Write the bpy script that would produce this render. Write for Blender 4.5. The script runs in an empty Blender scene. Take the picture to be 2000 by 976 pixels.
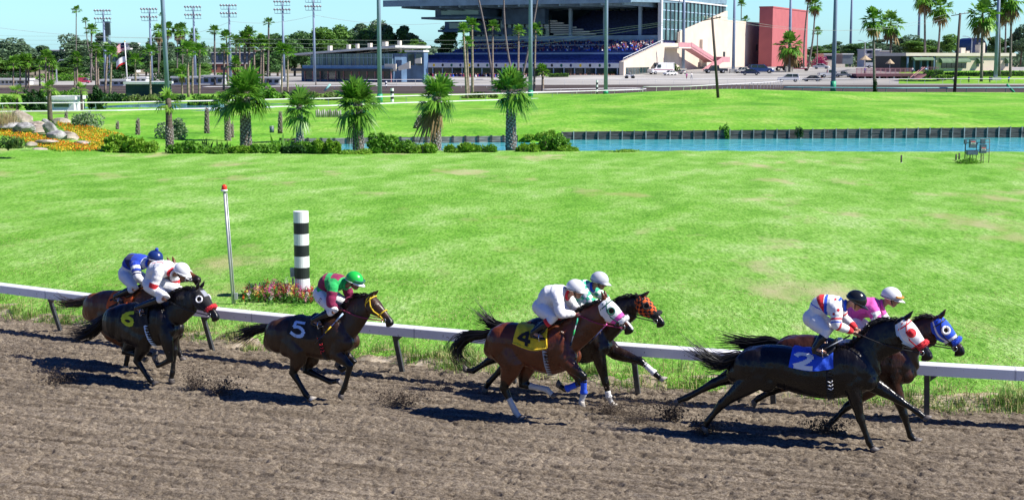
import bpy, math, random
import numpy as np
from mathutils import Vector, Matrix

SC = bpy.context.scene
COL = SC.collection
R = math.radians
rng = np.random.default_rng(7)
random.seed(7)

# ------------------------------------------------------------------ camera
F, YH, H = 2800.0, 114.0, 5.5           # focal length in photo pixels, horizon row, eye height
PITCH = math.atan((488 - YH) / F)
CP, SP = math.cos(PITCH), math.sin(PITCH)
cam_d = bpy.data.cameras.new("camera")
cam_d.lens = 36 * F / 2000
cam_d.sensor_width = 36
cam_d.clip_start = 0.5
cam_d.clip_end = 9000
cam = bpy.data.objects.new("camera", cam_d)
COL.objects.link(cam)
cam.location = (0, 0, H)
cam.rotation_euler = (math.pi / 2 - PITCH, 0, 0)
SC.camera = cam


def ray(px, py):
    a, b = (px - 1000) / F, -(py - 488) / F
    return np.array([a, CP + b * SP, -SP + b * CP])


def at(px, py, z=0.0):
    """photo pixel -> world point at height z"""
    r = ray(px, py)
    return np.array([0, 0, H]) + r * ((z - H) / r[2])


def atY(px, py, Y):
    r = ray(px, py)
    return np.array([0, 0, H]) + r * (Y / r[1])


def ppm(Y):
    return F / Y


# ------------------------------------------------------------------ objects
def tag(o, label=None, cat=None, group=None, kind=None):
    if label: o["label"] = label
    if cat: o["category"] = cat
    if group: o["group"] = group
    if kind: o["kind"] = kind
    return o


def empty(name, loc, rz=0.0, label=None, cat=None, group=None):
    o = bpy.data.objects.new(name, None)
    o.empty_display_size = 0.2
    COL.objects.link(o)
    o.location = Vector([float(c) for c in loc])
    o.rotation_euler = (0, 0, rz)
    return tag(o, label, cat, group)


def copy_tree(o, parent=None, scale=None):
    c = o.copy()
    COL.objects.link(c)
    c.parent = parent
    for ch in [q for q in bpy.data.objects if q.parent == o]:
        copy_tree(ch, c)
    return c


def link_mesh(name, me, mats, parent=None, smooth=False):
    for m in (mats if isinstance(mats, (list, tuple)) else [mats]):
        me.materials.append(m)
    if smooth:
        me.polygons.foreach_set("use_smooth", np.ones(len(me.polygons), dtype=bool))
    o = bpy.data.objects.new(name, me)
    COL.objects.link(o)
    if parent is not None:
        o.parent = parent
    return o


def np_mesh(name, V, Fc, mats, parent=None, mi=None, smooth=False):
    """V (n,3); Fc (m,k) with one k, or a list of faces"""
    me = bpy.data.meshes.new(name)
    V = np.asarray(V, dtype=np.float32)
    Fc = np.asarray(Fc, dtype=np.int32)
    k = Fc.shape[1]
    me.vertices.add(len(V)); me.vertices.foreach_set("co", V.ravel())
    me.loops.add(Fc.size); me.loops.foreach_set("vertex_index", Fc.ravel())
    me.polygons.add(len(Fc))
    me.polygons.foreach_set("loop_start", np.arange(0, Fc.size, k, dtype=np.int32))
    if mi is not None:
        me.polygons.foreach_set("material_index", np.asarray(mi, dtype=np.int32))
    me.update(calc_edges=True)
    return link_mesh(name, me, mats, parent, smooth)


def frame(t, side=None):
    t = t / (np.linalg.norm(t) + 1e-12)
    if side is None:
        side = np.array([0, 0, 1.0]) if abs(t[2]) < 0.9 else np.array([1.0, 0, 0])
    s = side - t * np.dot(side, t)
    s = s / (np.linalg.norm(s) + 1e-12)
    return s, np.cross(t, s)


class MB:
    def __init__(self):
        self.v, self.f, self.m, self.n = [], [], [], 0

    def add(self, verts, faces, mi=0):
        verts = np.asarray(verts, dtype=float)
        for fc in faces:
            self.f.append([i + self.n for i in fc]); self.m.append(mi)
        self.v.append(verts); self.n += len(verts)
        return self

    def box(self, x0, x1, y0, y1, z0, z1, mi=0, M=None):
        v = np.array([[x, y, z] for z in (z0, z1) for y in (y0, y1) for x in (x0, x1)], dtype=float)
        if M is not None:
            v = np.array([M @ Vector(p) for p in v])
        return self.add(v, [(0, 2, 3, 1), (4, 5, 7, 6), (0, 1, 5, 4), (2, 6, 7, 3), (0, 4, 6, 2), (1, 3, 7, 5)], mi)

    def bar(self, a, b, w, h, mi=0, up=(0, 0, 1)):
        """square bar from a to b: w sideways, h along up"""
        a, b = np.array(a, float), np.array(b, float)
        u, s = frame(b - a, np.array(up, float))
        v = []
        for p in (a, b):
            for (i, j) in ((-1, -1), (1, -1), (1, 1), (-1, 1)):
                v.append(p + s * i * w / 2 + u * j * h / 2)
        return self.add(v, [(3, 2, 1, 0), (4, 5, 6, 7), (0, 1, 5, 4), (1, 2, 6, 5), (2, 3, 7, 6), (3, 0, 4, 7)], mi)

    def loft(self, rings, mi=0, caps=True, closed=True):
        k = len(rings[0]); V = [p for r in rings for p in r]; fs = []
        for i in range(len(rings) - 1):
            for j in range(k if closed else k - 1):
                a, b = i * k + j, i * k + (j + 1) % k
                fs.append((a, b, b + k, a + k))
        if caps and closed:
            fs.append(tuple(range(k - 1, -1, -1))); fs.append(tuple(range((len(rings) - 1) * k, len(rings) * k)))
        return self.add(V, fs, mi)

    def tube(self, pts, rads, n=8, mi=0, caps=True, side=None):
        """rads: float, list of floats or list of (along side, across)"""
        pts = [np.array(p, float) for p in pts]
        if not isinstance(rads, (list, tuple)):
            rads = [rads] * len(pts)
        rings, s = [], None
        for i, p in enumerate(pts):
            t = pts[min(i + 1, len(pts) - 1)] - pts[max(i - 1, 0)]
            if side is not None:
                s, q = frame(t, np.array(side, float))
            else:
                s, q = frame(t, s)
            ra, rb = rads[i] if isinstance(rads[i], (list, tuple)) else (rads[i], rads[i])
            rings.append([p + s * ra * math.cos(2 * math.pi * j / n) + q * rb * math.sin(2 * math.pi * j / n) for j in range(n)])
        return self.loft(rings, mi, caps)

    def ball(self, c, r, n=10, m=7, mi=0, M=None):
        c = np.array(c, float); r = np.array(r if isinstance(r, (list, tuple)) else (r, r, r), float)
        rings = []
        for i in range(m + 1):
            th = math.pi * (0.02 + 0.96 * i / m)
            ring = []
            for j in range(n):
                p = np.array([math.sin(th) * math.cos(2 * math.pi * j / n), math.sin(th) * math.sin(2 * math.pi * j / n), -math.cos(th)]) * r
                if M is not None:
                    p = np.array(M @ Vector(p))
                ring.append(c + p)
            rings.append(ring)
        return self.loft(rings, mi, True)

    def build(self, name, mats, parent=None, smooth=False):
        me = bpy.data.meshes.new(name)
        V = np.concatenate(self.v) if self.v else np.zeros((0, 3))
        me.from_pydata([tuple(map(float, p)) for p in V], [], self.f)
        o = link_mesh(name, me, mats, parent, smooth)
        me.polygons.foreach_set("material_index", np.array(self.m, dtype=np.int32))
        me.update()
        return o


def union(mb, name, mats, parent=None, voxel=0.013, smooth=4, factor=0.5):
    """one continuous surface from overlapping closed shapes"""
    me = bpy.data.meshes.new(name + "_src")
    me.from_pydata([tuple(map(float, p)) for p in np.concatenate(mb.v)], [], mb.f)
    o = bpy.data.objects.new(name + "_src", me)
    COL.objects.link(o)
    m = o.modifiers.new("r", "REMESH"); m.mode = "VOXEL"; m.voxel_size = voxel; m.use_smooth_shade = True
    if smooth:
        s = o.modifiers.new("s", "SMOOTH"); s.factor = factor; s.iterations = smooth
    dg = bpy.context.evaluated_depsgraph_get()
    out = bpy.data.meshes.new_from_object(o.evaluated_get(dg))
    bpy.data.objects.remove(o); bpy.data.meshes.remove(me)
    out.name = name
    out.materials.clear()
    return link_mesh(name, out, mats, parent, True)


def catmull(P, n):
    """P (k,d) -> n points through them"""
    P = np.asarray(P, float); k = len(P)
    Q = np.vstack([2 * P[0] - P[1], P, 2 * P[-1] - P[-2]])
    out = []
    for t in np.linspace(0, k - 1, n):
        i = min(int(t), k - 2); u = t - i
        a, b, c, d = Q[i], Q[i + 1], Q[i + 2], Q[i + 3]
        out.append(0.5 * (2 * b + (c - a) * u + (2 * a - 5 * b + 4 * c - d) * u * u + (3 * b - a - 3 * c + d) * u ** 3))
    return np.array(out)


def vnoise(x, y, seed=0):
    """smooth value noise in [0,1]"""
    xi, yi = np.floor(x).astype(np.int64), np.floor(y).astype(np.int64)
    fx, fy = x - xi, y - yi
    fx, fy = fx * fx * (3 - 2 * fx), fy * fy * (3 - 2 * fy)

    def h(i, j):
        n = (i * 374761393 + j * 668265263 + seed * 1442695041) & 0x7fffffff
        n = ((n ^ (n >> 13)) * 1274126177) & 0x7fffffff
        return ((n ^ (n >> 16)) & 0xffff) / 65535.0
    return (h(xi, yi) * (1 - fx) + h(xi + 1, yi) * fx) * (1 - fy) + (h(xi, yi + 1) * (1 - fx) + h(xi + 1, yi + 1) * fx) * fy


# ------------------------------------------------------------------ materials
_M = {}


def nodes(name):
    m = bpy.data.materials.new(name)
    m.use_nodes = True
    nt = m.node_tree
    return m, nt, nt.nodes["Principled BSDF"]


def mat(name, col, rough=0.7, var=0.15, scale=8.0, spec=0.5, bump=0.0, bscale=None, metal=0.0, col2=None, stretch=None, sheen=0.0, coat=0.0, detail=4.0, trans=0.0):
    """Principled with noise-driven colour variation"""
    if name in _M:
        return _M[name]
    m, nt, b = nodes(name)
    b.inputs["Roughness"].default_value = rough
    b.inputs["Specular IOR Level"].default_value = spec
    b.inputs["Metallic"].default_value = metal
    if sheen: b.inputs["Sheen Weight"].default_value = sheen
    if coat: b.inputs["Coat Weight"].default_value = coat
    tc = nt.nodes.new("ShaderNodeTexCoord")
    src = tc.outputs["Object"]
    if stretch:
        mp = nt.nodes.new("ShaderNodeMapping"); mp.inputs["Scale"].default_value = stretch
        nt.links.new(src, mp.inputs[0]); src = mp.outputs[0]
    nz = nt.nodes.new("ShaderNodeTexNoise"); nz.inputs["Scale"].default_value = scale; nz.inputs["Detail"].default_value = detail
    nt.links.new(src, nz.inputs["Vector"])
    rp = nt.nodes.new("ShaderNodeValToRGB")
    c = np.array(col, float)
    lo = np.clip(c * (1 - var), 0, 1); hi = np.array(col2, float) if col2 is not None else np.clip(c * (1 + var), 0, 1)
    rp.color_ramp.elements[0].position = 0.35; rp.color_ramp.elements[1].position = 0.65
    rp.color_ramp.elements[0].color = (*lo, 1); rp.color_ramp.elements[1].color = (*hi, 1)
    nt.links.new(nz.outputs["Fac"], rp.inputs[0]); nt.links.new(rp.outputs[0], b.inputs["Base Color"])
    if bump:
        n2 = nt.nodes.new("ShaderNodeTexNoise"); n2.inputs["Scale"].default_value = bscale or scale * 3; n2.inputs["Detail"].default_value = 5
        nt.links.new(src, n2.inputs["Vector"])
        bp = nt.nodes.new("ShaderNodeBump"); bp.inputs["Strength"].default_value = bump; bp.inputs["Distance"].default_value = 0.02
        nt.links.new(n2.outputs["Fac"], bp.inputs["Height"]); nt.links.new(bp.outputs[0], b.inputs["Normal"])
    if trans:
        b.inputs["Transmission Weight"].default_value = trans
    _M[name] = m
    return m


def leafmat(name, col, col2, rough=0.6, trans=0.35):
    """leaf: diffuse with some light coming through"""
    if name in _M:
        return _M[name]
    m, nt, b = nodes(name)
    geo = nt.nodes.new("ShaderNodeNewGeometry")
    nz = nt.nodes.new("ShaderNodeTexNoise"); nz.inputs["Scale"].default_value = 1.3
    tc = nt.nodes.new("ShaderNodeTexCoord"); nt.links.new(tc.outputs["Object"], nz.inputs["Vector"])
    ad = nt.nodes.new("ShaderNodeMath"); ad.operation = "ADD"
    mu = nt.nodes.new("ShaderNodeMath"); mu.operation = "MULTIPLY"; mu.inputs[1].default_value = 0.5
    nt.links.new(geo.outputs["Random Per Island"], mu.inputs[0])
    nt.links.new(mu.outputs[0], ad.inputs[0])
    m2 = nt.nodes.new("ShaderNodeMath"); m2.operation = "MULTIPLY"; m2.inputs[1].default_value = 0.5
    nt.links.new(nz.outputs["Fac"], m2.inputs[0]); nt.links.new(m2.outputs[0], ad.inputs[1])
    rp = nt.nodes.new("ShaderNodeValToRGB")
    rp.color_ramp.elements[0].position = 0.2; rp.color_ramp.elements[1].position = 0.8
    rp.color_ramp.elements[0].color = (*col, 1); rp.color_ramp.elements[1].color = (*col2, 1)
    nt.links.new(ad.outputs[0], rp.inputs[0]); nt.links.new(rp.outputs[0], b.inputs["Base Color"])
    b.inputs["Roughness"].default_value = rough
    b.inputs["Specular IOR Level"].default_value = 0.3
    tr = nt.nodes.new("ShaderNodeBsdfTranslucent"); nt.links.new(rp.outputs[0], tr.inputs["Color"])
    mx = nt.nodes.new("ShaderNodeMixShader"); mx.inputs[0].default_value = trans
    nt.links.new(b.outputs[0], mx.inputs[1]); nt.links.new(tr.outputs[0], mx.inputs[2])
    nt.links.new(mx.outputs[0], nt.nodes["Material Output"].inputs["Surface"])
    _M[name] = m
    return m


# ------------------------------------------------------------------ light
SUN_AZ = math.atan2(1.0, -0.23)          # clockwise from +Y
SUN_EL = R(46)
w = bpy.data.worlds.new("World"); SC.world = w; w.use_nodes = True
nt = w.node_tree
bg = nt.nodes["Background"]
sky = nt.nodes.new("ShaderNodeTexSky"); sky.sky_type = "NISHITA"; sky.sun_disc = False
sky.sun_elevation = SUN_EL; sky.sun_rotation = SUN_AZ; sky.air_density = 1.0; sky.dust_density = 0.6; sky.ozone_density = 2.0
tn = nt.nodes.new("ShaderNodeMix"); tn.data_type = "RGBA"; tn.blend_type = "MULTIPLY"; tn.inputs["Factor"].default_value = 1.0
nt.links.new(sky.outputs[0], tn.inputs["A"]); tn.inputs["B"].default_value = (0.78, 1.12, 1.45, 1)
# sky shaped by height for dark blue shadows: bright pale horizon, deeper overhead
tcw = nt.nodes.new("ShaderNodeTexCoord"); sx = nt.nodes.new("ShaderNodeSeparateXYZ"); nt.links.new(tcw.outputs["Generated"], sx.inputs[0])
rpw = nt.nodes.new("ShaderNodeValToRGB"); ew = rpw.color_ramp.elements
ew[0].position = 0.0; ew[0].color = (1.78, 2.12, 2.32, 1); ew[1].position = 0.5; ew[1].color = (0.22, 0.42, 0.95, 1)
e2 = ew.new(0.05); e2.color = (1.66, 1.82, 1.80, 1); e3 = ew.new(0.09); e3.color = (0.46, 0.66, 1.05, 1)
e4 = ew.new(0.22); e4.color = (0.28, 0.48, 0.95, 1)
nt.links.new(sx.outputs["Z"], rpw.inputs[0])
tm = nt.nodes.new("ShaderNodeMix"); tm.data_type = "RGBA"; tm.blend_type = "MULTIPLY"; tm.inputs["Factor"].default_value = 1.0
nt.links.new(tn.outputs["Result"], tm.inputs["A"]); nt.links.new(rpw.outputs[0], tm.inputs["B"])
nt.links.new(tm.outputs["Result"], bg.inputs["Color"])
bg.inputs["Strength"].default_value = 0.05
sl = bpy.data.lights.new("sun", "SUN"); sl.energy = 5.0; sl.angle = R(0.5); sl.color = (1.0, 0.95, 0.87)
so = bpy.data.objects.new("sun", sl); COL.objects.link(so)
sd = Vector((math.sin(SUN_AZ) * math.cos(SUN_EL), math.cos(SUN_AZ) * math.cos(SUN_EL), math.sin(SUN_EL)))
so.rotation_euler = sd.to_track_quat("Z", "Y").to_euler()
so.location = (60, -10, 60)
SC.view_settings.view_transform = "Standard"
SC.view_settings.look = "None"
SC.view_settings.exposure = 0.68
SC.view_settings.gamma = 1.0
SC.view_settings.use_curve_mapping = False
SC.cycles.max_bounces = 6
SC.cycles.transparent_max_bounces = 8

# ------------------------------------------------------------------ the inner rail's line
_posts = np.array([at(*p) for p in [(126, 645), (420, 686), (791, 726), (1009, 746), (1249, 767), (1514, 791), (1811, 811)]])
RAILC = np.polyfit(_posts[:, 0], _posts[:, 1], 2)


def rail_y(x):
    return np.polyval(RAILC, np.clip(x, -16, 11)) + np.where(x < -16, (x + 16) * np.polyval(np.polyder(RAILC), -16), 0) + np.where(x > 11, (x - 11) * np.polyval(np.polyder(RAILC), 11), 0)


def rail_dir(x):
    s = float(np.polyval(np.polyder(RAILC), np.clip(x, -16, 11)))
    t = np.array([1, s, 0]) / math.hypot(1, s)
    return t, np.array([-t[1], t[0], 0])       # along, towards the infield
# ================================================================== near ground
def ground_mat(name, cols, scale1, scale2, bump=0.4, bscale=60, stretch=(1, 1, 1), rough=0.95, streak=None, rotz=0.0, bdist=0.02, patch=None, grain=None, blotch=0.36):
    m, nt, b = nodes(name)
    b.inputs["Roughness"].default_value = rough; b.inputs["Specular IOR Level"].default_value = 0.15
    tc = nt.nodes.new("ShaderNodeTexCoord")
    mp = nt.nodes.new("ShaderNodeMapping"); mp.inputs["Scale"].default_value = stretch; mp.inputs["Rotation"].default_value = (0, 0, rotz)
    nt.links.new(tc.outputs["Object"], mp.inputs[0])

    def noise(s, d, vec):
        n = nt.nodes.new("ShaderNodeTexNoise"); n.inputs["Scale"].default_value = s; n.inputs["Detail"].default_value = d; n.inputs["Roughness"].default_value = 0.65
        nt.links.new(vec, n.inputs["Vector"]); return n.outputs["Fac"]

    def ramp(fac, stops):
        r = nt.nodes.new("ShaderNodeValToRGB"); e = r.color_ramp.elements
        while len(e) < len(stops): e.new(0.5)
        for el, (p, c) in zip(e, stops):
            el.position = p; el.color = (*c, 1)
        nt.links.new(fac, r.inputs[0]); return r.outputs[0]
    a = ramp(noise(scale1, 6, mp.outputs[0]), [(0.36, cols[0]), (0.5, cols[1]), (0.64, cols[2])])
    d = ramp(noise(scale2, 3, mp.outputs[0]), [(0.33, (1 - blotch,) * 3), (0.68, (1 + blotch * .7,) * 3)])
    mx = nt.nodes.new("ShaderNodeMix"); mx.data_type = "RGBA"; mx.blend_type = "MULTIPLY"; mx.inputs["Factor"].default_value = 1.0
    nt.links.new(a, mx.inputs["A"]); nt.links.new(d, mx.inputs["B"])
    out = mx.outputs["Result"]
    if grain:
        mg = nt.nodes.new("ShaderNodeMapping"); mg.inputs["Scale"].default_value = grain[0]; nt.links.new(tc.outputs["Object"], mg.inputs[0])
        gr_ = ramp(noise(1.0, 8, mg.outputs[0]), [(0.36, grain[1]), (0.5, (1, 1, 1)), (0.66, grain[2])])
        m9 = nt.nodes.new("ShaderNodeMix"); m9.data_type = "RGBA"; m9.blend_type = "MULTIPLY"; m9.inputs["Factor"].default_value = 1.0
        nt.links.new(out, m9.inputs["A"]); nt.links.new(gr_, m9.inputs["B"]); out = m9.outputs["Result"]
    if patch:
        pn = nt.nodes.new("ShaderNodeMapRange"); pn.inputs["From Min"].default_value = patch[1]; pn.inputs["From Max"].default_value = patch[1] + .12
        nt.links.new(noise(patch[0], 5, mp.outputs[0]), pn.inputs["Value"])
        pm = nt.nodes.new("ShaderNodeMix"); pm.data_type = "RGBA"; nt.links.new(pn.outputs[0], pm.inputs["Factor"])
        nt.links.new(out, pm.inputs["A"]); pm.inputs["B"].default_value = (*patch[2], 1); out = pm.outputs["Result"]
    if streak:
        m1 = nt.nodes.new("ShaderNodeMapping"); m1.inputs["Rotation"].default_value = (0, 0, streak[1]); nt.links.new(tc.outputs["Object"], m1.inputs[0])
        m2 = nt.nodes.new("ShaderNodeMapping"); m2.inputs["Scale"].default_value = streak[0]; nt.links.new(m1.outputs[0], m2.inputs[0])
        s = ramp(noise(1.0, 3, m2.outputs[0]), [(0.36, streak[2]), (0.62, streak[3])])
        m3 = nt.nodes.new("ShaderNodeMix"); m3.data_type = "RGBA"; m3.blend_type = "MULTIPLY"; m3.inputs["Factor"].default_value = 1.0
        nt.links.new(out, m3.inputs["A"]); nt.links.new(s, m3.inputs["B"]); out = m3.outputs["Result"]
    nt.links.new(out, b.inputs["Base Color"])
    if bump:
        bp = nt.nodes.new("ShaderNodeBump"); bp.inputs["Strength"].default_value = bump; bp.inputs["Distance"].default_value = bdist
        nt.links.new(noise(bscale, 6, mp.outputs[0]), bp.inputs["Height"]); nt.links.new(bp.outputs[0], b.inputs["Normal"])
    return m


M_dirt = ground_mat("track_dirt", [(0.105, 0.082, 0.060), (0.205, 0.170, 0.128), (0.28, 0.24, 0.185)], 34, 0.4, bump=1.0, bscale=60, stretch=(1, 1.0, 1), streak=((0.45, 7.0, 1), R(18), (0.58, 0.55, 0.52), (1.18, 1.17, 1.15)), blotch=0.08)
M_lawn = ground_mat("lawn_grass", [(0.14, 0.345, 0.03), (0.20, 0.43, 0.05), (0.285, 0.49, 0.10)], 0.6, 14, bump=0.9, bscale=30, stretch=(1, 0.45, 1), streak=((0.035, 0.42, 1), R(-67), (0.80, 0.90, 0.72), (1.18, 1.08, 1.5)), blotch=.30, bdist=0.05, patch=(0.22, 0.565, (0.40, 0.40, 0.16)), grain=((13, 2.6, 1), (0.50, 0.66, 0.40), (1.42, 1.20, 1.9)))
M_lawn2 = ground_mat("infield_grass", [(0.10, 0.29, 0.02), (0.16, 0.40, 0.03), (0.28, 0.45, 0.08)], 0.16, 4, bump=0.6, bscale=9, stretch=(1, 0.35, 1), streak=((0.05, 0.25, 1), R(6), (0.85, 0.94, 0.85), (1.1, 1.04, 1.1)), bdist=0.06, blotch=.25, grain=((5, .7, 1), (0.65, 0.8, 0.5), (1.3, 1.12, 1.6)))
M_bank = ground_mat("bank_soil", [(0.20, 0.16, 0.10), (0.40, 0.33, 0.23), (0.55, 0.47, 0.36)], 5, 2.0, bump=0.8, bscale=18)
M_earth = ground_mat("bare_earth", [(0.16, 0.14, 0.09), (0.22, 0.19, 0.13), (0.28, 0.25, 0.18)], 0.2, 0.02, bump=0.2, bscale=4)
M_track2 = ground_mat("far_track_dirt", [(0.05, 0.038, 0.034), (0.072, 0.056, 0.05), (0.1, 0.08, 0.07)], 0.5, 0.1, bump=0.3, bscale=6, stretch=(0.3, 1, 1))

# the track: harrowed dirt, a fine height field where the camera is close, coarse beyond
def track_height(X, Y):
    c, s = math.cos(R(-18)), math.sin(R(-18))
    U, V = X * c + Y * s, -X * s + Y * c
    # harrow furrows along the running direction, broken into clods
    h = 0.030 * (vnoise(U * 0.7, V * 9.0, 1) - 0.5) + 0.012 * np.sin(V * 2 * math.pi / 0.16 + 2.5 * vnoise(U * 0.5, V * 1.5, 7)) * vnoise(U * 0.6, V * 3, 8)
    h += 0.020 * (vnoise(U * 14, V * 19, 2) - 0.5)
    cl = vnoise(U * 30, V * 36, 3)
    h += 0.026 * np.clip(cl - 0.5, 0, 1) * 1.6
    h += 0.012 * (vnoise(U * 60, V * 66, 4) - 0.5)
    h += 0.012 * (vnoise(U * 0.5, V * 0.9, 5) - 0.5)
    row = vnoise(U * 0.6, V * 4.5, 12)                     # tine rows: broken dark slots along the running direction
    p1 = vnoise(U * 6, V * 15, 9); p2 = vnoise(U * 17, V * 17, 10)
    h -= 0.15 * np.clip(p1 - 0.58, 0, 1) * (0.1 + 1.5 * row) + 0.13 * np.clip(p2 - 0.60, 0, 1)
    return h


def track_edge(x):                     # where dirt meets the eroded bank: 0.12 m in front of the posts
    return rail_y(x) + 0.10 + 0.10 * (vnoise(np.asarray(x) * 1.7, np.zeros_like(np.asarray(x, float)), 11) - 0.5)


nu, nv = 900, 640
U = np.linspace(-13.5, 10.5, nu)
Xg = np.repeat(U[None, :], nv, 0)
yt = track_edge(U)
Tt = np.linspace(0, 1, nv)[:, None]
Yg = 13.2 + (yt[None, :] + 0.25 - 13.2) * Tt
Zg = track_height(Xg, Yg)
Zg += 0.05 * np.clip(1 - (yt[None, :] - Yg) / 0.6, 0, 1)          # spill against the bank
V = np.stack([Xg, Yg, Zg], -1).reshape(-1, 3)
ii = np.arange(nu * nv).reshape(nv, nu)
Fq = np.stack([ii[:-1, :-1], ii[:-1, 1:], ii[1:, 1:], ii[1:, :-1]], -1).reshape(-1, 4)
tag(np_mesh("dirt_track", V, Fq, M_dirt, smooth=True), kind="structure", label="brown harrowed dirt racetrack in the foreground", cat="track")
# the rest of the track around it, a hand lower
xs = np.concatenate([np.linspace(-120, -13.5, 40), np.linspace(-13, 10, 20), np.linspace(10.5, 90, 30)])
V, Fq = [], []
for x in xs:
    V += [(x, float(track_edge(x)) + 0.2, -0.05), (x, float(rail_y(x)) - 22 - max(0, -x * 0.2), -0.05)]
for i in range(len(xs) - 1):
    Fq.append((2 * i, 2 * i + 1, 2 * i + 3, 2 * i + 2))
tag(np_mesh("dirt_track_apron", np.array(V), np.array(Fq), M_dirt), kind="structure", label="racetrack dirt beyond the raked foreground", cat="track")

# base ground to the horizon
g = 7000
tag(np_mesh("ground", np.array([(-g, -300, -1.4), (g, -300, -1.4), (g, g, -1.4), (-g, g, -1.4)]), np.array([(0, 1, 2, 3)]), M_earth), kind="structure", label="open ground out to the horizon", cat="ground")

# near lawn: from the eroded bank to the pond shore
WATER = -0.12
XPL = float(at(560, 285, 0)[0])          # west end of the pond


def shore(x):
    x = np.asarray(x, float)
    return 84.0 + 0.8 * np.sin(x * 0.13 + 1) + 0.9 * np.clip((x - 5) / 25, 0, 1.5) + 0.5 * (vnoise(x * 0.7, x * 0, 21) - 0.5)


def lawn_h(X, Y):
    d = Y - rail_y(X)
    z = 0.17 * np.clip((d - 0.22 - 0.25 * vnoise(X * 1.3, X * 0, 35)) / 0.30, 0, 1) + 0.12 * np.clip((d - 1) / 5, 0, 1)
    z = z - 0.17 * np.clip((d - 12) / 30, 0, 1)
    z += 0.05 * (vnoise(X * 0.9, Y * 0.9, 31) - 0.5) * np.clip(d, 0, 1) + 0.10 * (vnoise(X * 2.6, Y * 3.5, 32) - 0.5) * np.clip(1 - abs(d - 0.6) / 0.8, 0, 1)
    z += 0.9 * np.clip((-X - 22) / 14, 0, 1) * np.clip((Y - 62) / 24, 0, 1) ** 1.5      # rises to the rock garden on the left
    return z


U = np.concatenate([np.linspace(-110, -15, 90), np.linspace(-14.8, 11, 520), np.linspace(11.3, 100, 120)])
T = np.concatenate([np.linspace(0, 0.03, 60), np.linspace(0.032, 0.2, 60), np.linspace(0.21, 1, 110)])
Xg = np.repeat(U[None, :], len(T), 0)
y0 = rail_y(U) + 0.12
y1 = np.maximum(shore(U), y0 + 20)
Yg = y0[None, :] + (y1 - y0)[None, :] * T[:, None]
Zg = lawn_h(Xg, Yg)
Zg[-1, :] = np.minimum(Zg[-1, :], WATER - 0.1) * (U > XPL) + Zg[-1, :] * (U <= XPL)
V = np.stack([Xg, Yg, Zg], -1).reshape(-1, 3)
n1, n2 = len(T), len(U)
ii = np.arange(n1 * n2).reshape(n1, n2)
Fq = np.stack([ii[:-1, :-1], ii[:-1, 1:], ii[1:, 1:], ii[1:, :-1]], -1).reshape(-1, 4)
fd = (Yg - rail_y(Xg))[:-1, :-1]
edge_n = vnoise(Xg[:-1, :-1] * 2.2, Yg[:-1, :-1] * 4, 33)
mi = ((fd + edge_n * 1.1) < 1.3).astype(int).ravel()
tag(np_mesh("lawn", V, Fq, [M_lawn, M_bank], mi=mi, smooth=True), kind="structure", label="mown bright green infield lawn behind the rail", cat="lawn")

# pond water
def water_mat(name, c1, c2, bs=1.6):
    m, nt, b = nodes(name)
    b.inputs["Roughness"].default_value = 0.12; b.inputs["IOR"].default_value = 1.33
    tc = nt.nodes.new("ShaderNodeTexCoord")
    mp = nt.nodes.new("ShaderNodeMapping"); mp.inputs["Scale"].default_value = (1, 0.5, 1)
    nt.links.new(tc.outputs["Object"], mp.inputs[0])
    n = nt.nodes.new("ShaderNodeTexNoise"); n.inputs["Scale"].default_value = bs; n.inputs["Detail"].default_value = 5
    nt.links.new(mp.outputs[0], n.inputs["Vector"])
    r = nt.nodes.new("ShaderNodeValToRGB"); r.color_ramp.elements[0].position = 0.35; r.color_ramp.elements[1].position = 0.65
    r.color_ramp.elements[0].color = (*c1, 1); r.color_ramp.elements[1].color = (*c2, 1)
    nt.links.new(n.outputs["Fac"], r.inputs[0]); nt.links.new(r.outputs[0], b.inputs["Base Color"])
    bp = nt.nodes.new("ShaderNodeBump"); bp.inputs["Strength"].default_value = 0.55; bp.inputs["Distance"].default_value = 0.12
    nt.links.new(n.outputs["Fac"], bp.inputs["Height"]); nt.links.new(bp.outputs[0], b.inputs["Normal"])
    return m


M_water = water_mat("pond_water", (0.05, 0.38, 0.42), (0.12, 0.54, 0.57))
tag(np_mesh("pond_water", np.array([(XPL - 1, 80, WATER), (130, 80, WATER), (130, 108, WATER), (XPL - 1, 104, WATER)]), np.array([(0, 1, 2, 3)]), M_water), kind="structure", label="turquoise pond crossing the infield", cat="water")


def wall_y(x):                       # line of the timber bulkhead along the far bank
    return np.interp(x, [XPL - 6, XPL, 0.0, 1.2, 3.2, 4.0, 40, 130], [93.5, 94.5, 97.0, 97.4, 99.5, 99.8, 103.0, 108.0])


def wall_top(x):
    return np.interp(x, [XPL, 0, 3.5, 40], [0.28, 0.34, 0.46, 0.66])


def far_h(X, Y):
    k = np.clip((X - XPL + 3) / 6, 0, 1)
    base = wall_top(X) * k + (1 - k) * 0.05
    d = np.clip((Y - np.where(X > XPL, wall_y(X), 92)) / 60, 0, 1)
    z = base * (1 - d ** 2 * np.clip((30 - X) / 30, 0, 1)) + 0.35 * np.sin(np.clip(d, 0, 1) * math.pi) * np.clip((X - 6) / 20, 0, 1)
    z += 0.9 * np.exp(-((X - 27) / 16) ** 2 - ((Y - 188) / 22) ** 2)        # low mound under the leaning pole
    z += 0.9 * np.clip((-X - 22) / 14, 0, 1) * np.clip((Y - 62) / 24, 0, 1) ** 1.5 * np.clip((112 - Y) / 22, 0, 1)
    z += 0.10 * (vnoise(X * 0.2, Y * 0.2, 41) - 0.5)
    return z


def lawn_end(x):
    return np.interp(x, [-90, -60, 12, 20, 40, 80, 140], [146, 149, 203, 205, 207, 206, 206])


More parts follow.
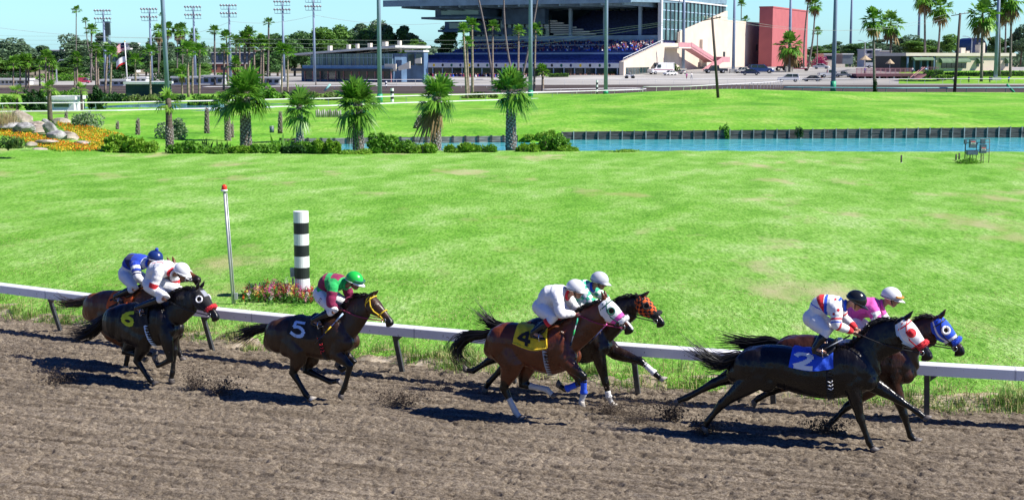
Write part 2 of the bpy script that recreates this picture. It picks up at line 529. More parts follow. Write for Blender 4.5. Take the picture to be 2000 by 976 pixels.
U = np.concatenate([np.linspace(-110, XPL - 0.4, 60), np.linspace(XPL, 30, 100), np.linspace(31, 140, 60)])
T = np.linspace(0, 1, 90)
y0 = np.where(U < XPL - 0.2, np.maximum(shore(U), 80) - 0.1, wall_y(U))
Xg = np.repeat(U[None, :], len(T), 0)
Yg = y0[None, :] + (lawn_end(U) - y0)[None, :] * T[:, None]
Zg = far_h(Xg, Yg)
Zg[0, :] = np.where(U < XPL - 0.2, lawn_h(U, y0) - 0.004, Zg[0, :])
gap = np.exp(-((U - 2.05) / 1.1) ** 4)                       # the open bank between the two bulkheads
sk = np.stack([U, y0 + .12 * (U > XPL) - gap * 2.0, np.where(U > XPL, WATER - .35 + gap * .25, Zg[0] - .02)], -1)
Xg = np.vstack([sk[:, 0][None], Xg]); Yg = np.vstack([sk[:, 1][None], Yg]); Zg = np.vstack([sk[:, 2][None], Zg])
V = np.stack([Xg, Yg, Zg], -1).reshape(-1, 3)
n1, n2 = len(T) + 1, len(U)
ii = np.arange(n1 * n2).reshape(n1, n2)
Fq = np.stack([ii[:-1, :-1], ii[:-1, 1:], ii[1:, 1:], ii[1:, :-1]], -1).reshape(-1, 4)
tag(np_mesh("infield_grass_bank", V, Fq, M_lawn2, smooth=True), kind="structure", label="far infield lawn behind the timber pond edge", cat="lawn")
# ================================================================== horses
M_hoof = mat("hoof_horn", (0.10, 0.085, 0.075), 0.5, 0.3, 20, bump=0.2)
M_hoofpale = mat("hoof_pale", (0.42, 0.38, 0.33), 0.5, 0.25, 20, bump=0.2)
M_hair = mat("black_hair", (0.005, 0.0045, 0.0045), 0.42, 0.3, 30, spec=0.4)
M_hairbrown = mat("brown_hair", (0.045, 0.028, 0.016), 0.45, 0.4, 30)
M_eye = mat("eye", (0.01, 0.008, 0.006), 0.08, 0.1, 10)
M_leather = mat("dark_leather", (0.014, 0.012, 0.011), 0.4, 0.3, 25, bump=0.1)
M_steel = mat("steel", (0.6, 0.6, 0.6), 0.25, 0.1, 20, metal=1.0)


def cloth(name, col, var=0.10, rough=0.75):
    return mat("cloth_" + name, col, rough, var, 14, spec=0.3, bump=0.75, bscale=11, sheen=0.15)


C_white = cloth("white", (0.80, 0.80, 0.80), 0.04)
C_red = cloth("red", (0.62, 0.02, 0.03))
C_blue = cloth("blue", (0.012, 0.05, 0.42))
C_royal = cloth("royal", (0.02, 0.09, 0.62))
C_black = cloth("black", (0.012, 0.012, 0.014))
C_yellow = cloth("yellow", (0.75, 0.52, 0.02))
C_orange = cloth("orange", (0.80, 0.13, 0.02))
C_lime = cloth("yellowgreen", (0.55, 0.62, 0.02))
C_green = cloth("green", (0.02, 0.42, 0.10))
C_aqua = cloth("aqua", (0.05, 0.50, 0.28))
C_maroon = cloth("maroon", (0.24, 0.015, 0.07))
C_pink = cloth("pink", (0.72, 0.10, 0.42))
C_navy = cloth("navy", (0.012, 0.018, 0.09))
C_grey = cloth("grey", (0.28, 0.30, 0.34))
C_paleblue = cloth("paleblue", (0.45, 0.62, 0.85))
C_darkgreen = cloth("darkgreen", (0.01, 0.10, 0.07))


def coat_mat(name, body, points, rough=0.36):
    """horse coat: body colour and black points through a colour attribute, a sweaty sheen with veins and creases"""
    m, nt, b = nodes("coat_" + name)
    at_ = nt.nodes.new("ShaderNodeAttribute"); at_.attribute_name = "points"
    tc = nt.nodes.new("ShaderNodeTexCoord")
    n = nt.nodes.new("ShaderNodeTexNoise"); n.inputs["Scale"].default_value = 5; n.inputs["Detail"].default_value = 5
    nt.links.new(tc.outputs["Object"], n.inputs["Vector"])
    r = nt.nodes.new("ShaderNodeValToRGB"); c = np.array(body)
    r.color_ramp.elements[0].position = 0.3; r.color_ramp.elements[1].position = 0.7
    r.color_ramp.elements[0].color = (*(c * 0.7), 1); r.color_ramp.elements[1].color = (*(c * 1.3), 1)
    nt.links.new(n.outputs["Fac"], r.inputs[0])
    mx = nt.nodes.new("ShaderNodeMix"); mx.data_type = "RGBA"
    nt.links.new(at_.outputs["Fac"], mx.inputs["Factor"]); nt.links.new(r.outputs[0], mx.inputs["A"]); mx.inputs["B"].default_value = (*points, 1)
    a2 = nt.nodes.new("ShaderNodeAttribute"); a2.attribute_name = "white_marks"
    m3 = nt.nodes.new("ShaderNodeMix"); m3.data_type = "RGBA"
    nt.links.new(a2.outputs["Fac"], m3.inputs["Factor"]); nt.links.new(mx.outputs["Result"], m3.inputs["A"]); m3.inputs["B"].default_value = (0.5, 0.5, 0.5, 1)
    nt.links.new(m3.outputs["Result"], b.inputs["Base Color"])
    rr = nt.nodes.new("ShaderNodeMapRange"); rr.inputs["To Min"].default_value = rough - 0.1; rr.inputs["To Max"].default_value = rough + 0.14
    nt.links.new(n.outputs["Fac"], rr.inputs["Value"]); nt.links.new(rr.outputs[0], b.inputs["Roughness"])
    b.inputs["Specular IOR Level"].default_value = 0.36
    b.inputs["Coat Weight"].default_value = 0.06; b.inputs["Coat Roughness"].default_value = 0.22
    w1 = nt.nodes.new("ShaderNodeTexNoise"); w1.inputs["Scale"].default_value = 9; w1.inputs["Detail"].default_value = 3
    mp = nt.nodes.new("ShaderNodeMapping"); mp.inputs["Scale"].default_value = (1, 0.8, 0.45)
    nt.links.new(tc.outputs["Object"], mp.inputs[0]); nt.links.new(mp.outputs[0], w1.inputs["Vector"])
    bp = nt.nodes.new("ShaderNodeBump"); bp.inputs["Strength"].default_value = 0.8; bp.inputs["Distance"].default_value = 0.03
    nt.links.new(w1.outputs["Fac"], bp.inputs["Height"]); nt.links.new(bp.outputs[0], b.inputs["Normal"])
    nt.links.new(bp.outputs[0], b.inputs["Coat Normal"])
    return m


# canonical trunk rings: top (x,z), bottom (x,z), half width
RINGS = [((-0.72, 1.30), (-0.79, 1.14), .07), ((-0.65, 1.385), (-0.79, 1.02), .17), ((-0.55, 1.465), (-0.70, 0.94), .235), ((-0.40, 1.515), (-0.50, 0.93), .265), ((-0.20, 1.515), (-0.27, 0.93), .255),
         ((-0.04, 1.485), (-0.04, 0.855), .262), ((0.14, 1.475), (0.16, 0.805), .28), ((0.29, 1.53), (0.37, 0.79), .265), ((0.42, 1.59), (0.53, 0.83), .24),
         ((0.54, 1.54), (0.66, 0.90), .225), ((0.65, 1.43), (0.75, 0.98), .19), ((0.75, 1.26), (0.80, 1.07), .10)]
RA = np.array([[*a, *b, w_] for a, b, w_ in RINGS])
RD = catmull(RA, 111)                      # 0.1 steps of ring number


class Frame:
    def __init__(self, px, py, ang, lat0, z0=0.0):
        self.a = R(ang)
        self.u = np.array([math.cos(self.a), math.sin(self.a), 0]); self.v = np.array([-self.u[1], self.u[0], 0])
        self.g = at(px, py, z0) - self.v * lat0; self.g[2] = 0

    def pl(self, px, py, lat=0.0):
        """pixel -> local (x, lat, z) in the upright plane at sideways offset lat"""
        r = ray(px, py); o = np.array([0, 0, H]); g = self.g + self.v * lat
        q = o + r * (np.dot(g - o, self.v) / np.dot(r, self.v))
        return np.array([np.dot(q - self.g, self.u), lat, q[2]])


def hair_strands(mb, roots, dirs_fn, n, width, seed, segs=6, mi=0):
    """tapered flat-ish strands; dirs_fn(k) -> list of points"""
    for k in range(n):
        P = dirs_fn(k)
        wd = [width * (1 - 0.85 * (i / (len(P) - 1)) ** 1.5) for i in range(len(P))]
        mb.tube(P, wd, 3, mi, caps=False)


def make_horse(sp):
    near = -1
    fr = Frame(sp["ground"][0], sp["ground"][1], sp["ang"], near * 0.11, sp.get("gz", 0.0))
    root = empty("race_horse", fr.g, fr.a, sp["label"], "horse", "thoroughbreds galloping in the race")
    rs = np.random.default_rng(sp["seed"])
    D, W = fr.pl(*sp["D"])[[0, 2]], fr.pl(*sp["W"])[[0, 2]]
    cd, cw = np.array([-0.66, 1.38]), np.array([0.42, 1.60])
    e, ec = W - D, cw - cd
    sl_ = np.linalg.norm(e) / np.linalg.norm(ec)
    e /= np.linalg.norm(e); ec = ec / np.linalg.norm(ec)
    hs = sp.get("hs", 1.0); ws = sp.get("ws", 1.0)

    chx = sp.get("chest", 0.0)

    def T(p):
        q = np.asarray(p, float) - cd
        q = q + np.array([chx * min(max((p[0] - 0.4) / 0.35, 0), 1), 0])
        a, b = q @ ec, q @ np.array([-ec[1], ec[0]])
        return D + e * a * sl_ + np.array([-e[1], e[0]]) * b * hs

    def surf(r, phi, off=0.0):
        """point on the trunk: r ring number, phi from the top, negative to the near side"""
        i = int(np.clip(round(r * 10), 0, 110)); d = RD[i]
        t, bt = T(d[:2]), T(d[2:4]); c, h = (t + bt) / 2, (t - bt) / 2
        hl = np.linalg.norm(h)
        cs, sn = math.cos(phi), math.sin(phi)
        k = (hl + off) / hl; kw = d[4] * ws + off
        return np.array([c[0] + h[0] * cs * k, kw * math.copysign(abs(sn) ** 0.85, sn), c[1] + h[1] * cs * k])
    P = lambda x, z, y=0.0: np.array([T((x, z))[0], y, T((x, z))[1]])

    mb = MB()
    n = 20
    mb.loft([[surf(r, 2 * math.pi * j / n) for j in range(n)] for r in np.linspace(0, 11, 34)])
    # muscle masses: haunch, shoulder blade, breast
    for s in (-1, 1):
        mb.ball(P(-0.47, 1.20, s * 0.14 * ws), (0.25 * sl_, 0.145, 0.28), 14, 9)
        mb.ball(P(-0.33, 1.02, s * 0.15 * ws), (0.15, 0.10, 0.16), 12, 8)
        mb.ball(P(0.56, 1.20, s * 0.135), (0.13, 0.105, 0.27), 12, 8)
        mb.ball(P(0.70, 1.08, s * 0.10), (0.12, 0.10, 0.13), 12, 8)
    # neck
    poll, thr = fr.pl(*sp["poll"]), fr.pl(*sp["throat"])
    cr, un = fr.pl(*sp["crest"]), fr.pl(*sp["under"])
    tops = catmull([P(0.26, 1.50)[[0, 2]], P(0.50, 1.57)[[0, 2]], cr[[0, 2]], poll[[0, 2]]], 13)
    bots = catmull([P(0.62, 1.05)[[0, 2]], P(0.80, 1.16)[[0, 2]], un[[0, 2]], thr[[0, 2]]], 13)
    wid = np.interp(np.linspace(0, 1, 13), [0, 0.33, 0.66, 1], [0.19, 0.165, 0.105, 0.082])
    rings = []
    for t_, b_, w_ in zip(tops, bots, wid):
        c, h = (t_ + b_) / 2, (t_ - b_) / 2
        rings.append([np.array([c[0] + h[0] * math.cos(q), w_ * math.sin(q) * (0.78 + 0.22 * -math.cos(q)), c[1] + h[1] * math.cos(q)]) for q in np.linspace(0, 2 * math.pi, 17)[:-1]])
    mb.loft(rings)
    # head: sections along poll -> nose
    nose = fr.pl(*sp["nose"]); hx = (nose - poll)[[0, 2]]; L = np.linalg.norm(hx); hx /= L
    hn = np.array([-hx[1], hx[0]])          # forehead side
    if hn[1] < 0: hn = -hn
    hk = L / 0.62
    HS = [(-0.06, .00, -.10, .060), (0.05, .035, -.15, .088), (0.2, .055, -.20, .100), (0.33, .058, -.215, .104), (0.45, .052, -.185, .088), (0.58, .046, -.135, .064), (0.72, .040, -.105, .054), (0.85, .040, -.100, .056), (0.95, .030, -.095, .054), (1.01, .005, -.070, .036)]
    HA = catmull(np.array(HS), 46)

    def head(t, phi, off=0.0):
        """point on the head: t along poll to nose, phi from the forehead"""
        d = np.array([np.interp(t, HA[:, 0], HA[:, k]) for k in range(4)])
        up, dn, w_ = d[1] * hk, d[2] * hk, d[3] * hk
        c, h = (up + dn) / 2, (up - dn) / 2 + off
        p = poll[[0, 2]] + hx * L * t + hn * (c + h * math.cos(phi))
        s_ = math.sin(phi)
        return np.array([p[0], (w_ + off) * math.copysign(abs(s_) ** 0.8, s_), p[1]])
    mb.loft([[head(t, 2 * math.pi * j / 16) for j in range(16)] for t in np.linspace(-0.06, 1.01, 24)])
    for s in (-1, 1):                       # cheek, brow, nostril wing
        mb.ball(head(0.30, s * R(115), -0.03), (0.085 * hk, 0.035, 0.085 * hk), 10, 7)
        mb.ball(head(0.31, s * R(48), -0.012), 0.030 * hk, 8, 6)
        mb.ball(head(0.94, s * R(62), -0.012), 0.024 * hk, 8, 6)
    mb.ball(head(0.93, math.pi, 0.0), (0.045 * hk, 0.04, 0.03 * hk), 8, 6)      # lower lip and chin
    for s in (-1, 1):                       # ears
        b0 = head(0.015, s * R(38), -0.02); lean = sp.get("ears", (0.0, 1.0))
        ax = hx * lean[0] * -1 + hn * lean[1]; ax = ax / np.linalg.norm(ax)
        tip = b0 + np.array([ax[0], 0, ax[1]]) * 0.165 * hk + np.array([0, s * 0.025, 0])
        mid = b0 * 0.45 + tip * 0.55 + np.array([hx[0], 0, hx[1]]) * 0.012
        mb.tube([b0, b0 * 0.7 + mid * 0.3, mid, tip], [0.026, 0.036, 0.033, 0.008], 8)
    # legs
    hoofs, wraps = [], []
    for which in ("fore_near", "fore_far", "hind_near", "hind_far"):
        J = sp[which]; s = -1 if "near" in which else 1
        if "fore" in which:
            lats = (0.155, 0.135, 0.115, 0.11)
            el, kn, fe, ho = [fr.pl(*p, s * l) for p, l in zip(J, lats)]
            sh = P(0.60, 1.15, s * 0.14)
            A = lambda a, b, t: a * (1 - t) + b * t
            pts = [sh, A(sh, el, 0.55), el, A(el, kn, 0.35), A(el, kn, 0.8), kn, A(kn, fe, 0.18), A(kn, fe, 0.55), A(kn, fe, 0.85), fe, A(fe, ho, 0.35), A(fe, ho, 0.62)]
            rr = [.14, .14, .125, .105, .068, .066, .053, .044, .045, .053, .042, .050]
            lr = [.09, .09, .085, .080, .058, .060, .046, .036, .040, .047, .039, .047]
        else:
            lats = (0.165, 0.13, 0.115, 0.11)
            st, kn, fe, ho = [fr.pl(*p, s * l) for p, l in zip(J, lats)]
            hp = P(-0.42, 1.22, s * 0.13)
            A = lambda a, b, t: a * (1 - t) + b * t
            bk = (A(st, fe, 0.5) - kn); bk[1] = 0; bk = -bk / (np.linalg.norm(bk) + 1e-6)
            mb.ball(kn + bk * 0.035 + (st - kn) / np.linalg.norm(st - kn) * 0.015, (0.038, 0.03, 0.045), 8, 6)     # point of the hock
            pts = [hp, A(hp, st, 0.5), st, A(st, kn, 0.3), A(st, kn, 0.65), A(st, kn, 0.88), kn, A(kn, fe, 0.16), A(kn, fe, 0.5), A(kn, fe, 0.85), fe, A(fe, ho, 0.35), A(fe, ho, 0.62)]
            rr = [.27, .255, .205, .160, .105, .076, .078, .064, .050, .050, .056, .043, .051]
            lr = [.125, .13, .120, .100, .075, .056, .060, .050, .040, .043, .049, .041, .048]
        mb.tube(pts, [(b_, a_) for a_, b_ in zip(rr, lr)], 12, side=(0, 1, 0))
        hoofs.append((which, kn, fe, ho)); wraps.append((which, kn, fe))
    body = union(mb, "body", sp["coat"], root, voxel=0.0125, smooth=9, factor=0.5)
    # coat attributes: black points up the legs and muzzle, white socks and blaze where the horse has them
    me = body.data; co = np.zeros(len(me.vertices) * 3, dtype=np.float32); me.vertices.foreach_get("co", co); co = co.reshape(-1, 3)
    jit = 0.03 * (vnoise(co[:, 0] * 20, co[:, 2] * 20, 3) - 0.5)
    pt = np.zeros(len(co)); wh = np.zeros(len(co))

    def segd(a, b):
        d = b - a; t = np.clip(((co - a) @ d) / (d @ d), 0, 1.0)
        return np.linalg.norm(co - (a + t[:, None] * d), axis=1), t
    for which, kn, fe, ho in hoofs:
        up = fr.pl(*sp[which][0], kn[1])
        for a, b, amt in ((up, kn, None), (kn, fe, 1.0), (fe, ho, 1.0)):
            d, t = segd(a, b); m_ = d < 0.085
            val = np.clip((t - 0.35) / 0.45, 0, 1) if amt is None else 1.0
            pt = np.maximum(pt, np.where(m_, val, 0))
        sock = sp.get("socks", {}).get(which)
        if sock is not None:
            a = kn * (1 - sock) + fe * sock
            d, t = segd(a, fe); wh = np.maximum(wh, ((d + jit < 0.07) & (t > 0.02)).astype(float))
            d, t = segd(fe, ho); wh = np.maximum(wh, (d < 0.07).astype(float))
    tt = ((co[:, [0, 2]] - poll[[0, 2]]) @ hx) / L
    inh = (np.abs((co[:, [0, 2]] - poll[[0, 2]]) @ hn) < 0.25) & (tt > 0)
    pt = np.maximum(pt, np.where(inh, np.clip((tt - 0.74) / 0.12, 0, 1), 0))
    if sp.get("blaze"):
        f_ = (co[:, [0, 2]] - poll[[0, 2]]) @ hn
        wh = np.maximum(wh, (inh & (f_ > 0.015) & (np.abs(co[:, 1]) < 0.034) & (tt > 0.25) & (tt < 0.97)).astype(float))
    for nm, arr in (("points", pt), ("white_marks", wh)):
        at_ = me.attributes.new(nm, "FLOAT", "POINT"); at_.data.foreach_set("value", arr.astype(np.float32))
    # hooves
    for which, kn, fe, ho in hoofs:
        ax = (ho - fe) / np.linalg.norm(ho - fe); side = np.array([0, 1.0, 0])
        fwd = np.cross(side, ax); fwd = fwd * np.sign(fwd[0] + 1e-6)
        c0 = fe * 0.42 + ho * 0.58; hb = MB(); rg = []
        for t_, r_, sh_ in ((0, .044, 0), (.018, .050, 0.002), (.07, .064, .018), (.078, .060, .018)):
            c = c0 + ax * t_ + fwd * sh_
            rg.append([c + side * math.sin(q) * r_ * 0.92 + fwd * math.cos(q) * r_ * (1.12 if math.cos(q) > 0 else 0.85) - ax * 0.012 * (1 - math.cos(q)) * (t_ > .05) for q in np.linspace(0, 2 * math.pi, 15)[:-1]])
        hb.loft(rg); hb.build("hoof", M_hoofpale if which in sp.get("pale_hoofs", ()) else M_hoof, root, True)
    # eyes
    for s in (-1, 1):
        eb = MB(); eb.ball(head(0.315, s * R(62), -0.008), 0.021 * hk, 10, 8); eb.build("eye", M_eye, root, True)
    # tail: strands along the photographed sweep
    tp = [fr.pl(*p, l) for p, l in sp["tail"]]
    tl = catmull(np.array([P(-0.66, 1.36)] + tp), 9)
    tb = MB(); nt_ = sp.get("tail_n", 150); spread = sp.get("tail_spread", 0.10)
    tb.tube([tl[0] + np.array([.06, 0, 0.02]), tl[0], tl[1], tl[2], tl[3]], [0.035, .04, .036, .028, .01], 8)
    for k in range(nt_):
        a = rs.normal(0, 1, 3) * np.array([.5, .7, .7]); ln = rs.uniform(0.55, 1.08); cur = rs.normal(0, .035, 3)
        m_ = 7; ts = np.linspace(0, min(ln, 1.0), m_); pts = []
        for t_ in ts:
            i = min(int(t_ * 8), 7); f_ = t_ * 8 - i
            c = tl[i] * (1 - f_) + tl[i + 1] * f_
            env = 0.022 + spread * (t_ ** 0.8) * (1 - 0.35 * t_)
            pts.append(c + a * env * 0.8 + cur * t_ * t_ * 2.2)
        if ln > 1: pts[-1] = pts[-1] + (pts[-1] - pts[-2]) * 0.6
        r_ = rs.uniform(.005, .010)
        tb.tube(pts, [r_ * q for q in (1, 1.2, 1.2, 1.1, .9, .6, .15)], 3, 0, False)
    tb.build("tail", sp.get("tail_mat", M_hair), root, True)
    # mane: strands lifted along the crest, and a bridle-path forelock
    mn = MB()
    for k in range(sp.get("mane_n", 150)):
        t_ = rs.uniform(0.12, 0.97); i = min(int(t_ * 12), 11); f_ = t_ * 12 - i
        c2 = tops[i] * (1 - f_) + tops[i + 1] * f_; dir2 = tops[i + 1] - tops[i]; dir2 /= np.linalg.norm(dir2); nn = np.array([-dir2[1], dir2[0]])
        b0 = np.array([c2[0], rs.uniform(-.02, .02), c2[1]]) - np.array([nn[0], 0, nn[1]]) * 0.01
        lift = rs.uniform(0.01, 0.055); back = rs.uniform(0.05, 0.15); sd_ = rs.choice([-1, 1]) * rs.uniform(.01, .07)
        m1 = b0 + np.array([nn[0], 0, nn[1]]) * lift - np.array([dir2[0], 0, dir2[1]]) * back * .4 + np.array([0, sd_ * .5, 0])
        m2 = m1 - np.array([dir2[0], 0, dir2[1]]) * back * .7 + np.array([0, sd_, -rs.uniform(-.02, .06)])
        mn.tube([b0, m1, m2], [.010, .009, .002], 3, 0, False)
    mn.build("mane", M_hair, root, True)

    # ---- tack
    def ribbon(name, pts_l, pts_r, mats, parent, mi=0):
        b_ = MB(); k = len(pts_l); b_.add(list(pts_l) + list(pts_r), [(i, i + 1, k + i + 1, k + i) for i in range(k - 1)], mi)
        return b_.build(name, mats, parent, True)
    # saddle cloth with its number: a padded sheet lying on the trunk
    r0, r1, ph = sp.get("cloth_r", (4.4, 7.6, 86))
    na, nb = 22, 30
    cb = MB()
    for off in (0.026, 0.012):
        V = [surf(r0 + (r1 - r0) * i / na, R(-ph + 2 * ph * j / nb), off + 0.006 * math.sin(i * 1.1 + j * 0.7)) for i in range(na + 1) for j in range(nb + 1)]
        cb.add(V, [(i * (nb + 1) + j, i * (nb + 1) + j + 1, (i + 1) * (nb + 1) + j + 1, (i + 1) * (nb + 1) + j) for i in range(na) for j in range(nb)])
    cl = cb.build("saddle_cloth", sp["cloth"], root, True)
    if sp.get("trim"):
        tr = MB()
        for ed in (0, 1):
            pts = [surf(r0 + (r1 - r0) * i / 20, R((-1 if ed == 0 else 1) * (ph - 1)), .03) for i in range(21)]
            tr.tube(pts, 0.016, 6)
        tr.tube([surf(r1, R(-ph + 2 * ph * j / 20), .03) for j in range(21)], 0.016, 6)
        tr.build("cloth_trim", sp["trim"], cl, True)
    # number strokes lie on the near rear quarter of the cloth: (u forward 0..1, v up 0..1)
    if sp.get("digit"):
        db = MB(); wdt = sp.get("digit_w", 0.10)
        ur0, ur1, vp0, vp1 = sp.get("digit_box", (4.65, 6.0, -80, -46))
        for stroke in sp["digit"]:
            pts = []
            for (a, b_) in zip(stroke[:-1], stroke[1:]):
                for q in np.linspace(0, 1, 7)[:-1]: pts.append(np.array(a) * (1 - q) + np.array(b_) * q)
            pts.append(np.array(stroke[-1])); pts = np.array(pts)
            l_, r_ = [], []
            for i in range(len(pts)):
                t_ = pts[min(i + 1, len(pts) - 1)] - pts[max(i - 1, 0)]; t_ = t_ / (np.linalg.norm(t_) + 1e-9); nn = np.array([-t_[1], t_[0]]) * wdt
                for lst, q in ((l_, pts[i] + nn), (r_, pts[i] - nn)):
                    lst.append(surf(ur0 + (ur1 - ur0) * q[0], R(vp0 + (vp1 - vp0) * q[1]), .037))
            k = len(l_); db.add(l_ + r_, [(i, i + 1, k + i + 1, k + i) for i in range(k - 1)])
        db.build("cloth_number", sp["digit_mat"], cl, True)
    # saddle, stirrups
    sb = MB()
    rg = []
    for i in range(9):
        r_ = 5.9 + 1.7 * i / 8; hw = (0.5, 0.7, 0.85, 0.95, 1, 1, 0.95, 0.9, 0.75)[i]
        rg.append([surf(r_, q, .03 + o_) for q, o_ in [(R(a * hw), .028 + 0.03 * (i in (0, 8)) * (1 - abs(a) / 60)) for a in (-46, -32, -16, 0, 16, 32, 46)] + [(R(a * hw), 0.0) for a in (46, 16, -16, -46)]])
    sb.loft(rg)
    sd_ = sb.build("saddle", sp.get("saddle_mat", M_leather), root, True)
    # girth round the barrel
    gb = MB(); gr = sp.get("girth_r", 7.15); gw = sp.get("girth_w", 0.42)
    for k, (a, b_) in enumerate(((gr - gw / 2, gr + gw / 2),)):
        l_ = [surf(a, q, .017) for q in np.linspace(R(40), R(320), 40)]; r_ = [surf(b_, q, .017) for q in np.linspace(R(40), R(320), 40)]
        gb.add(l_ + r_, [(i, i + 1, 41 + i - 1, 40 + i) for i in range(39)])
    gt = gb.build("girth", sp["girth"], root, True)
    if sp.get("girth_mark"):
        kb = MB()
        for stroke in sp["girth_mark"]:
            for a, b_ in zip(stroke[:-1], stroke[1:]):
                kb.tube([surf(gr + (p_[0] - .5) * gw, R(-(p_[1])), .022) for p_ in (a, b_)], .007, 5)
        kb.build("girth_mark", sp["girth_mark_mat"], gt, True)
    # bridle
    bm = sp.get("bridle", M_leather); br = MB()
    ring = lambda t, off, a0=-180, a1=180, k=24: [head(t, R(a0 + (a1 - a0) * i / k), off) for i in range(k + 1)]
    br.tube(ring(0.60, .010), .011, 6); br.tube(ring(0.12, .010, -105, 105), .011, 6)
    for s in (-1, 1):
        br.tube([head(t, s * R(a), .009) for t, a in ((0.06, 30), (0.12, 62), (0.25, 84), (0.42, 96), (0.60, 104), (0.77, 116))], .011, 6)
        br.tube([head(t, s * R(a), .009) for t, a in ((0.04, 40), (0.05, 80), (0.12, 120), (0.2, 165))], .009, 6)
    bo = br.build("bridle", bm, root, True)
    for s in (-1, 1):
        bits = MB()
        c = head(0.78, s * R(112), .016)
        bits.tube([c + np.array([hx[0], 0, hx[1]]) * .034 * math.cos(q) + np.array([hn[0], 0, hn[1]]) * .034 * math.sin(q) for q in np.linspace(0, 2 * math.pi, 13)], .006, 5)
        bits.build("bit_ring", M_steel, bo, True)
    if sp.get("hood"):
        hd = MB(); pick = sp.get("hood_pattern"); e0, e1 = sp.get("hood_span", (0.0, 0.60))
        hm = sp["hood"]; na, nb = 16, 28
        V = [head(e0 + (e1 - e0) * i / na, R(-150 + 300 * j / nb), .013) for i in range(na + 1) for j in range(nb + 1)]
        fs = []
        for i in range(na):
            for j in range(nb):
                t_ = e0 + (e1 - e0) * (i + .5) / na; a = -150 + 300 * (j + .5) / nb
                if ((t_ - 0.315) / 0.075) ** 2 + ((abs(a) - 64) / 24) ** 2 < 1: continue       # eye opening
                idx = (i * (nb + 1) + j, i * (nb + 1) + j + 1, (i + 1) * (nb + 1) + j + 1, (i + 1) * (nb + 1) + j)
                fs.append((idx, pick(t_, a) if pick else 0))
        base = hd.n; hd.v.append(np.array(V)); hd.n += len(V)
        for idx, m_ in fs: hd.f.append(list(idx)); hd.m.append(m_)
        ho_ = hd.build("blinker_hood", hm, root, True)
        if sp.get("cup"):
            for s in (-1, 1):
                cu = MB(); c0 = head(0.315, s * R(64), .018); nrm = head(0.315, s * R(64), .06) - c0; nrm /= np.linalg.norm(nrm)
                a_, b_ = frame(nrm); pts = [c0 + (a_ * math.cos(q) + b_ * math.sin(q)) * 0.05 * hk + nrm * .006 for q in np.linspace(0, 2 * math.pi, 17)]
                cu.tube(pts, sp.get("cup_r", .013), 6)
                if sp.get("cup_fill"): cu.ball(c0 + nrm * .008, (0.045 * hk,) * 3, 10, 7)
                cu.build("eye_cup", sp["cup"], ho_, True)
    if sp.get("roll"):
        ro = MB(); rt = sp.get("roll_t", 0.66)
        pts = ring(rt, .022, -100, 100, 16)
        ro.tube(pts, [.012] + [.034] * 15 + [.012], 10)
        for k in range(260):                # fleece tufts
            i = rs.integers(1, 16); c = pts[i]; d_ = rs.normal(0, 1, 3); d_ /= np.linalg.norm(d_)
            ro.tube([c + d_ * .026, c + d_ * .045], [.007, .003], 3, 0, False)
        ro.build("shadow_roll", sp["roll"], root, True)
    # reins
    if sp.get("hand"):
        rb = MB()
        for s in (-1, 1):
            h_ = fr.pl(*sp["hand"], s * 0.09); b0 = head(0.78, s * R(112), .03); mid = (h_ + b0) / 2 + np.array([0, s * .05, -.03])
            rb.tube(catmull([h_, mid, b0], 10), .009, 5)
        rb.build("reins", sp.get("rein_mat", M_leather), bo, True)
    # leg wraps
    for which, kn, fe in wraps:
        wm = sp.get("wraps", {}).get(which)
        if wm is None: continue
        wb = MB(); a, b_, m_ = wm
        pts = [kn * (1 - q) + fe * q for q in np.linspace(a, b_, 9)]
        wb.tube(pts, [(.040 + .004 * (i % 2) + .010 * (i > 6), .046 + .004 * (i % 2) + .012 * (i > 6)) for i in range(9)], 12, side=(0, 1, 0))
        wb.build("leg_wrap", m_, root, True)
    sp["fr"], sp["surf"], sp["T"], sp["root"] = fr, surf, T, root
    return sp


# digit strokes (u forward, v up), seen from the near side where forward is to the right
sm_ = lambda P_: [tuple(q) for q in catmull(P_, 14)]
DIG5 = [[(.95, 1.0), (.3, 1.0), (.2, .56)], sm_([(.2, .56), (.55, .64), (.92, .42), (.85, .12), (.45, 0.0), (.05, .12)])]
DIG2 = [sm_([(.10, .74), (.25, .96), (.6, 1.0), (.85, .78), (.65, .45), (.12, .06)]), [(.05, .05), (.98, .05)]]
DIG6 = [sm_([(.85, .95), (.45, .8), (.18, .45), (.2, .12), (.5, 0), (.8, .12), (.82, .38), (.5, .5), (.22, .36)])]
DIG4 = [[(.72, 0), (.72, 1.0), (.1, .34), (1.0, .34)]]
CHEV = [[(.15, 96 + k), (.5, 100 + k), (.85, 96 + k)] for k in (4, 12, 20)]
LETT = [[(.3, 96), (.3, 102), (.75, 102), (.75, 96), (.3, 96)], [(.3, 106), (.75, 109), (.3, 112)], [(.3, 116), (.75, 116)], [(.5, 116), (.5, 121)]]

HORSES = {}


def H_(key, **k):
    HORSES[key] = make_horse(k)


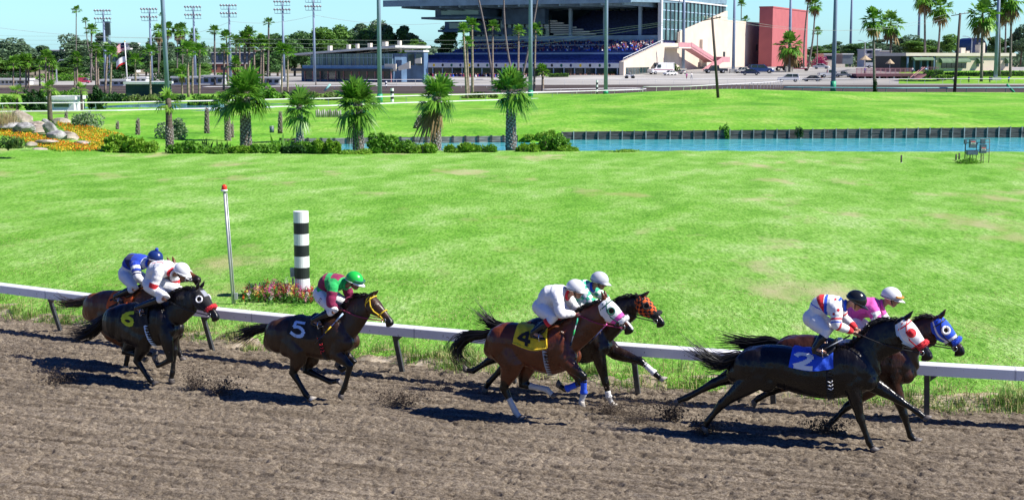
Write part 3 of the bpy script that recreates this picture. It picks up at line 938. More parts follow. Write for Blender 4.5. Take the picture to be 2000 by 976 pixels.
H_("A", seed=1, ground=(246, 719), ang=-29, D=(180, 580), W=(282, 560), poll=(337, 517), crest=(312, 534), under=(338, 580), throat=(347, 547), nose=(391, 546), hs=.98,
   hind_near=((222, 650), (252, 678), (248, 702), (244, 720)), hind_far=((240, 650), (262, 672), (290, 690), (306, 694)),
   fore_near=((322, 640), (344, 664), (350, 688), (357, 704)), fore_far=((330, 640), (352, 655), (334, 670), (326, 658)),
   tail=[((172, 584), 0), ((150, 592), 0), ((128, 592), .0), ((112, 586), .02)], tail_n=110, tail_spread=.06, tail_mat=M_hairbrown,
   coat=coat_mat("rich_bay", (.15, .050, .016), (.012, .008, .006)), cloth=[C_orange], digit=DIG2, digit_mat=C_black, digit_box=(4.7, 5.9, -80, -48), cloth_r=(4.5, 7.4, 84),
   girth=C_orange, bridle=C_white, roll=None, hand=(284, 556), ears=(.7, .7),
   label="bay racehorse wearing an orange saddle cloth, galloping beside the rail behind the black horse")
H_("B", seed=2, ground=(304, 752), ang=-29, D=(217, 608), W=(309, 583), poll=(386, 563), crest=(352, 566), under=(357, 634), throat=(381, 612), nose=(427, 622),
   hind_near=((284, 664), (267, 704), (293, 741), (305, 752)), hind_far=((262, 664), (243, 686), (272, 694), (287, 706)),
   fore_near=((326, 666), (333, 702), (309, 714), (300, 696)), fore_far=((336, 662), (341, 683), (337, 727), (333, 745)),
   tail=[((205, 622), 0), ((186, 640), 0), ((162, 652), 0), ((138, 650), .0)], tail_n=220, tail_spread=.15,
   coat=coat_mat("near_black", (.009, .0055, .0045), (.005, .0045, .0045)), cloth=[C_black], digit=DIG6, digit_w=.13, digit_mat=C_lime, digit_box=(4.2, 5.9, -84, -44), cloth_r=(4.0, 7.5, 86),
   girth=C_paleblue, girth_mark=LETT, girth_mark_mat=C_black, bridle=M_leather, hood=[C_black, C_grey], hood_pattern=lambda t, a: 1 if (abs(a) < 26 and .1 < t < .32) else 0, cup=C_white, roll=C_red, hand=(322, 583), rein_mat=C_black, ears=(.25, 1),
   label="black racehorse with a fleecy red noseband and a yellow-green number on its cloth")
H_("C", seed=3, ground=(611, 782), ang=-26, D=(532, 633), W=(648, 605), poll=(723, 576), crest=(691, 580), under=(703, 648), throat=(721, 620), nose=(768, 632),
   hind_near=((586, 690), (572, 727), (597, 769), (612, 783)), hind_far=((610, 692), (597, 722), (645, 745), (669, 742)),
   fore_near=((655, 690), (684, 714), (673, 756), (662, 776)), fore_far=((668, 690), (691, 706), (668, 722), (657, 712)),
   tail=[((520, 640), 0), ((500, 643), 0), ((478, 652), 0), ((460, 660), 0)], tail_n=160, tail_spread=.085,
   coat=coat_mat("dark_bay", (.040, .018, .008), (.004, .0035, .0035)), cloth=[C_black], digit=DIG5, digit_w=.11, digit_mat=C_paleblue, digit_box=(4.3, 5.7, -80, -40), cloth_r=(4.0, 7.4, 84),
   girth=C_black, girth_mark=CHEV + [[(-.15, 78), (-.15, 125)]], girth_mark_mat=C_red, bridle=C_yellow, hand=(663, 602), rein_mat=C_maroon, ears=(-.1, 1), pale_hoofs=("hind_near",),
   label="dark bay racehorse number 5 with a yellow bridle running alone in the middle")
H_("D", seed=4, ground=(1019, 818), ang=-22, D=(962, 643), W=(1084, 626), poll=(1182, 585), crest=(1140, 601), under=(1150, 668), throat=(1184, 634), nose=(1237, 646), hs=1.03,
   hind_near=((1000, 712), (984, 757), (1007, 804), (1020, 819)), hind_far=((1030, 705), (1020, 750), (1068, 760), (1086, 777)),
   fore_near=((1104, 706), (1140, 735), (1140, 770), (1133, 789)), fore_far=((1114, 712), (1136, 746), (1104, 760), (1087, 750)),
   tail=[((945, 655), 0), ((920, 654), 0), ((897, 670), 0), ((890, 690), 0), ((908, 712), 0)], tail_n=200, tail_spread=.10,
   coat=coat_mat("red_bay", (.105, .026, .008), (.004, .0035, .0035), .28), cloth=[C_yellow], digit=DIG4, digit_w=.12, digit_mat=C_black, digit_box=(4.5, 5.8, -76, -38), cloth_r=(4.2, 7.4, 82), trim=C_yellow,
   girth=C_grey, girth_mark=LETT[:2], girth_mark_mat=C_black, hood=[C_white, C_pink], hood_pattern=lambda t, a: 1 if t > .5 else 0, cup=C_darkgreen, bridle=C_darkgreen, roll=C_white, hand=(1125, 613), rein_mat=C_maroon, ears=(.9, .5),
   wraps={"fore_near": (.08, .95, C_royal), "fore_far": (.1, .95, C_royal)}, socks={"hind_near": .42, "hind_far": .30, "fore_near": .9}, pale_hoofs=("fore_near",), blaze=True,
   label="red bay racehorse with a yellow cloth numbered 4 and blue leg wraps")
H_("E", seed=5, ground=(1197, 792), ang=-22, D=(1022, 634), W=(1148, 612), poll=(1252, 577), crest=(1212, 583), under=(1222, 640), throat=(1243, 622), nose=(1298, 634),
   hind_near=((1026, 686), (985, 714), (955, 746), (944, 763)), hind_far=((1008, 684), (957, 703), (924, 724), (905, 722)),
   fore_near=((1168, 690), (1183, 748), (1189, 775), (1197, 793)), fore_far=((1202, 688), (1253, 706), (1281, 731), (1297, 744)),
   tail=[((1000, 640), 0), ((968, 636), 0), ((948, 626), 0), ((932, 614), 0)], tail_n=150, tail_spread=.06,
   coat=coat_mat("brown", (.024, .012, .006), (.004, .0035, .0035), .26), cloth=[C_green], girth=C_black, cloth_r=(5, 7.4, 70),
   hood=[C_orange, C_black], hood_pattern=lambda t, a: int((int(t * 13) + int((a + 300) / 24)) % 2), cup=C_black, roll=C_black, hand=(1180, 592), ears=(-.1, 1),
   wraps={"fore_near": (.55, 1.0, C_white), "fore_far": (.12, .92, C_white)}, pale_hoofs=("fore_near", "fore_far"), socks={"fore_near": .95},
   label="dark brown racehorse in an orange and black chequered hood beside the red bay")
H_("F", seed=6, ground=(1704, 879), ang=-19, D=(1447, 689), W=(1644, 667), chest=.07, poll=(1765, 622), crest=(1708, 630), under=(1722, 705), throat=(1764, 684), nose=(1821, 699), hs=1.02,
   hind_near=((1478, 735), (1410, 788), (1382, 822), (1373, 839)), hind_far=((1462, 720), (1394, 748), (1341, 776), (1313, 786)),
   fore_near=((1664, 752), (1681, 819), (1697, 863), (1707, 880)), fore_far=((1702, 748), (1758, 782), (1792, 804), (1813, 821)),
   tail=[((1436, 698), 0), ((1414, 708), 0), ((1385, 704), 0), ((1352, 682), 0)], tail_n=190, tail_spread=.12,
   coat=coat_mat("black", (.007, .0055, .0055), (.005, .005, .005), .26), cloth=[C_royal], digit=DIG2, digit_w=.14, digit_mat=C_white, digit_box=(4.9, 6.1, -72, -36), cloth_r=(4.7, 7.4, 76),
   girth=C_black, girth_mark=CHEV, girth_mark_mat=C_white, hood=[C_white, C_paleblue], hood_pattern=lambda t, a: 1 if abs(a) > 118 else 0, cup=C_red, cup_fill=True, bridle=C_red, roll=C_red, hand=(1668, 649), rein_mat=C_black, ears=(.15, 1),
   label="glossy black racehorse with blue saddle cloth numbered 2 and red eye cups")
H_("G", seed=7, ground=(1791, 862), ang=-19, D=(1522, 666), W=(1722, 655), chest=.07, poll=(1833, 619), crest=(1792, 623), under=(1796, 692), throat=(1829, 672), nose=(1884, 690),
   hind_near=((1560, 735), (1508, 762), (1482, 777), (1470, 786)), hind_far=((1545, 720), (1492, 745), (1455, 768), (1440, 776)),
   fore_near=((1744, 748), (1766, 811), (1778, 851), (1792, 863)), fore_far=((1712, 752), (1654, 794), (1626, 822), (1610, 838)),
   tail=[((1500, 664), 0), ((1468, 668), 0), ((1440, 664), 0), ((1408, 660), 0)], tail_n=130, tail_spread=.05,
   coat=coat_mat("mahogany", (.040, .014, .007), (.004, .0035, .0035), .26), cloth=[C_white], girth=C_black, cloth_r=(5, 7.4, 60),
   hood=[C_royal, C_white], hood_pattern=lambda t, a: 1 if (t > .53 or abs(abs(a) - 112) < 6) else 0, cup=C_white, cup_r=.02, roll=C_royal, hand=(1742, 648), ears=(.3, 1),
   label="dark mahogany racehorse in a blue hood, on the rail side of the black horse")
# ================================================================== jockeys
M_skin = mat("skin", (0.42, 0.22, 0.14), 0.5, 0.12, 12)
M_skind = mat("skin_tan", (0.26, 0.125, 0.075), 0.5, 0.12, 12)
M_boot = mat("boot_leather", (0.012, 0.012, 0.014), 0.22, 0.2, 10, spec=0.5)
M_lens = mat("goggle_lens", (0.02, 0.022, 0.03), 0.06, 0.1, 10, spec=0.8)
M_amber = mat("goggle_amber", (0.75, 0.30, 0.02), 0.1, 0.1, 10)


def hmat(name, col, rough=0.3):
    return mat("helmet_" + name, col, rough, 0.05, 6, spec=0.5)


def make_jockey(key, p, sp):
    hs = HORSES[key]; fr = hs["fr"]
    base = fr.pl(*p["foot"], 0.0)
    root = empty("person", fr.g + fr.u * base[0] + np.array([0, 0, base[2]]), fr.a, sp["label"], "jockey", "jockeys riding in the race")
    L = lambda q, lat: fr.pl(*q, lat) - base
    M = lambda v: v * np.array([1, -1, 1])
    hip, mid, sho = L(p["hip"], 0), L(p["mid"], 0), L(p["sho"], 0)
    hd = L(p["head"], 0)
    pitch = R(sp.get("pitch", -12)); f = np.array([math.cos(pitch), 0, math.sin(pitch)]); up = np.array([-f[2], 0, f[0]]); sd = np.array([0, 1.0, 0])
    yaw = R(sp.get("yaw", 0)); f2 = f * math.cos(yaw) + sd * math.sin(yaw); sd = -f * math.sin(yaw) + sd * math.cos(yaw); f = f2
    neck = hd - up * 0.13 - f * 0.045
    nb = sho * 0.45 + neck * 0.55
    arms, legs = [], []
    for s in (-1, 1):
        sj = sho + np.array([0.0, s * 0.175, -0.025]); el = L(p["elbow"], -.25); ha = L(p["hand"], -.07)
        if s > 0:
            el = M(el) + np.array([0.04, 0, 0.02]); ha = M(ha) + np.array([0.03, 0, 0.015])
        arms.append((sj, el, ha, s))
        hj = hip + np.array([0.02, s * 0.095, -0.03]); kn = L(p["knee"], -.225); ft = L(p["foot"], -.27)
        if s > 0:
            kn, ft = M(kn) + np.array([.02, 0, .01]), M(ft)
        legs.append((hj, kn, ft + np.array([-0.07, 0, 0.075]), ft, s))
    A = lambda a, b, t: a * (1 - t) + b * t
    # ---- the body, one continuous figure
    mb = MB()
    mb.tube(catmull([hip - np.array([.04, 0, .02]), hip, mid, sho, nb, neck + up * .05], 16), [.08, .10, .10, .10, .10, .10, .10, .10, .10, .10, .09, .08, .065, .055, .05, .05], 12)
    mb.ball(hd - up * .012, 0.098, 14, 10)
    mb.ball(hd - up * .07 + f * .025, 0.072, 12, 9)
    mb.ball(hd - up * .125 + f * .055, (0.034, 0.034, 0.028), 10, 7)          # chin
    mb.tube([hd - up * .035 + f * .085, hd - up * .075 + f * .118, hd - up * .085 + f * .085], [.010, .017, .012], 7)   # nose
    mb.tube([hd - up * .108 + f * .082 - sd * .022, hd - up * .106 + f * .092, hd - up * .108 + f * .082 + sd * .022], [.007, .010, .007], 6)   # mouth
    for s in (-1, 1):
        mb.ball(hd - up * .055 + sd * s * .088, (0.018, 0.012, 0.03), 8, 6)     # ear
        mb.ball(hd - up * .03 + f * .08 + sd * s * .035, .018, 8, 6)            # brow and cheek
    for sj, el, ha, s in arms:
        mb.tube([sj, el], [.05, .042], 9); mb.tube([el, A(el, ha, .3), A(el, ha, .95)], [.042, .043, .028], 9)
        dr = (ha - el) / np.linalg.norm(ha - el); dn = np.array([0, 0, -1.0]); dn = dn - dr * (dn @ dr); dn /= np.linalg.norm(dn); lt = np.cross(dr, dn)
        pc = ha + dr * .03
        mb.ball(pc, (.042, .034, .036), 9, 7); mb.ball(ha + dr * .055, (.032, .036, .03), 9, 7)
        for k in range(4):                    # fingers closed round the reins
            o = ha + dr * .075 + lt * (k - 1.5) * .021; ln = (.9, 1.05, 1.0, .8)[k]
            mb.tube([o - dr * .02, o + dr * .022 * ln, o + dr * .026 * ln + dn * .026 * ln, o + dr * .004 + dn * .036 * ln], [.0105, .0105, .010, .008], 6)
        th = ha + dr * .025 + lt * -s * .034
        mb.tube([th, th + dr * .035 + lt * -s * .01, th + dr * .058 + dn * .018], [.013, .012, .009], 6)
    for hj, kn, an, ft, s in legs:
        mb.tube([hj, A(hj, kn, .5), kn], [.088, .075, .055], 10); mb.tube([kn, A(kn, an, .35), an], [.052, .052, .034], 10)
        mb.tube([an, ft + np.array([.02, 0, .03]), ft + np.array([.09, 0, .02])], [.034, .032, .022], 8)
    union(mb, "body", sp.get("skin", M_skin), root, voxel=.0085, smooth=2)
    # ---- silks
    jb = MB()
    tl = catmull([hip + (mid - hip) * .02, A(hip, mid, .6), mid, A(mid, sho, .5), sho, nb], 15)
    tr = np.interp(np.linspace(0, 1, 15), [0, .2, .5, .75, .9, 1], [.125, .135, .15, .145, .115, .07]); tla = np.interp(np.linspace(0, 1, 15), [0, .2, .5, .75, .9, 1], [.15, .16, .18, .205, .17, .08])
    rp = 1 + 0.035 * np.sin(np.arange(15) * 2.3)
    jb.tube(list(tl), [(a * q, b * q) for a, b, q in zip(tla, tr, rp)], 16, side=(0, 1, 0))
    for sj, el, ha, s in arms:
        pts = catmull([sj - np.array([.05, s * .06, 0]), A(sj, el, .1), A(sj, el, .55), el, A(el, ha, .45), A(el, ha, .9)], 22)
        rr = np.interp(np.linspace(0, 1, 22), [0, .2, .55, .7, .9, 1], [.09, .092, .078, .070, .056, .042]) * (1 + .05 * np.sin(np.arange(22) * 2.1 + s))
        jb.tube(list(pts), list(rr), 12)
    jk = union(jb, "silks", sp["silks"], root, voxel=.0105, smooth=2)
    me = jk.data; n = len(me.polygons); c = np.zeros(n * 3, dtype=np.float32); me.polygons.foreach_get("center", c); c = c.reshape(-1, 3)

    def seg(a, b):
        d = b - a; t = np.clip(((c - a) @ d) / (d @ d), 0, 1)
        return np.linalg.norm(c - (a + t[:, None] * d), axis=1), t
    ta, da = np.zeros(n), np.full(n, 9.0)
    for sj, el, ha, s in arms:
        for (a, b, o) in ((sj, el, 0), (el, ha, .5)):
            d, t = seg(a, b); q = d < da; da[q] = d[q]; ta[q] = o + t[q] * .5
    dt, tt = np.full(n, 9.0), np.zeros(n)
    ln = np.linspace(0, 1, 15)
    for i in range(14):
        d, t = seg(tl[i], tl[i + 1]); q = d < dt; dt[q] = d[q]; tt[q] = ln[i] + t[q] / 14
    is_arm = da < dt * 0.72
    me.polygons.foreach_set("material_index", sp["style"](is_arm, ta, tt, c, c - hip).astype(np.int32)); me.update()
    # ---- breeches
    bb = MB()
    bb.ball(hip + np.array([-.01, 0, -.01]), (.155, .165, .14), 16, 11)
    for hj, kn, an, ft, s in legs:
        bb.tube([hj, A(hj, kn, .3), A(hj, kn, .75), kn, A(kn, an, .16), A(kn, an, .34)], [.125, .118, .092, .078, .068, .058], 12)
    union(bb, "breeches", sp.get("breeches", C_white), root, voxel=.011, smooth=4)
    # ---- boots, irons
    for hj, kn, an, ft, s in legs:
        b_ = MB()
        t0 = .24
        b_.tube([A(kn, an, t0), A(kn, an, .45), A(kn, an, .75), an, an - np.array([.01, 0, .045])], [.066, .066, .052, .044, .042], 12)
        b_.tube([an - np.array([.035, 0, .055]), ft + np.array([.02, 0, .0]), ft + np.array([.085, 0, -.012]), ft + np.array([.125, 0, -.015])], [(.036, .03), (.040, .03), (.040, .026), (.024, .016)], 10, side=(0, 1, 0))
        bt = union(b_, "boot", M_boot, root, voxel=.009, smooth=2)
        if sp.get("cuff"):
            q = MB(); q.tube([A(kn, an, t0 - .02), A(kn, an, t0 + .12)], [.070, .070], 14); q.build("boot_cuff", sp["cuff"], bt, True)
        q = MB(); o = ft + np.array([.05, 0, -.04])
        q.tube([o + np.array([0, -.05, 0]), o + np.array([0, .05, 0]), o + np.array([-.01, .045, .07]), o + np.array([-.015, 0, .12]), o + np.array([-.01, -.045, .07]), o + np.array([0, -.05, 0])], .008, 6)
        q.build("stirrup_iron", M_steel, root, True)
    # ---- helmet: dome, band, peak, chin strap
    hb = MB(); rg = []
    for i in range(11):
        th = R(4 + 104 * i / 10); r_ = .135 * math.sin(th); z_ = .132 * math.cos(th)
        rg.append([hd + f * (r_ * 1.10 * math.cos(q) - .008) + sd * r_ * .92 * math.sin(q) + up * z_ for q in np.linspace(0, 2 * math.pi, 25)[:-1]])
    hb.loft(rg, caps=True)
    hl = hb.build("helmet", sp["helmet"], root, True)
    pk = MB(); rows = []
    for dx, dz in ((.0, .004), (.045, -.012), (.07, -.026), (.045, -.020), (.0, -.008)):
        rows.append([hd + up * (-.02 + dz * (1 if abs(q) < 1 else 1)) + f * (.145 * math.cos(q) + dx * math.cos(q * 1.15) - .006) + sd * .122 * math.sin(q) for q in np.linspace(-1.2, 1.2, 15)])
    pk.loft(rows, closed=False)
    pk.build("peak", sp.get("peak", sp["helmet"]), hl, True)
    bn = MB(); bn.tube([hd + up * -.024 + f * (.148 * math.cos(q) - .008) + sd * .126 * math.sin(q) for q in np.linspace(0, 2 * math.pi, 25)], [(.005, .011)] * 25, 6); bn.build("helmet_band", sp.get("band", C_black), hl, True)
    st = MB(); st.tube([hd - up * .03 - sd * .112, hd - up * .10 + f * .03 - sd * .075, hd - up * .152 + f * .05, hd - up * .10 + f * .03 + sd * .075, hd - up * .03 + sd * .112], .008, 5); st.build("chin_strap", M_leather, hl, True)
    if sp.get("pompom"):
        q = MB(); q.ball(hd + up * .15, .032, 10, 7); q.build("pompom", sp["pompom"], hl, True)
    gg = MB()
    gg.tube([hd - up * .042 + f * (.122 * math.cos(q) - .004) + sd * .102 * math.sin(q) for q in np.linspace(-1.5, 1.5, 17)], [(.009, .02)] * 17, 6)
    g1 = gg.build("goggles", sp.get("goggle", C_black), root, True)
    for s in (-1, 1):
        q = MB(); q.ball(hd - up * .043 + f * .112 + sd * s * .038, (.026, .030, .022), 10, 7); q.build("lens", sp.get("lens", M_lens), g1, True)
    if sp.get("spare"):
        q = MB(); q.tube([hd + up * .02 + f * (.158 * math.cos(a) - .004) + sd * .135 * math.sin(a) for a in np.linspace(-1.1, 1.1, 13)], [(.014, .022)] * 13, 6); q.build("spare_goggles", sp["spare"], hl, True)
    # collar
    cl = MB(); cc = A(nb, neck, .25); a_, b_ = frame(neck - sho)
    cl.tube([cc + a_ * .07 * math.cos(q) + b_ * .075 * math.sin(q) for q in np.linspace(0, 2 * math.pi, 15)], .022, 7)
    cl.build("collar", sp.get("collar", C_white), root, True)
    if sp.get("leg_mark"):                     # lettering strokes on the near thigh
        lm = MB(); hj, kn = legs[0][0], legs[0][1]; d_ = (kn - hj) / np.linalg.norm(kn - hj); w_ = np.cross(np.array([0, 1.0, 0]), d_)
        for i in range(4):
            o = A(hj, kn, .25 + .17 * i); r_ = .118 - .02 * i
            ox = np.array([0, -r_, 0])
            for a, b in (((-.02, .035), (.02, .035)), ((-.02, .035), (-.02, -.035)), ((-.02, -.035), (.02, -.035)), ((-.02, 0), (.015, 0))):
                lm.tube([o + ox * .97 + d_ * a[0] + w_ * a[1], o + ox * .97 + d_ * b[0] + w_ * b[1]], .008, 4)
        lm.build("leg_lettering", sp["leg_mark"], root)
    return root


def st_blue(arm, ta, tt, c, d):
    m = np.where(tt < .20, 0, 1); m[(tt > .42) & (tt < .62) & (d[:, 1] < -.05)] = 2; m[tt > .93] = 0
    a = np.where(ta < .1, 1, np.where(ta < .24, 0, np.where(ta < .32, 1, np.where(ta < .38, 2, np.where(ta < .42, 0, np.where(ta < .48, 2, 0))))))
    return np.where(arm, a, m)


def st_white_red(arm, ta, tt, c, d):
    m = np.zeros(len(tt)); m[(tt > .955)] = 1; m[(np.abs(np.abs(d[:, 1]) - .1) < .007) & (tt > .45) & (tt < .8)] = 1
    return np.where(arm, np.where((ta > .36) & (ta < .5), 1, 0), m)


def st_maroon(arm, ta, tt, c, d):
    m = np.zeros(len(tt)); m[(tt < .16)] = 1; m[(np.abs(tt - .55 - .25 * np.abs(d[:, 1])) < .10)] = 1; m[tt > .9] = 1
    return np.where(arm, np.where(ta < .17, 1, 0), m)


def st_plain(arm, ta, tt, c, d):
    return np.zeros(len(tt))


def st_diamond(arm, ta, tt, c, d):
    u = np.floor((c[:, 0] * .8 + c[:, 2]) / .075) + np.floor((c[:, 0] * .8 - c[:, 2]) / .075)
    return (u % 2)


def st_stars(arm, ta, tt, c, d):
    m = np.zeros(len(tt)); m[(tt > .40) & (tt < .50)] = 1; m[(tt > .50) & (tt < .58)] = 2; m[(tt > .30) & (tt < .34)] = 2
    cell = ((np.floor(c[:, 0] / .06) * 7 + np.floor(c[:, 2] / .06) * 13 + np.floor(c[:, 1] / .08) * 5) % 5)
    fx, fz = np.mod(c[:, 0], .06) - .03, np.mod(c[:, 2], .06) - .03
    blob = (fx ** 2 + fz ** 2 < .021 ** 2)
    m[(tt > .60) & blob & (cell == 0)] = 1; m[(tt > .60) & blob & (cell == 2)] = 2
    a = np.where((ta > .30) & (ta < .36), 1, np.where((ta > .42) & (ta < .46), 2, np.where((ta > .50) & (ta < .56), 1, np.where(ta > .80, 1, 0))))
    a = np.where((ta < .28) & blob & (cell == 1), 1, a)
    return np.where(arm, a, m)


def st_pink(arm, ta, tt, c, d):
    m = np.zeros(len(tt)); m[tt < .1] = 1
    u = np.sin(c[:, 0] * 38 + 1) + np.sin(c[:, 2] * 44)
    return np.where(arm, np.where((ta < .12), 0, np.where(u > .5, 0, 1)), m)


make_jockey("A", dict(hip=(249, 532), mid=(258, 511), sho=(278, 512), head=(304, 503), elbow=(268, 539), hand=(285, 557), knee=(263, 562), foot=(231, 588)),
            dict(silks=[C_white, C_blue, C_navy], style=st_blue, helmet=hmat("blue", (.012, .032, .15)), band=C_white, pompom=C_blue, collar=C_royal, label="jockey in blue and white silks and a blue cap topped with a pompom"))
make_jockey("B", dict(hip=(297, 551), mid=(305, 527), sho=(325, 524), head=(356, 528), elbow=(299, 563), hand=(322, 583), knee=(324, 580), foot=(273, 610)),
            dict(silks=[C_white, C_red], style=st_white_red, helmet=hmat("white", (.78, .78, .78)), band=C_white, collar=C_white, skin=M_skind, pitch=-20, label="jockey in white silks with red armbands riding the black horse at the back"))
make_jockey("C", dict(hip=(631, 572), mid=(641, 551), sho=(662, 552), head=(693, 546), elbow=(646, 592), hand=(663, 602), knee=(652, 606), foot=(619, 635)),
            dict(silks=[C_maroon, C_green], style=st_maroon, helmet=hmat("green", (.02, .48, .06)), band=C_white, peak=hmat("white", (.78, .78, .78)), collar=C_green, skin=M_skind, pitch=-18, breeches=C_white, leg_mark=C_maroon, spare=C_darkgreen, label="jockey in maroon and green silks and a green helmet"))
make_jockey("D", dict(hip=(1060, 598), mid=(1072, 576), sho=(1096, 573), head=(1125, 562), elbow=(1095, 612), hand=(1125, 613), knee=(1081, 621), foot=(1049, 659)),
            dict(silks=[C_white], style=st_plain, helmet=hmat("white", (.78, .78, .78)), band=C_black, collar=C_red, cuff=C_red, pitch=-10, label="jockey all in white with a red collar and red boot tops"))
make_jockey("E", dict(hip=(1110, 590), mid=(1120, 568), sho=(1145, 562), head=(1172, 546), elbow=(1154, 590), hand=(1180, 592), knee=(1132, 612), foot=(1100, 645)),
            dict(silks=[C_aqua, C_white], style=st_diamond, helmet=hmat("pearl", (.55, .57, .6)), band=C_navy, collar=C_blue, skin=M_skind, label="jockey in green and white diamond silks with a pale grey helmet"))
make_jockey("F", dict(hip=(1590, 620), mid=(1604, 595), sho=(1636, 596), head=(1674, 585), elbow=(1634, 634), hand=(1668, 649), knee=(1614, 648), foot=(1601, 690)),
            dict(silks=[C_white, C_red, C_royal], style=st_stars, helmet=hmat("black", (.012, .014, .016), .18), band=C_black, collar=C_royal, pitch=-28, label="jockey in red white and blue silks wearing a shiny black helmet"))
make_jockey("G", dict(hip=(1664, 626), mid=(1676, 603), sho=(1708, 598), head=(1742, 578), elbow=(1714, 632), hand=(1742, 648), knee=(1692, 655), foot=(1674, 690)),
            dict(silks=[C_pink, C_white], style=st_pink, helmet=hmat("white", (.78, .78, .78)), band=C_black, collar=C_pink, spare=M_amber, lens=mat("pale_lens", (.5, .55, .35), .1, .1, 5), label="jockey in pink and white silks with amber goggles on a white helmet"))


def crop(key, a, b, la, lb, handle, shaft, label, band=None):
    fr = HORSES[key]["fr"]; p0, p1 = fr.pl(*a, la), fr.pl(*b, lb)
    root = empty("riding_crop", fr.g + fr.u * p0[0] + fr.v * p0[1] + np.array([0, 0, p0[2]]), fr.a, label, "whip", "riding crops held by the jockeys")
    d = p1 - p0; m = MB(); m.tube([d * .28, d * .95], [.009, .006], 6); m.build("shaft", shaft, root, True)
    m = MB(); m.tube([d * 0, d * .28], [.013, .011], 8); m.build("handle", handle, root, True)
    m = MB(); u_, v_ = frame(d); e = d / np.linalg.norm(d)
    m.bar(d * .9, d * 1.06, .035, .008); m.build("flap", M_leather, root)
    if band:
        m = MB(); m.tube([d * .45, d * .68], [.011, .010], 7); m.build("grip_band", band, root, True)


crop("C", (670, 612), (618, 668), -.14, -.36, C_paleblue, C_navy, "dark crop with a yellow band held by the maroon and green jockey", C_yellow)
crop("D", (1129, 620), (1115, 672), -.12, -.30, C_aqua, C_grey, "green and grey crop held by the jockey all in white", C_green)
crop("E", (1185, 632), (1153, 668), -.12, -.38, C_pink, C_navy, "pink-handled crop held by the green and white jockey")
crop("F", (1660, 655), (1612, 680), -.10, -.36, C_black, C_grey, "thin grey crop held by the jockey in the black helmet")

# ================================================================== inner rail, posts, distance pole, lamp pole, flowers
M_railw = mat("rail_white", (0.82, 0.82, 0.82), 0.35, 0.03, 3)
_nt = M_railw.node_tree; _b = _nt.nodes["Principled BSDF"]; _src = _b.inputs["Base Color"].links[0].from_socket     # flecks of thrown mud on the white paint
_tc = _nt.nodes.new("ShaderNodeTexCoord"); _n = _nt.nodes.new("ShaderNodeTexNoise"); _n.inputs["Scale"].default_value = 26; _n.inputs["Detail"].default_value = 3; _nt.links.new(_tc.outputs["Object"], _n.inputs["Vector"])
_r = _nt.nodes.new("ShaderNodeMapRange"); _r.inputs["From Min"].default_value = .68; _r.inputs["From Max"].default_value = .72; _nt.links.new(_n.outputs["Fac"], _r.inputs["Value"])
_m = _nt.nodes.new("ShaderNodeMix"); _m.data_type = "RGBA"; _nt.links.new(_r.outputs[0], _m.inputs["Factor"]); _nt.links.new(_src, _m.inputs["A"]); _m.inputs["B"].default_value = (.16, .12, .09, 1); _nt.links.new(_m.outputs["Result"], _b.inputs["Base Color"])
M_post = mat("rail_post", (0.055, 0.06, 0.065), 0.55, 0.25, 8, bump=0.1)
rl = empty("running_rail", (0, float(rail_y(0.0)), 0), 0, "white inner running rail on leaning dark posts", "rail")
o0 = np.array([0, float(rail_y(0.0)), 0])
OV, RT = 0.36, 0.90                        # overhang towards the track, height of the rail top


def rail_sec(x):
    t, n = rail_dir(x); b = np.array([x, float(rail_y(x)), 0]) - n * OV - o0
    prof = [(-.128, RT - .165), (-.132, RT - .012), (-.122, RT), (.0, RT + .008), (.115, RT), (.13, RT - .02), (.12, RT - .13), (.02, RT - .12)]
    return [b + n * a + np.array([0, 0, z]) for a, z in prof]


m = MB(); m.loft([rail_sec(x) for x in np.linspace(-19, 12, 70)]); m.build("rail_beam", M_railw, rl)
for x in np.arange(-18.2, 11.5, 1.52):
    m = MB()
    m.loft([[p + (p - np.mean(rail_sec(x_), axis=0)) * .02 for p in rail_sec(x_)] for x_ in (x - .012, x + .012)])
    m.build("joint_sleeve", mat("rail_joint", (.55, .55, .56), .4, .1, 5), rl)
pts_x = [float(at(126, 645)[0]) - 5.5, float(at(126, 645)[0]) - 3.75, float(at(126, 645)[0]) - 1.85] + [float(at(*q)[0]) for q in [(126, 645), (270, 666), (420, 686), (606, 707), (791, 726), (1009, 746), (1249, 767), (1514, 791), (1811, 811)]]
pts_x += [pts_x[-1] + 2.15, pts_x[-1] + 4.25]
for x in pts_x:
    t, n = rail_dir(x); b = np.array([x, float(rail_y(x)), 0]) - o0
    top = b - n * OV * .9 + np.array([0, 0, RT - .13]) - t * .03
    m = MB(); m.bar(b + np.array([0, 0, -.25]), top, .085, .05, up=n)
    m.bar(top - n * .06 + np.array([0, 0, -.012]), top + n * .20 + t * .0 + np.array([0, 0, -.03]), .1, .02)
    m.add([top + t * .05 + np.array([0, 0, -.02]), top + t * .22 + np.array([0, 0, -.02]), top + t * .05 + np.array([0, 0, -.16]), top + t * .05 + n * .03 + np.array([0, 0, -.02]), top + t * .22 + n * .03 + np.array([0, 0, -.02]), top + t * .05 + n * .03 + np.array([0, 0, -.16])], [(0, 2, 1), (3, 4, 5), (0, 1, 4, 3), (1, 2, 5, 4), (2, 0, 3, 5)])
    m.build("post", M_post, rl)


def lz(x, y):
    return float(lawn_h(np.array([x]), np.array([y]))[0])


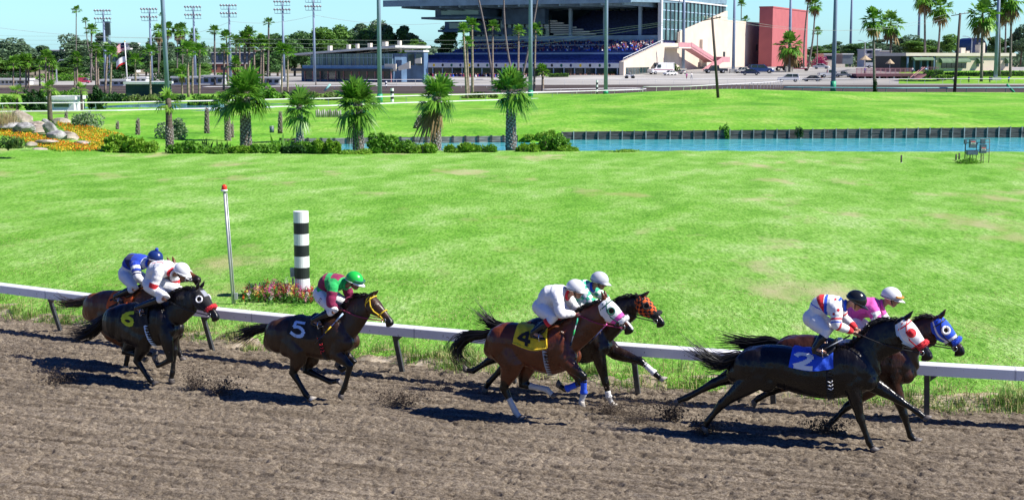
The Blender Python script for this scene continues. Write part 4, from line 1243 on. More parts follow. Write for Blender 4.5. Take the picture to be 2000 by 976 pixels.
def distance_pole(px, py, hpx, wpx, n, label, first, zoff=None, loc=None, grp=None):
    b = at(px, py, 0.2) if loc is None else loc
    s = ppm(b[1]); hh, rr = hpx / s, wpx / s / 2
    rt = empty("distance_pole", b, 0, label, "marker pole", grp)
    for k in range(n):
        m = MB(); z0, z1 = hh * k / n, hh * (k + 1) / n
        if k == 0: z0 = -.3
        m.tube([(0, 0, z0), (0, 0, z1)], rr, 24)
        white = ((n - 1 - k) % 2 == 0) == first
        m.build("white_stripe" if white else "black_stripe", M_railw if white else mat("pole_black", (.014, .016, .018), .45, .2, 6), rt, False)
    return rt, hh, rr


rt, hh, rr = distance_pole(591, 586, 177, 30, 8, "black and white striped distance pole standing in the flower bed", True)
m = MB(); m.box(-rr - .09, -rr - .0, -.03, .05, .52, .72); m.tube([(-rr - .04, .01, .5), (-rr - .04, .01, -.2)], .02, 6)
m.build("junction_box", mat("galvanised", (.34, .36, .38), .5, .15, 10), rt)
b = at(457, 600, 0.15); s = ppm(b[1])
M_galv = mat("galvanised_pole", (.42, .43, .44), .45, .12, 8, metal=.3)
rt = empty("signal_pole", b, 0, "thin grey signal pole topped with a red lamp", "pole")
hh = 232 / s; lean = -13 / s
m = MB(); m.tube([(0, 0, -.3), (lean, 0, hh)], .028, 8); m.tube([(.045, 0, -.3), (lean * .98 + .045, 0, hh * .98)], .014, 6); m.build("pole", M_galv, rt, True)
m = MB(); m.box(.02, .09, -.05, .0, .18, .32); m.build("switch_box", M_galv, rt)
m = MB(); m.tube([(lean, 0, hh - .02), (lean, 0, hh + .02)], .07, 12); lb = m.build("lamp_base", M_railw, rt, True)
m = MB(); m.tube([(lean, 0, hh + .02), (lean, 0, hh + .03), (lean, 0, hh + .1), (lean, 0, hh + .13)], [.05, .062, .056, .02], 14); m.build("lamp_lens", mat("red_lens", (.75, .05, .02), .15, .05, 5), lb, True)


# leaf-sized cards and blades in numpy
def blades(P, h, w, lean, nseg=2, seed=0):
    """grass blades: P (n,3) roots, h (n,), w (n,), lean (n,) -> tapered strips"""
    r = np.random.default_rng(seed); n = len(P); a = r.uniform(0, 2 * math.pi, n); b = a + r.uniform(.6, 2.4, n)
    wx = np.stack([np.cos(a), np.sin(a), np.zeros(n)], 1) * (w / 2)[:, None]
    d = np.stack([np.cos(b), np.sin(b), np.zeros(n)], 1) * lean[:, None]
    up = np.array([0, 0, 1.0])
    m1 = P + up * (h * .6)[:, None] + d * .35; tp = P + up * (h * np.clip(1 - lean / np.maximum(h, 1e-6) * .35, .25, 1))[:, None] + d
    V = np.stack([P - wx, P + wx, m1 + wx * .7, m1 - wx * .7, tp + wx * .08, tp - wx * .08], 1).reshape(-1, 3)
    k = np.arange(n)[:, None] * 6
    F_ = np.concatenate([k + np.array([0, 1, 2, 3]), k + np.array([3, 2, 4, 5])], 1).reshape(-1, 4)
    return V, F_


def cards(C, size, seed=0, flat=0.0):
    """small leaf quads at C (n,3), random orientation"""
    r = np.random.default_rng(seed); n = len(C)
    a = r.normal(0, 1, (n, 3)); a[:, 2] *= (1 - flat); a /= np.linalg.norm(a, axis=1)[:, None]
    b = np.cross(a, r.normal(0, 1, (n, 3))); b /= np.linalg.norm(b, axis=1)[:, None]
    s = np.asarray(size).reshape(-1, 1)
    V = np.stack([C - a * s, C + b * s * .55, C + a * s, C - b * s * .55], 1).reshape(-1, 3)
    return V, np.arange(n * 4).reshape(-1, 4)


M_blade = leafmat("grass_blade", (.05, .15, .015), (.24, .42, .07), .55, .35)
M_dry = leafmat("dry_blade", (.36, .31, .12), (.55, .52, .24), .6, .3)
# tufts and long grass on the eroded bank, short blades over the near lawn
r = np.random.default_rng(21)
Ps, hs_, ws_, ls_ = [], [], [], []
for k in range(175):
    x = r.uniform(-13, 10.5); n_ = r.integers(30, 100); d_ = r.uniform(.2, .75) if r.random() < .8 else r.uniform(.7, 1.6)
    big = r.uniform(.55, 1.25)
    xx = x + r.normal(0, .13 * big, n_); yy = rail_y(x) + d_ + r.normal(0, .10 * big, n_)
    Ps.append(np.stack([xx, yy, lawn_h(xx, yy) - .02], 1)); hs_.append(r.uniform(.10, .28, n_) * big); ws_.append(np.full(n_, .013)); ls_.append(r.uniform(.03, .22, n_) * big)
P_, h_, w_, l_ = np.concatenate(Ps), np.concatenate(hs_), np.concatenate(ws_), np.concatenate(ls_)
V, Fq = blades(P_, h_, w_, l_, seed=3)
dry = (r.random(len(P_)) < .30).astype(int)
tag(np_mesh("grass_tufts", V, Fq, [M_blade, M_dry], mi=np.repeat(dry, 2)), "long grass tufts hanging over the eroded bank by the rail", "grass", kind="stuff")
n_ = 150000
x = r.uniform(-17, 16, n_); d_ = r.uniform(0, 1, n_) ** 1.5 * 15 + .5; y = rail_y(x) + d_
keep = (np.abs(x) < y * .40)
x, y, d_ = x[keep], y[keep], d_[keep]
patch = vnoise(x * .8, y * .8, 51); k2 = patch + r.uniform(-.5, .5, len(x)) > .25
x, y, d_ = x[k2], y[k2], d_[k2]
P_ = np.stack([x, y, lawn_h(x, y) - .005], 1)
V, Fq = blades(P_, r.uniform(.015, .045, len(x)) * np.clip(1.15 - d_ / 18, .3, 1), np.full(len(x), .014) * (1 + d_ / 20), r.uniform(.01, .05, len(x)), seed=4)
dry = ((vnoise(x * .5, y * .9, 52) + r.uniform(-.35, .35, len(x)) - .55 * np.clip(1.5 - d_ / 2.4, 0, 1.0)) < .20).astype(int)
tag(np_mesh("lawn_blades", V, Fq, [leafmat("lawn_blade", (.12, .29, .02), (.32, .55, .09), .55, .4), M_dry], mi=np.repeat(dry, 2)), "short mown grass blades of the near infield lawn", "grass", kind="stuff")

# snapdragon bed round the distance pole
r = np.random.default_rng(5)
c0 = at(548, 590, .2)
fx = c0[0] + r.uniform(-.82, .75, 260); fy = c0[1] + r.normal(.1, .28, 260) + (fx - c0[0]) * -.35
fz = lawn_h(fx, fy)
hh_ = r.uniform(.10, .34, 260) * (1 - .35 * np.abs(fx - c0[0]) / .8)
V1, F1 = [], []
P_ = np.stack([fx, fy, fz], 1)
leafC = np.repeat(P_, 14, 0) + r.normal(0, 1, (260 * 14, 3)) * np.array([.05, .05, 0]) + np.stack([np.zeros(3640), np.zeros(3640), np.repeat(hh_, 14) * r.uniform(0, .9, 3640)], 1)
Vl, Fl = cards(leafC, r.uniform(.02, .045, 3640), 1)
nb_ = 26
top = np.repeat(P_ + np.stack([np.zeros(260), np.zeros(260), hh_], 1), nb_, 0)
pc = top + r.normal(0, 1, (260 * nb_, 3)) * np.array([.022, .022, .045])
Vp, Fp = cards(pc, r.uniform(.012, .026, 260 * nb_), 2)
colr = np.repeat(r.choice([1, 1, 2, 2, 3, 3, 4, 5, 6, 0, 0, 0], 260), nb_)
fm = [leafmat("bed_leaf", (.05, .17, .02), (.16, .36, .05)), leafmat("petal_pink", (.55, .06, .28), (.8, .16, .42)), leafmat("petal_crimson", (.25, .01, .03), (.55, .03, .06)), leafmat("petal_yellow", (.75, .6, .05), (.85, .75, .25)),
      leafmat("petal_white", (.75, .72, .65), (.85, .82, .8)), leafmat("petal_rose", (.6, .2, .3), (.75, .4, .45)), leafmat("petal_red", (.65, .04, .02), (.8, .12, .03))]
tag(np_mesh("flower_bed", np.concatenate([Vl, Vp]), np.concatenate([Fl, Fp + len(Vl)]), fm, mi=np.concatenate([np.zeros(len(Fl)), colr])), "bed of pink, red and yellow snapdragons round the striped pole", "flowers", kind="stuff")

# dirt thrown up by the hooves
M_clod = mat("clod", (.085, .062, .045), .95, .3, 20, bump=.3)
r = np.random.default_rng(9)
for (px, py, sx, sz, n_, dust, lab) in [(120, 738, .22, .10, 160, 0, "dark clods flying behind the rear pair of horses"), (45, 690, .5, .22, 170, 1, "spray of dirt at the left edge of the track"), (380, 752, .12, .16, 110, 0, "upright spray of clods just ahead of the black horse's hooves"), (430, 762, .18, .12, 150, 0, "dark clods in the air behind the number 5 horse"),
                                  (780, 782, .26, .12, 200, 0, "clods flying behind the red bay's hind hooves"), (860, 755, .2, .12, 90, 1, "thin spray of dirt behind the red bay"), (1245, 815, .36, .2, 420, 1, "big burst of dirt between the two leading pairs"), (1312, 812, .12, .12, 150, 0, "dark clods beside the big burst of dirt"), (1378, 838, .14, .09, 160, 0, "clods round the black leader's hind hoof"), (1612, 838, .18, .10, 170, 0, "clods round the pushing foreleg of the blue hooded horse"), (1190, 800, .14, .1, 110, 0, "dirt breaking round the white wrapped hoof")]:
    c = at(px, py + 8, 0); n = n_ * 9
    q_ = np.abs(r.normal(0, 1, n)); C = c + np.stack([r.normal(0, sx, n) * (.5 + q_ * .5), r.normal(0, sx * .5, n), q_ * sz * 1.25 + .015], 1)
    sz_ = (r.uniform(.003, .010, n) * (.7 if dust else 1) * np.where(r.random(n) < .05, 2.4, 1))[:, None, None]
    o_ = np.array([(1, 0, 0), (-1, 0, 0), (0, 1, 0), (0, -1, 0), (0, 0, 1), (0, 0, -1)])
    V = (C[:, None, :] + o_[None] * sz_ * r.uniform(.5, 1.5, (n, 6, 1))).reshape(-1, 3)
    Fq = (np.arange(n)[:, None, None] * 6 + np.array([(0, 2, 4), (2, 1, 4), (1, 3, 4), (3, 0, 4), (2, 0, 5), (1, 2, 5), (3, 1, 5), (0, 3, 5)])[None]).reshape(-1, 3)
    m_ob = np_mesh("flying_dirt", V, Fq, M_clod)
    tag(m_ob, lab, "dirt", kind="stuff")
# ================================================================== plants and pond edge
M_frond = leafmat("palm_frond", (.04, .15, .012), (.21, .43, .05), .4, .3)
M_frondy = leafmat("palm_frond_young", (.12, .30, .02), (.30, .48, .08), .45, .3)
M_thatch = leafmat("dead_frond", (.16, .10, .045), (.34, .25, .12), .8, .15)
M_stalk = mat("leaf_stalk", (.22, .32, .08), .5, .2, 10)
M_bark = mat("palm_bark", (.11, .085, .065), .9, .35, 3, bump=.6, stretch=(1, 1, 6))
M_bootp = mat("leaf_base", (.30, .275, .25), .85, .35, 9, bump=.3)
M_tbark = mat("tree_bark", (.13, .10, .08), .9, .3, 3, bump=.5)


def fan(mb_v, mb_f, o, d, up, lp, rad, rs, nl=15, spread=1.45, droop=.25, wd=.075):
    """fan frond: stalk along d, then folded leaflets"""
    d = d / np.linalg.norm(d); s = np.cross(d, up); s /= (np.linalg.norm(s) + 1e-9); n = np.cross(s, d)
    hub = o + d * lp - np.array([0, 0, 1.0]) * lp * .12
    w_ = .018 + .012 * lp
    i = sum(len(q) for q in mb_v)
    mb_v.append(np.array([o - s * w_, o + s * w_, hub + s * w_ * .6, hub - s * w_ * .6])); mb_f.append((i, i + 1, i + 2, i + 3)); i += 4
    for k in range(nl):
        a = -spread + 2 * spread * k / (nl - 1) + rs.normal(0, .04)
        l_ = rad * (1 - .25 * (abs(a) / spread) ** 2) * rs.uniform(.85, 1.1)
        e = d * math.cos(a) + s * math.sin(a) + n * (.10 * (1 if k % 2 else -1) * .6 + .12)
        e /= np.linalg.norm(e)
        mid = hub + e * l_ * .55; tip = hub + e * l_ - np.array([0, 0, 1]) * l_ * droop * rs.uniform(.6, 1.6)
        t = np.cross(e, n); t /= np.linalg.norm(t); lw = l_ * wd
        mb_v.append(np.array([hub, mid + t * lw, tip, mid - t * lw])); mb_f.append((i, i + 1, i + 2, i + 3)); i += 4


def crown(name, seed, n, lp, rad, e_hi, e_lo, mats, dead=0, nl=15, parent=None, droop=.25, wd=.075, loose=0.0):
    rs = np.random.default_rng(seed); V, Fc, mi = [], [], []
    for k in range(n + dead):
        u = (k + .5) / n
        e = e_hi + (e_lo - e_hi) * (u ** .85) + rs.normal(0, .10 + .12 * (loose > 0)) if k < n else rs.uniform(-1.45, -1.0)
        az = k * 2.39996 + rs.normal(0, .25)
        d = np.array([math.cos(e) * math.cos(az), math.cos(e) * math.sin(az), math.sin(e)])
        up = np.array([-math.sin(e) * math.cos(az), -math.sin(e) * math.sin(az), math.cos(e)])
        f0 = len(Fc); q = rs.uniform(.62, 1.2)
        if loose and k < n and rs.random() < loose: continue
        fan(V, Fc, np.array([0, 0, -.25 * u * lp]), d, up, lp * q, rad * q * rs.uniform(.9, 1.1), rs, nl, droop=droop + (.25 if e < 0 else 0), wd=wd)
        mi += [1 if k >= n else 0] * (len(Fc) - f0)
    return np_mesh(name, np.concatenate(V), np.array(Fc), mats, parent, mi=mi)


def near_palm(px, py, ytop, wpx, cw, chh, seed, label, n=42, z=0.0, lean=0.0, mats=None, dead=0, young=False, ring=True):
    b = at(px, py, z); s = ppm(b[1]); h = (py - ytop + .46 * chh) / s; r0 = wpx / s / 2
    rt = empty("fan_palm", b, 0, label, "palm tree", "fan palms by the pond")
    m = MB(); rs = np.random.default_rng(seed)
    zz = np.linspace(-.2, h + .25, 12)
    m.tube([(lean * (max(z_, 0) / h) ** 1.5, 0, z_) for z_ in zz], [r0 * (1.12 - .30 * max(z_, 0) / h) for z_ in zz], 14)
    t = m.build("trunk", M_bark, rt, True)
    if ring:
        m = MB(); k = 0; z_ = .02
        while z_ < h * (1 if not young else .5):
            az = k * 2.39996; rr_ = r0 * (1.12 - .30 * z_ / h) * .98; o = np.array([lean * (z_ / h) ** 1.5, 0, z_]); e = np.array([math.cos(az), math.sin(az), 0]); tt = np.array([-e[1], e[0], 0])
            hw = r0 * rs.uniform(.22, .40); hh = rs.uniform(.09, .17)
            m.add([o + e * rr_ - tt * hw, o + e * rr_ + tt * hw, o + e * (rr_ + .03) + tt * hw * .3 + np.array([0, 0, hh]), o + e * (rr_ + .03) - tt * hw * .3 + np.array([0, 0, hh]), o + e * (rr_ + .05) + np.array([0, 0, hh * .4])], [(0, 1, 4), (1, 2, 4), (2, 3, 4), (3, 0, 4)])
            z_ += .017; k += 1
        m.build("leaf_bases", M_bootp, t)
    rad = cw / s / 2
    c = crown("crown", seed, int(n * 1.35), rad * .44, rad * .70, 1.5, -.58, mats or [M_frond, M_thatch], dead, droop=.20, parent=rt, nl=17, wd=.07, loose=.22)
    c.location = (lean, 0, h); c.rotation_euler = (rs.normal(0, .09), rs.normal(0, .09), rs.uniform(0, 6)); c.scale = (1, 1, max(.9, min(1.3, chh / cw)))
    return rt


near_palm(481, 299, 238, 21, 98, 112, 1, "biggest fan palm at left with a mottled trunk and a smaller palm behind", 46, lean=.0)
near_palm(586, 281, 246, 13, 72, 80, 2, "darker fan palm between the two biggest left-hand palms", 36)
near_palm(700, 298, 256, 20, 92, 116, 3, "broad bushy fan palm in front of the weathered timber wall", 48)
near_palm(851, 297, 240, 19, 84, 108, 4, "fan palm with a skirt of brown dead fronds", 38, lean=.1, dead=9)
near_palm(998, 291, 228, 19, 86, 104, 5, "fan palm standing furthest right at the pond's edge", 46)
near_palm(445, 276, 226, 11, 60, 60, 6, "small fan palm half hidden behind the big left-hand palm", 26)
near_palm(332, 299, 222, 14, 66, 46, 7, "young yellow-green palm with a slender brown trunk among the shrubs", 13, mats=[M_frondy, M_thatch], dead=0, young=True)
near_palm(98, 232, 192, 9, 40, 42, 8, "young palm rising behind the pale boulders", 14, z=.3, mats=[M_frondy, M_thatch], dead=0, ring=False)
near_palm(160, 216, 192, 5, 36, 36, 9, "small palm in front of the far rail beside the grey bush", 13, mats=[M_frondy, M_thatch], dead=0, ring=False)
near_palm(34, 217, 195, 5, 36, 36, 10, "small palm by the far rail above the dry ornamental grass", 13, mats=[M_frondy, M_thatch], dead=0, ring=False)

for (px, py, yt, w_, z, lab) in [(404, 262, 210, 9, 0, "tall pale palm stump behind the dark spiky plant"), (269, 266, 231, 8, .1, "grey palm stump standing alone on the lawn"), (229, 252, 236, 6, .1, "short dark palm stump behind the flower bed"), (452, 268, 240, 8, .1, "squat palm stump left of the grey bin"), (547, 258, 217, 8, .2, "pale palm stump right of the grey bin"), (812, 250, 224, 10, .3, "leaning palm stump on the bare bank"), (129, 240, 217, 6, .3, "small grey stump beside the silvery bush")]:
    b = at(px, py, z); s = ppm(b[1]); h = (py - yt) / s; r0 = w_ / s / 2
    rs = np.random.default_rng(px)
    rt = empty("palm_stump", b, 0, lab, "stump", "cut palm stumps on the infield")
    m = MB(); ln = .35 if px == 812 else .05
    m.tube([(ln * q, 0, h * q - .1) for q in (0, .3, .6, .9, 1.02)], [r0 * 1.25, r0 * 1.1, r0, r0 * .8, r0 * .45], 12); t = m.build("trunk", M_bark, rt, True)
    m = MB()
    for k in range(int(h / .03)):
        z_ = .03 * k; az = k * 2.39996; rr_ = r0 * (1.2 - .4 * z_ / h); o = np.array([ln * z_ / h, 0, z_]); e = np.array([math.cos(az), math.sin(az), 0]); tt = np.array([-e[1], e[0], 0]); hw = r0 * .3
        m.add([o + e * rr_ - tt * hw, o + e * rr_ + tt * hw, o + e * (rr_ + .02) + np.array([0, 0, .14]), o + e * (rr_ + .04) + np.array([0, 0, .05])], [(0, 1, 3), (1, 2, 3), (2, 0, 3)])
    m.build("leaf_bases", M_bootp, t)

# ---- timber bulkheads
M_timber = mat("weathered_timber", (.035, .034, .036), .85, .5, 2.2, col2=(.12, .11, .10), bump=.6, stretch=(.5, .5, 7))
M_timberg = mat("grey_timber", (.16, .145, .125), .85, .5, 2.2, col2=(.36, .33, .29), bump=.6, stretch=(.5, .5, 7))
M_tpost = mat("timber_post", (.22, .20, .18), .85, .4, 4, col2=(.5, .47, .43), bump=.5, stretch=(1, 1, .4))


def bulkhead(x0, x1, label, m_panel, step, grey):
    rt = empty("timber_bulkhead", (x0, float(wall_y(x0)), WATER), 0, label, "retaining wall")
    o = np.array([x0, float(wall_y(x0)), WATER]); xs = np.arange(x0, x1, step)
    m = MB(); rs = np.random.default_rng(int(x0 * 10) % 97)
    for a, b in zip(xs[:-1], xs[1:]):
        for k in range(3):                      # three sleepers deep
            za, zb = float(wall_top(a)), float(wall_top(b)); A_ = np.array([a, wall_y(a), 0]); B_ = np.array([b, wall_y(b), 0])
            lo, hi = -.5 + (za + .5) * k / 3, -.5 + (za + .5) * (k + 1) / 3 - .015
            j = rs.uniform(-.012, .012)
            m.bar(A_ + np.array([0, j, (lo + hi) / 2]) - o, B_ + np.array([0, j, (lo + hi) / 2]) - o, .14, hi - lo)
    m.build("planks", m_panel, rt)
    for i, a in enumerate(xs):
        q = MB(); z = float(wall_top(a)); y = float(wall_y(a)) - .11
        q.bar(np.array([a, y, -.5]) - o, np.array([a + rs.normal(0, .012), y, z + rs.uniform(.0, .05)]) - o, .07 if not grey else .15, .07, up=(0, 1, 0))
        q.build("post", M_tpost if not grey else M_timber, rt)


bulkhead(float(at(1096, 272, WATER)[0]), 44.0, "dark timber bulkhead with pale posts along the far side of the pond", M_timber, .845, False)
bulkhead(float(at(545, 284, WATER)[0]), float(at(1026, 277, WATER)[0]), "weathered grey timber bulkhead behind the palms", M_timberg, .86, True)
rt = empty("timber_edging", at(618, 227, .2), 0, "low edging of upright grey stakes on the infield slope", "edging")
for k in range(13):
    m = MB(); x = k * .185; hh = .55 + .1 * math.sin(k * 2.1); m.tube([(x, 0, -.1), (x, 0, hh)], [.09, .075], 8); m.build("stake", M_tpost, rt, True)

# ---- leaf-mass shrubs
def shrub(name, px, py, wpx, hpx, z, mats, label, cat="shrub", n=900, size=.05, seed=0, depth=.7, group=None, up=0.0, Y=None, spiky=False):
    b = at(px, py, z) if Y is None else atY(px, py, Y)
    s = ppm(b[1]); W_, Hh = wpx / s / 2, hpx / s
    rs = np.random.default_rng(seed + int(px)); C = []
    rt = empty(name, b, 0, label, cat, group)
    if spiky:
        V, Fq = [], []
        for k in range(n):
            az, e = rs.uniform(0, 2 * math.pi), rs.uniform(.35, 1.5); d = np.array([math.cos(e) * math.cos(az), math.cos(e) * math.sin(az), math.sin(e)])
            o = np.array([rs.normal(0, W_ * .35), rs.normal(0, W_ * .3), 0]); l_ = Hh * rs.uniform(.5, 1.05); t = np.cross(d, (0, 0, 1)); t /= np.linalg.norm(t)
            w_ = size; i = len(V)
            V += [o - t * w_, o + t * w_, o + d * l_ * .6 + t * w_ * .9, o + d * l_ * .6 - t * w_ * .9, o + d * l_ - np.array([0, 0, .06 * l_])]
            Fq += [(i, i + 1, i + 2, i + 3), (i + 3, i + 2, i + 4, i + 4)]
        me = bpy.data.meshes.new("leaves"); me.from_pydata([tuple(v) for v in V], [], [f if f[2] != f[3] else f[:3] for f in Fq]); link_mesh("leaves", me, mats[:1], rt)
        return rt
    lobes = [(rs.uniform(-.75, .75) * W_, rs.uniform(-.5, .5) * W_ * depth, rs.uniform(.12, .62) * Hh, rs.uniform(.22, .5)) for _ in range(9)]
    for x, y, z_, q in lobes:
        k = n // 9; d = rs.normal(0, 1, (k, 3)); d /= np.linalg.norm(d, axis=1)[:, None]; rr_ = rs.uniform(.55, 1.05, (k, 1)) ** .6
        C.append(np.array([x, y, z_]) + d * rr_ * np.array([W_ * q, W_ * q * depth, Hh * .42 * (.7 + q * .6)]))
    C = np.concatenate(C); C[:, 2] = np.abs(C[:, 2])
    V, Fq = cards(C, rs.uniform(.6, 1.3, len(C)) * size, int(px))
    np_mesh("leaves", V, Fq, mats[:1], rt)
    m = MB()
    for k in range(5):
        a = rs.uniform(0, 6.28); m.tube([(0, 0, -.1), (math.cos(a) * W_ * .2, math.sin(a) * W_ * .2, Hh * .3), (math.cos(a) * W_ * .5, math.sin(a) * W_ * .4, Hh * .65)], [.03 * size / .05, .02 * size / .05, .006], 5)
    m.build("stems", M_tbark, rt)
    return rt


L_green = leafmat("shrub_green", (.05, .18, .015), (.20, .42, .04))
L_lime = leafmat("shrub_lime", (.11, .27, .015), (.30, .50, .05))
L_silver = leafmat("shrub_silver", (.14, .24, .10), (.36, .46, .27))
L_dark = leafmat("shrub_dark", (.012, .05, .012), (.045, .13, .03))
L_olive = leafmat("shrub_olive", (.08, .14, .03), (.22, .30, .09))
L_straw = leafmat("straw", (.42, .33, .16), (.62, .54, .32))
L_maroonleaf = leafmat("bougainvillea", (.25, .015, .08), (.5, .05, .2))

shrub("silver_bush", 165, 250, 62, 34, .5, [L_silver], "silvery bush behind the orange flowers", n=1300, size=.10)
shrub("silver_bush", 338, 275, 68, 46, .0, [L_silver], "silvery olive bush behind the slender young palm", n=1500, size=.10)
shrub("dark_agave", 400, 301, 32, 44, 0, [L_dark], "dark upright spiky plant in front of the tall stump", "plant", n=46, size=.045, spiky=True)
shrub("leafy_plant", 548, 300, 40, 48, 0, [L_green], "broad-leaved green plant between the palms", "plant", n=40, size=.09, spiky=True)
shrub("spiky_plant", 440, 300, 34, 30, 0, [L_dark], "low dark spiky plant left of the biggest palm trunk", "plant", n=60, size=.03, spiky=True)
shrub("spiky_plant", 655, 300, 34, 30, 0, [L_dark], "low dark spiky plant left of the bushy palm's trunk", "plant", n=60, size=.03, spiky=True)
shrub("spiky_plant", 295, 296, 40, 24, 0, [L_olive], "grey-green blades left of the slender young palm", "plant", n=70, size=.025, spiky=True)
shrub("spiky_plant", 365, 292, 40, 22, 0, [L_olive], "grey-green blades right of the slender young palm", "plant", n=70, size=.025, spiky=True)
row = [(245, 300, 74, 40, L_lime, "bright green bush at the right end of the orange flowers"), (285, 301, 40, 24, L_lime, "low bright clump beside the big bright green bush"), (370, 301, 56, 18, L_green, "low clump under the silvery olive bush"), (512, 301, 40, 24, L_green, "green clump right of the biggest palm trunk"), (605, 301, 60, 26, L_green, "green mound in front of the darker palm"), (572, 302, 30, 22, L_dark, "dark clump under the darker palm"),
       (640, 302, 40, 18, L_lime, "bright low clump left of the bushy palm"), (748, 301, 46, 24, L_green, "green clump right of the bushy palm's trunk"), (795, 300, 44, 26, L_green, "green clump left of the skirted palm"), (825, 301, 40, 22, L_lime, "bright clump touching the skirted palm's trunk"), (905, 299, 50, 20, L_lime, "low clump right of the skirted palm"), (945, 299, 40, 16, L_green, "low clump on the shore left of the last palm"),
       (1028, 298, 30, 22, L_lime, "bright bush right of the last palm's trunk"), (1072, 296, 46, 18, L_green, "leafy bush on the pond shore"), (1112, 297, 36, 14, L_lime, "small bush with red tips on the pond shore"), (1200, 298, 70, 7, L_lime, "low weeds along the pond shore"), (470, 301, 40, 20, L_lime, "bright clump hiding the biggest palm's foot"), (690, 303, 46, 14, L_lime, "bright clump at the bushy palm's foot"), (420, 302, 30, 20, L_green, "clump between the dark spiky plants")]
for px, py, w_, h_, m_, lab in row:
    vh = (1.0, 1.5, .75, 1.2, 1.7, .9)[int(px) % 6]; shrub("shrub", px, py + 2, w_ * 1.5, h_ * 1.1 * vh, 0, [m_], lab, n=1900, size=.075 + .05 * (int(px) % 3), group="shrubs along the near pond shore")
shrub("wall_bush", 1412, 272, 26, 32, .0, [L_green], "bush growing over the dark timber wall", n=700, size=.07, Y=100.8)
shrub("wall_bush", 1560, 268, 18, 22, .0, [L_dark], "small dark bush growing out of the timber wall", n=500, size=.06, Y=100.8)
shrub("wall_bush", 1055, 275, 60, 22, .1, [L_lime], "weedy mound in the gap between the two bulkheads", n=2200, size=.08, Y=97.2)
shrub("wall_bush", 1082, 277, 44, 18, .1, [L_green], "low weeds at the left end of the dark bulkhead", n=1500, size=.07, Y=97.6)
shrub("weeds", 1880, 323, 80, 16, 0, [L_green], "weeds round the feet of the electrical panels", "weeds", n=900, size=.05)
shrub("ornamental_grass", 8, 252, 60, 52, .9, [L_straw], "dry tawny ornamental grass at the left edge", "ornamental grass", n=700, size=.012, spiky=True)
shrub("ornamental_grass", 30, 290, 40, 30, .8, [L_olive], "olive grass clump below the orange flowers at left", "ornamental grass", n=260, size=.014, spiky=True)
shrub("shrub", 16, 290, 60, 26, .8, [L_dark], "dark low shrub at the left edge of the rock garden", n=900, size=.06)

# marigold bed on the slope
def bed(poly, z, label, seed, n):
    rs = np.random.default_rng(seed); P = np.array(poly, float); C = []
    x0, x1, y0, y1 = P[:, 0].min(), P[:, 0].max(), P[:, 1].min(), P[:, 1].max()
    while len(C) < n:
        q = rs.uniform((x0, y0), (x1, y1)); ins = False; j = len(P) - 1
        for i in range(len(P)):
            if (P[i, 1] > q[1]) != (P[j, 1] > q[1]) and q[0] < (P[j, 0] - P[i, 0]) * (q[1] - P[i, 1]) / (P[j, 1] - P[i, 1]) + P[i, 0]: ins = not ins
            j = i
        if ins: C.append(at(q[0], q[1], z(q[0], q[1])))
    C = np.array(C); g_ = vnoise(C[:, 0] * 1.1, C[:, 1] * .9, seed)
    Vl, Fl = cards(C + rs.normal(0, .06, C.shape), rs.uniform(.05, .10, len(C)), seed)
    k = rs.random(len(C)) < .75; D_ = C[k] + np.array([0, 0, .10]) + rs.normal(0, .05, C[k].shape)
    Vf, Ff = cards(D_, rs.uniform(.035, .07, len(D_)), seed + 1)
    ci = np.where(g_[k] + rs.uniform(-.2, .2, len(D_)) > .5, 1, 2)
    tag(np_mesh("marigold_bed", np.concatenate([Vl, Vf]), np.concatenate([Fl, Ff + len(Vl)]), [L_lime, leafmat("marigold_orange", (.75, .14, .01), (.85, .28, .02)), leafmat("marigold_yellow", (.8, .48, .02), (.85, .6, .05))], mi=np.concatenate([np.zeros(len(Fl)), ci])), label, "flowers", kind="stuff")


zb = lambda x, y: .9 - .006 * (y - 240) * 1.2 - .0016 * x
bed([(0, 250), (28, 252), (60, 262), (100, 275), (150, 283), (190, 288), (195, 296), (120, 296), (70, 288), (40, 272), (0, 266)], zb, "front band of orange and yellow marigolds below the boulders", 3, 5200)
bed([(110, 240), (150, 244), (190, 252), (235, 262), (250, 275), (225, 290), (190, 290), (160, 276), (135, 262), (115, 250)], zb, "rear patch of orange and yellow marigolds beside the boulders", 4, 4600)

M_rock = mat("pale_boulder", (.28, .23, .18), .9, .25, 1.6, col2=(.46, .40, .33), bump=.8, bscale=5)
M_rockg = mat("grey_boulder", (.20, .20, .20), .9, .35, 1.8, col2=(.44, .43, .42), bump=.8, bscale=5)


def boulder(px, py, wpx, hpx, z, m_, label, seed, tilt=0.0, layers=False):
    wpx, hpx = wpx * 1.04, hpx * 1.0
    b = at(px, py, z); s = ppm(b[1]); rs = np.random.default_rng(seed); m = MB(); rg = []
    w_, h_ = wpx / s / 2, hpx / s; n = 28
    N_ = rs.normal(0, 1, (22, 3)); N_ /= np.linalg.norm(N_, axis=1)[:, None]; D_ = rs.uniform(.72, 1.05, 22)
    for i in range(17):
        th = math.pi * (.02 + .96 * i / 16); ring = []
        for j in range(n):
            d = np.array([math.sin(th) * math.cos(2 * math.pi * j / n), math.sin(th) * math.sin(2 * math.pi * j / n), -math.cos(th)])
            c = N_ @ d; r_ = min(1.15, (D_[c > .15] / c[c > .15]).min()) * (1 + rs.normal(0, .012))
            if layers: r_ *= 1 + .05 * math.sin(d[2] * 19)
            p_ = d * r_ * np.array([w_, w_ * .75, h_ * .62]); p_[2] += h_ * .38
            ring.append(p_ + np.array([tilt * p_[2] * .6, 0, 0]))
        rg.append(ring)
    m.loft(rg); o = m.build("boulder", m_); o.location = b
    tag(o, label, "boulder", "boulders of the rock garden")


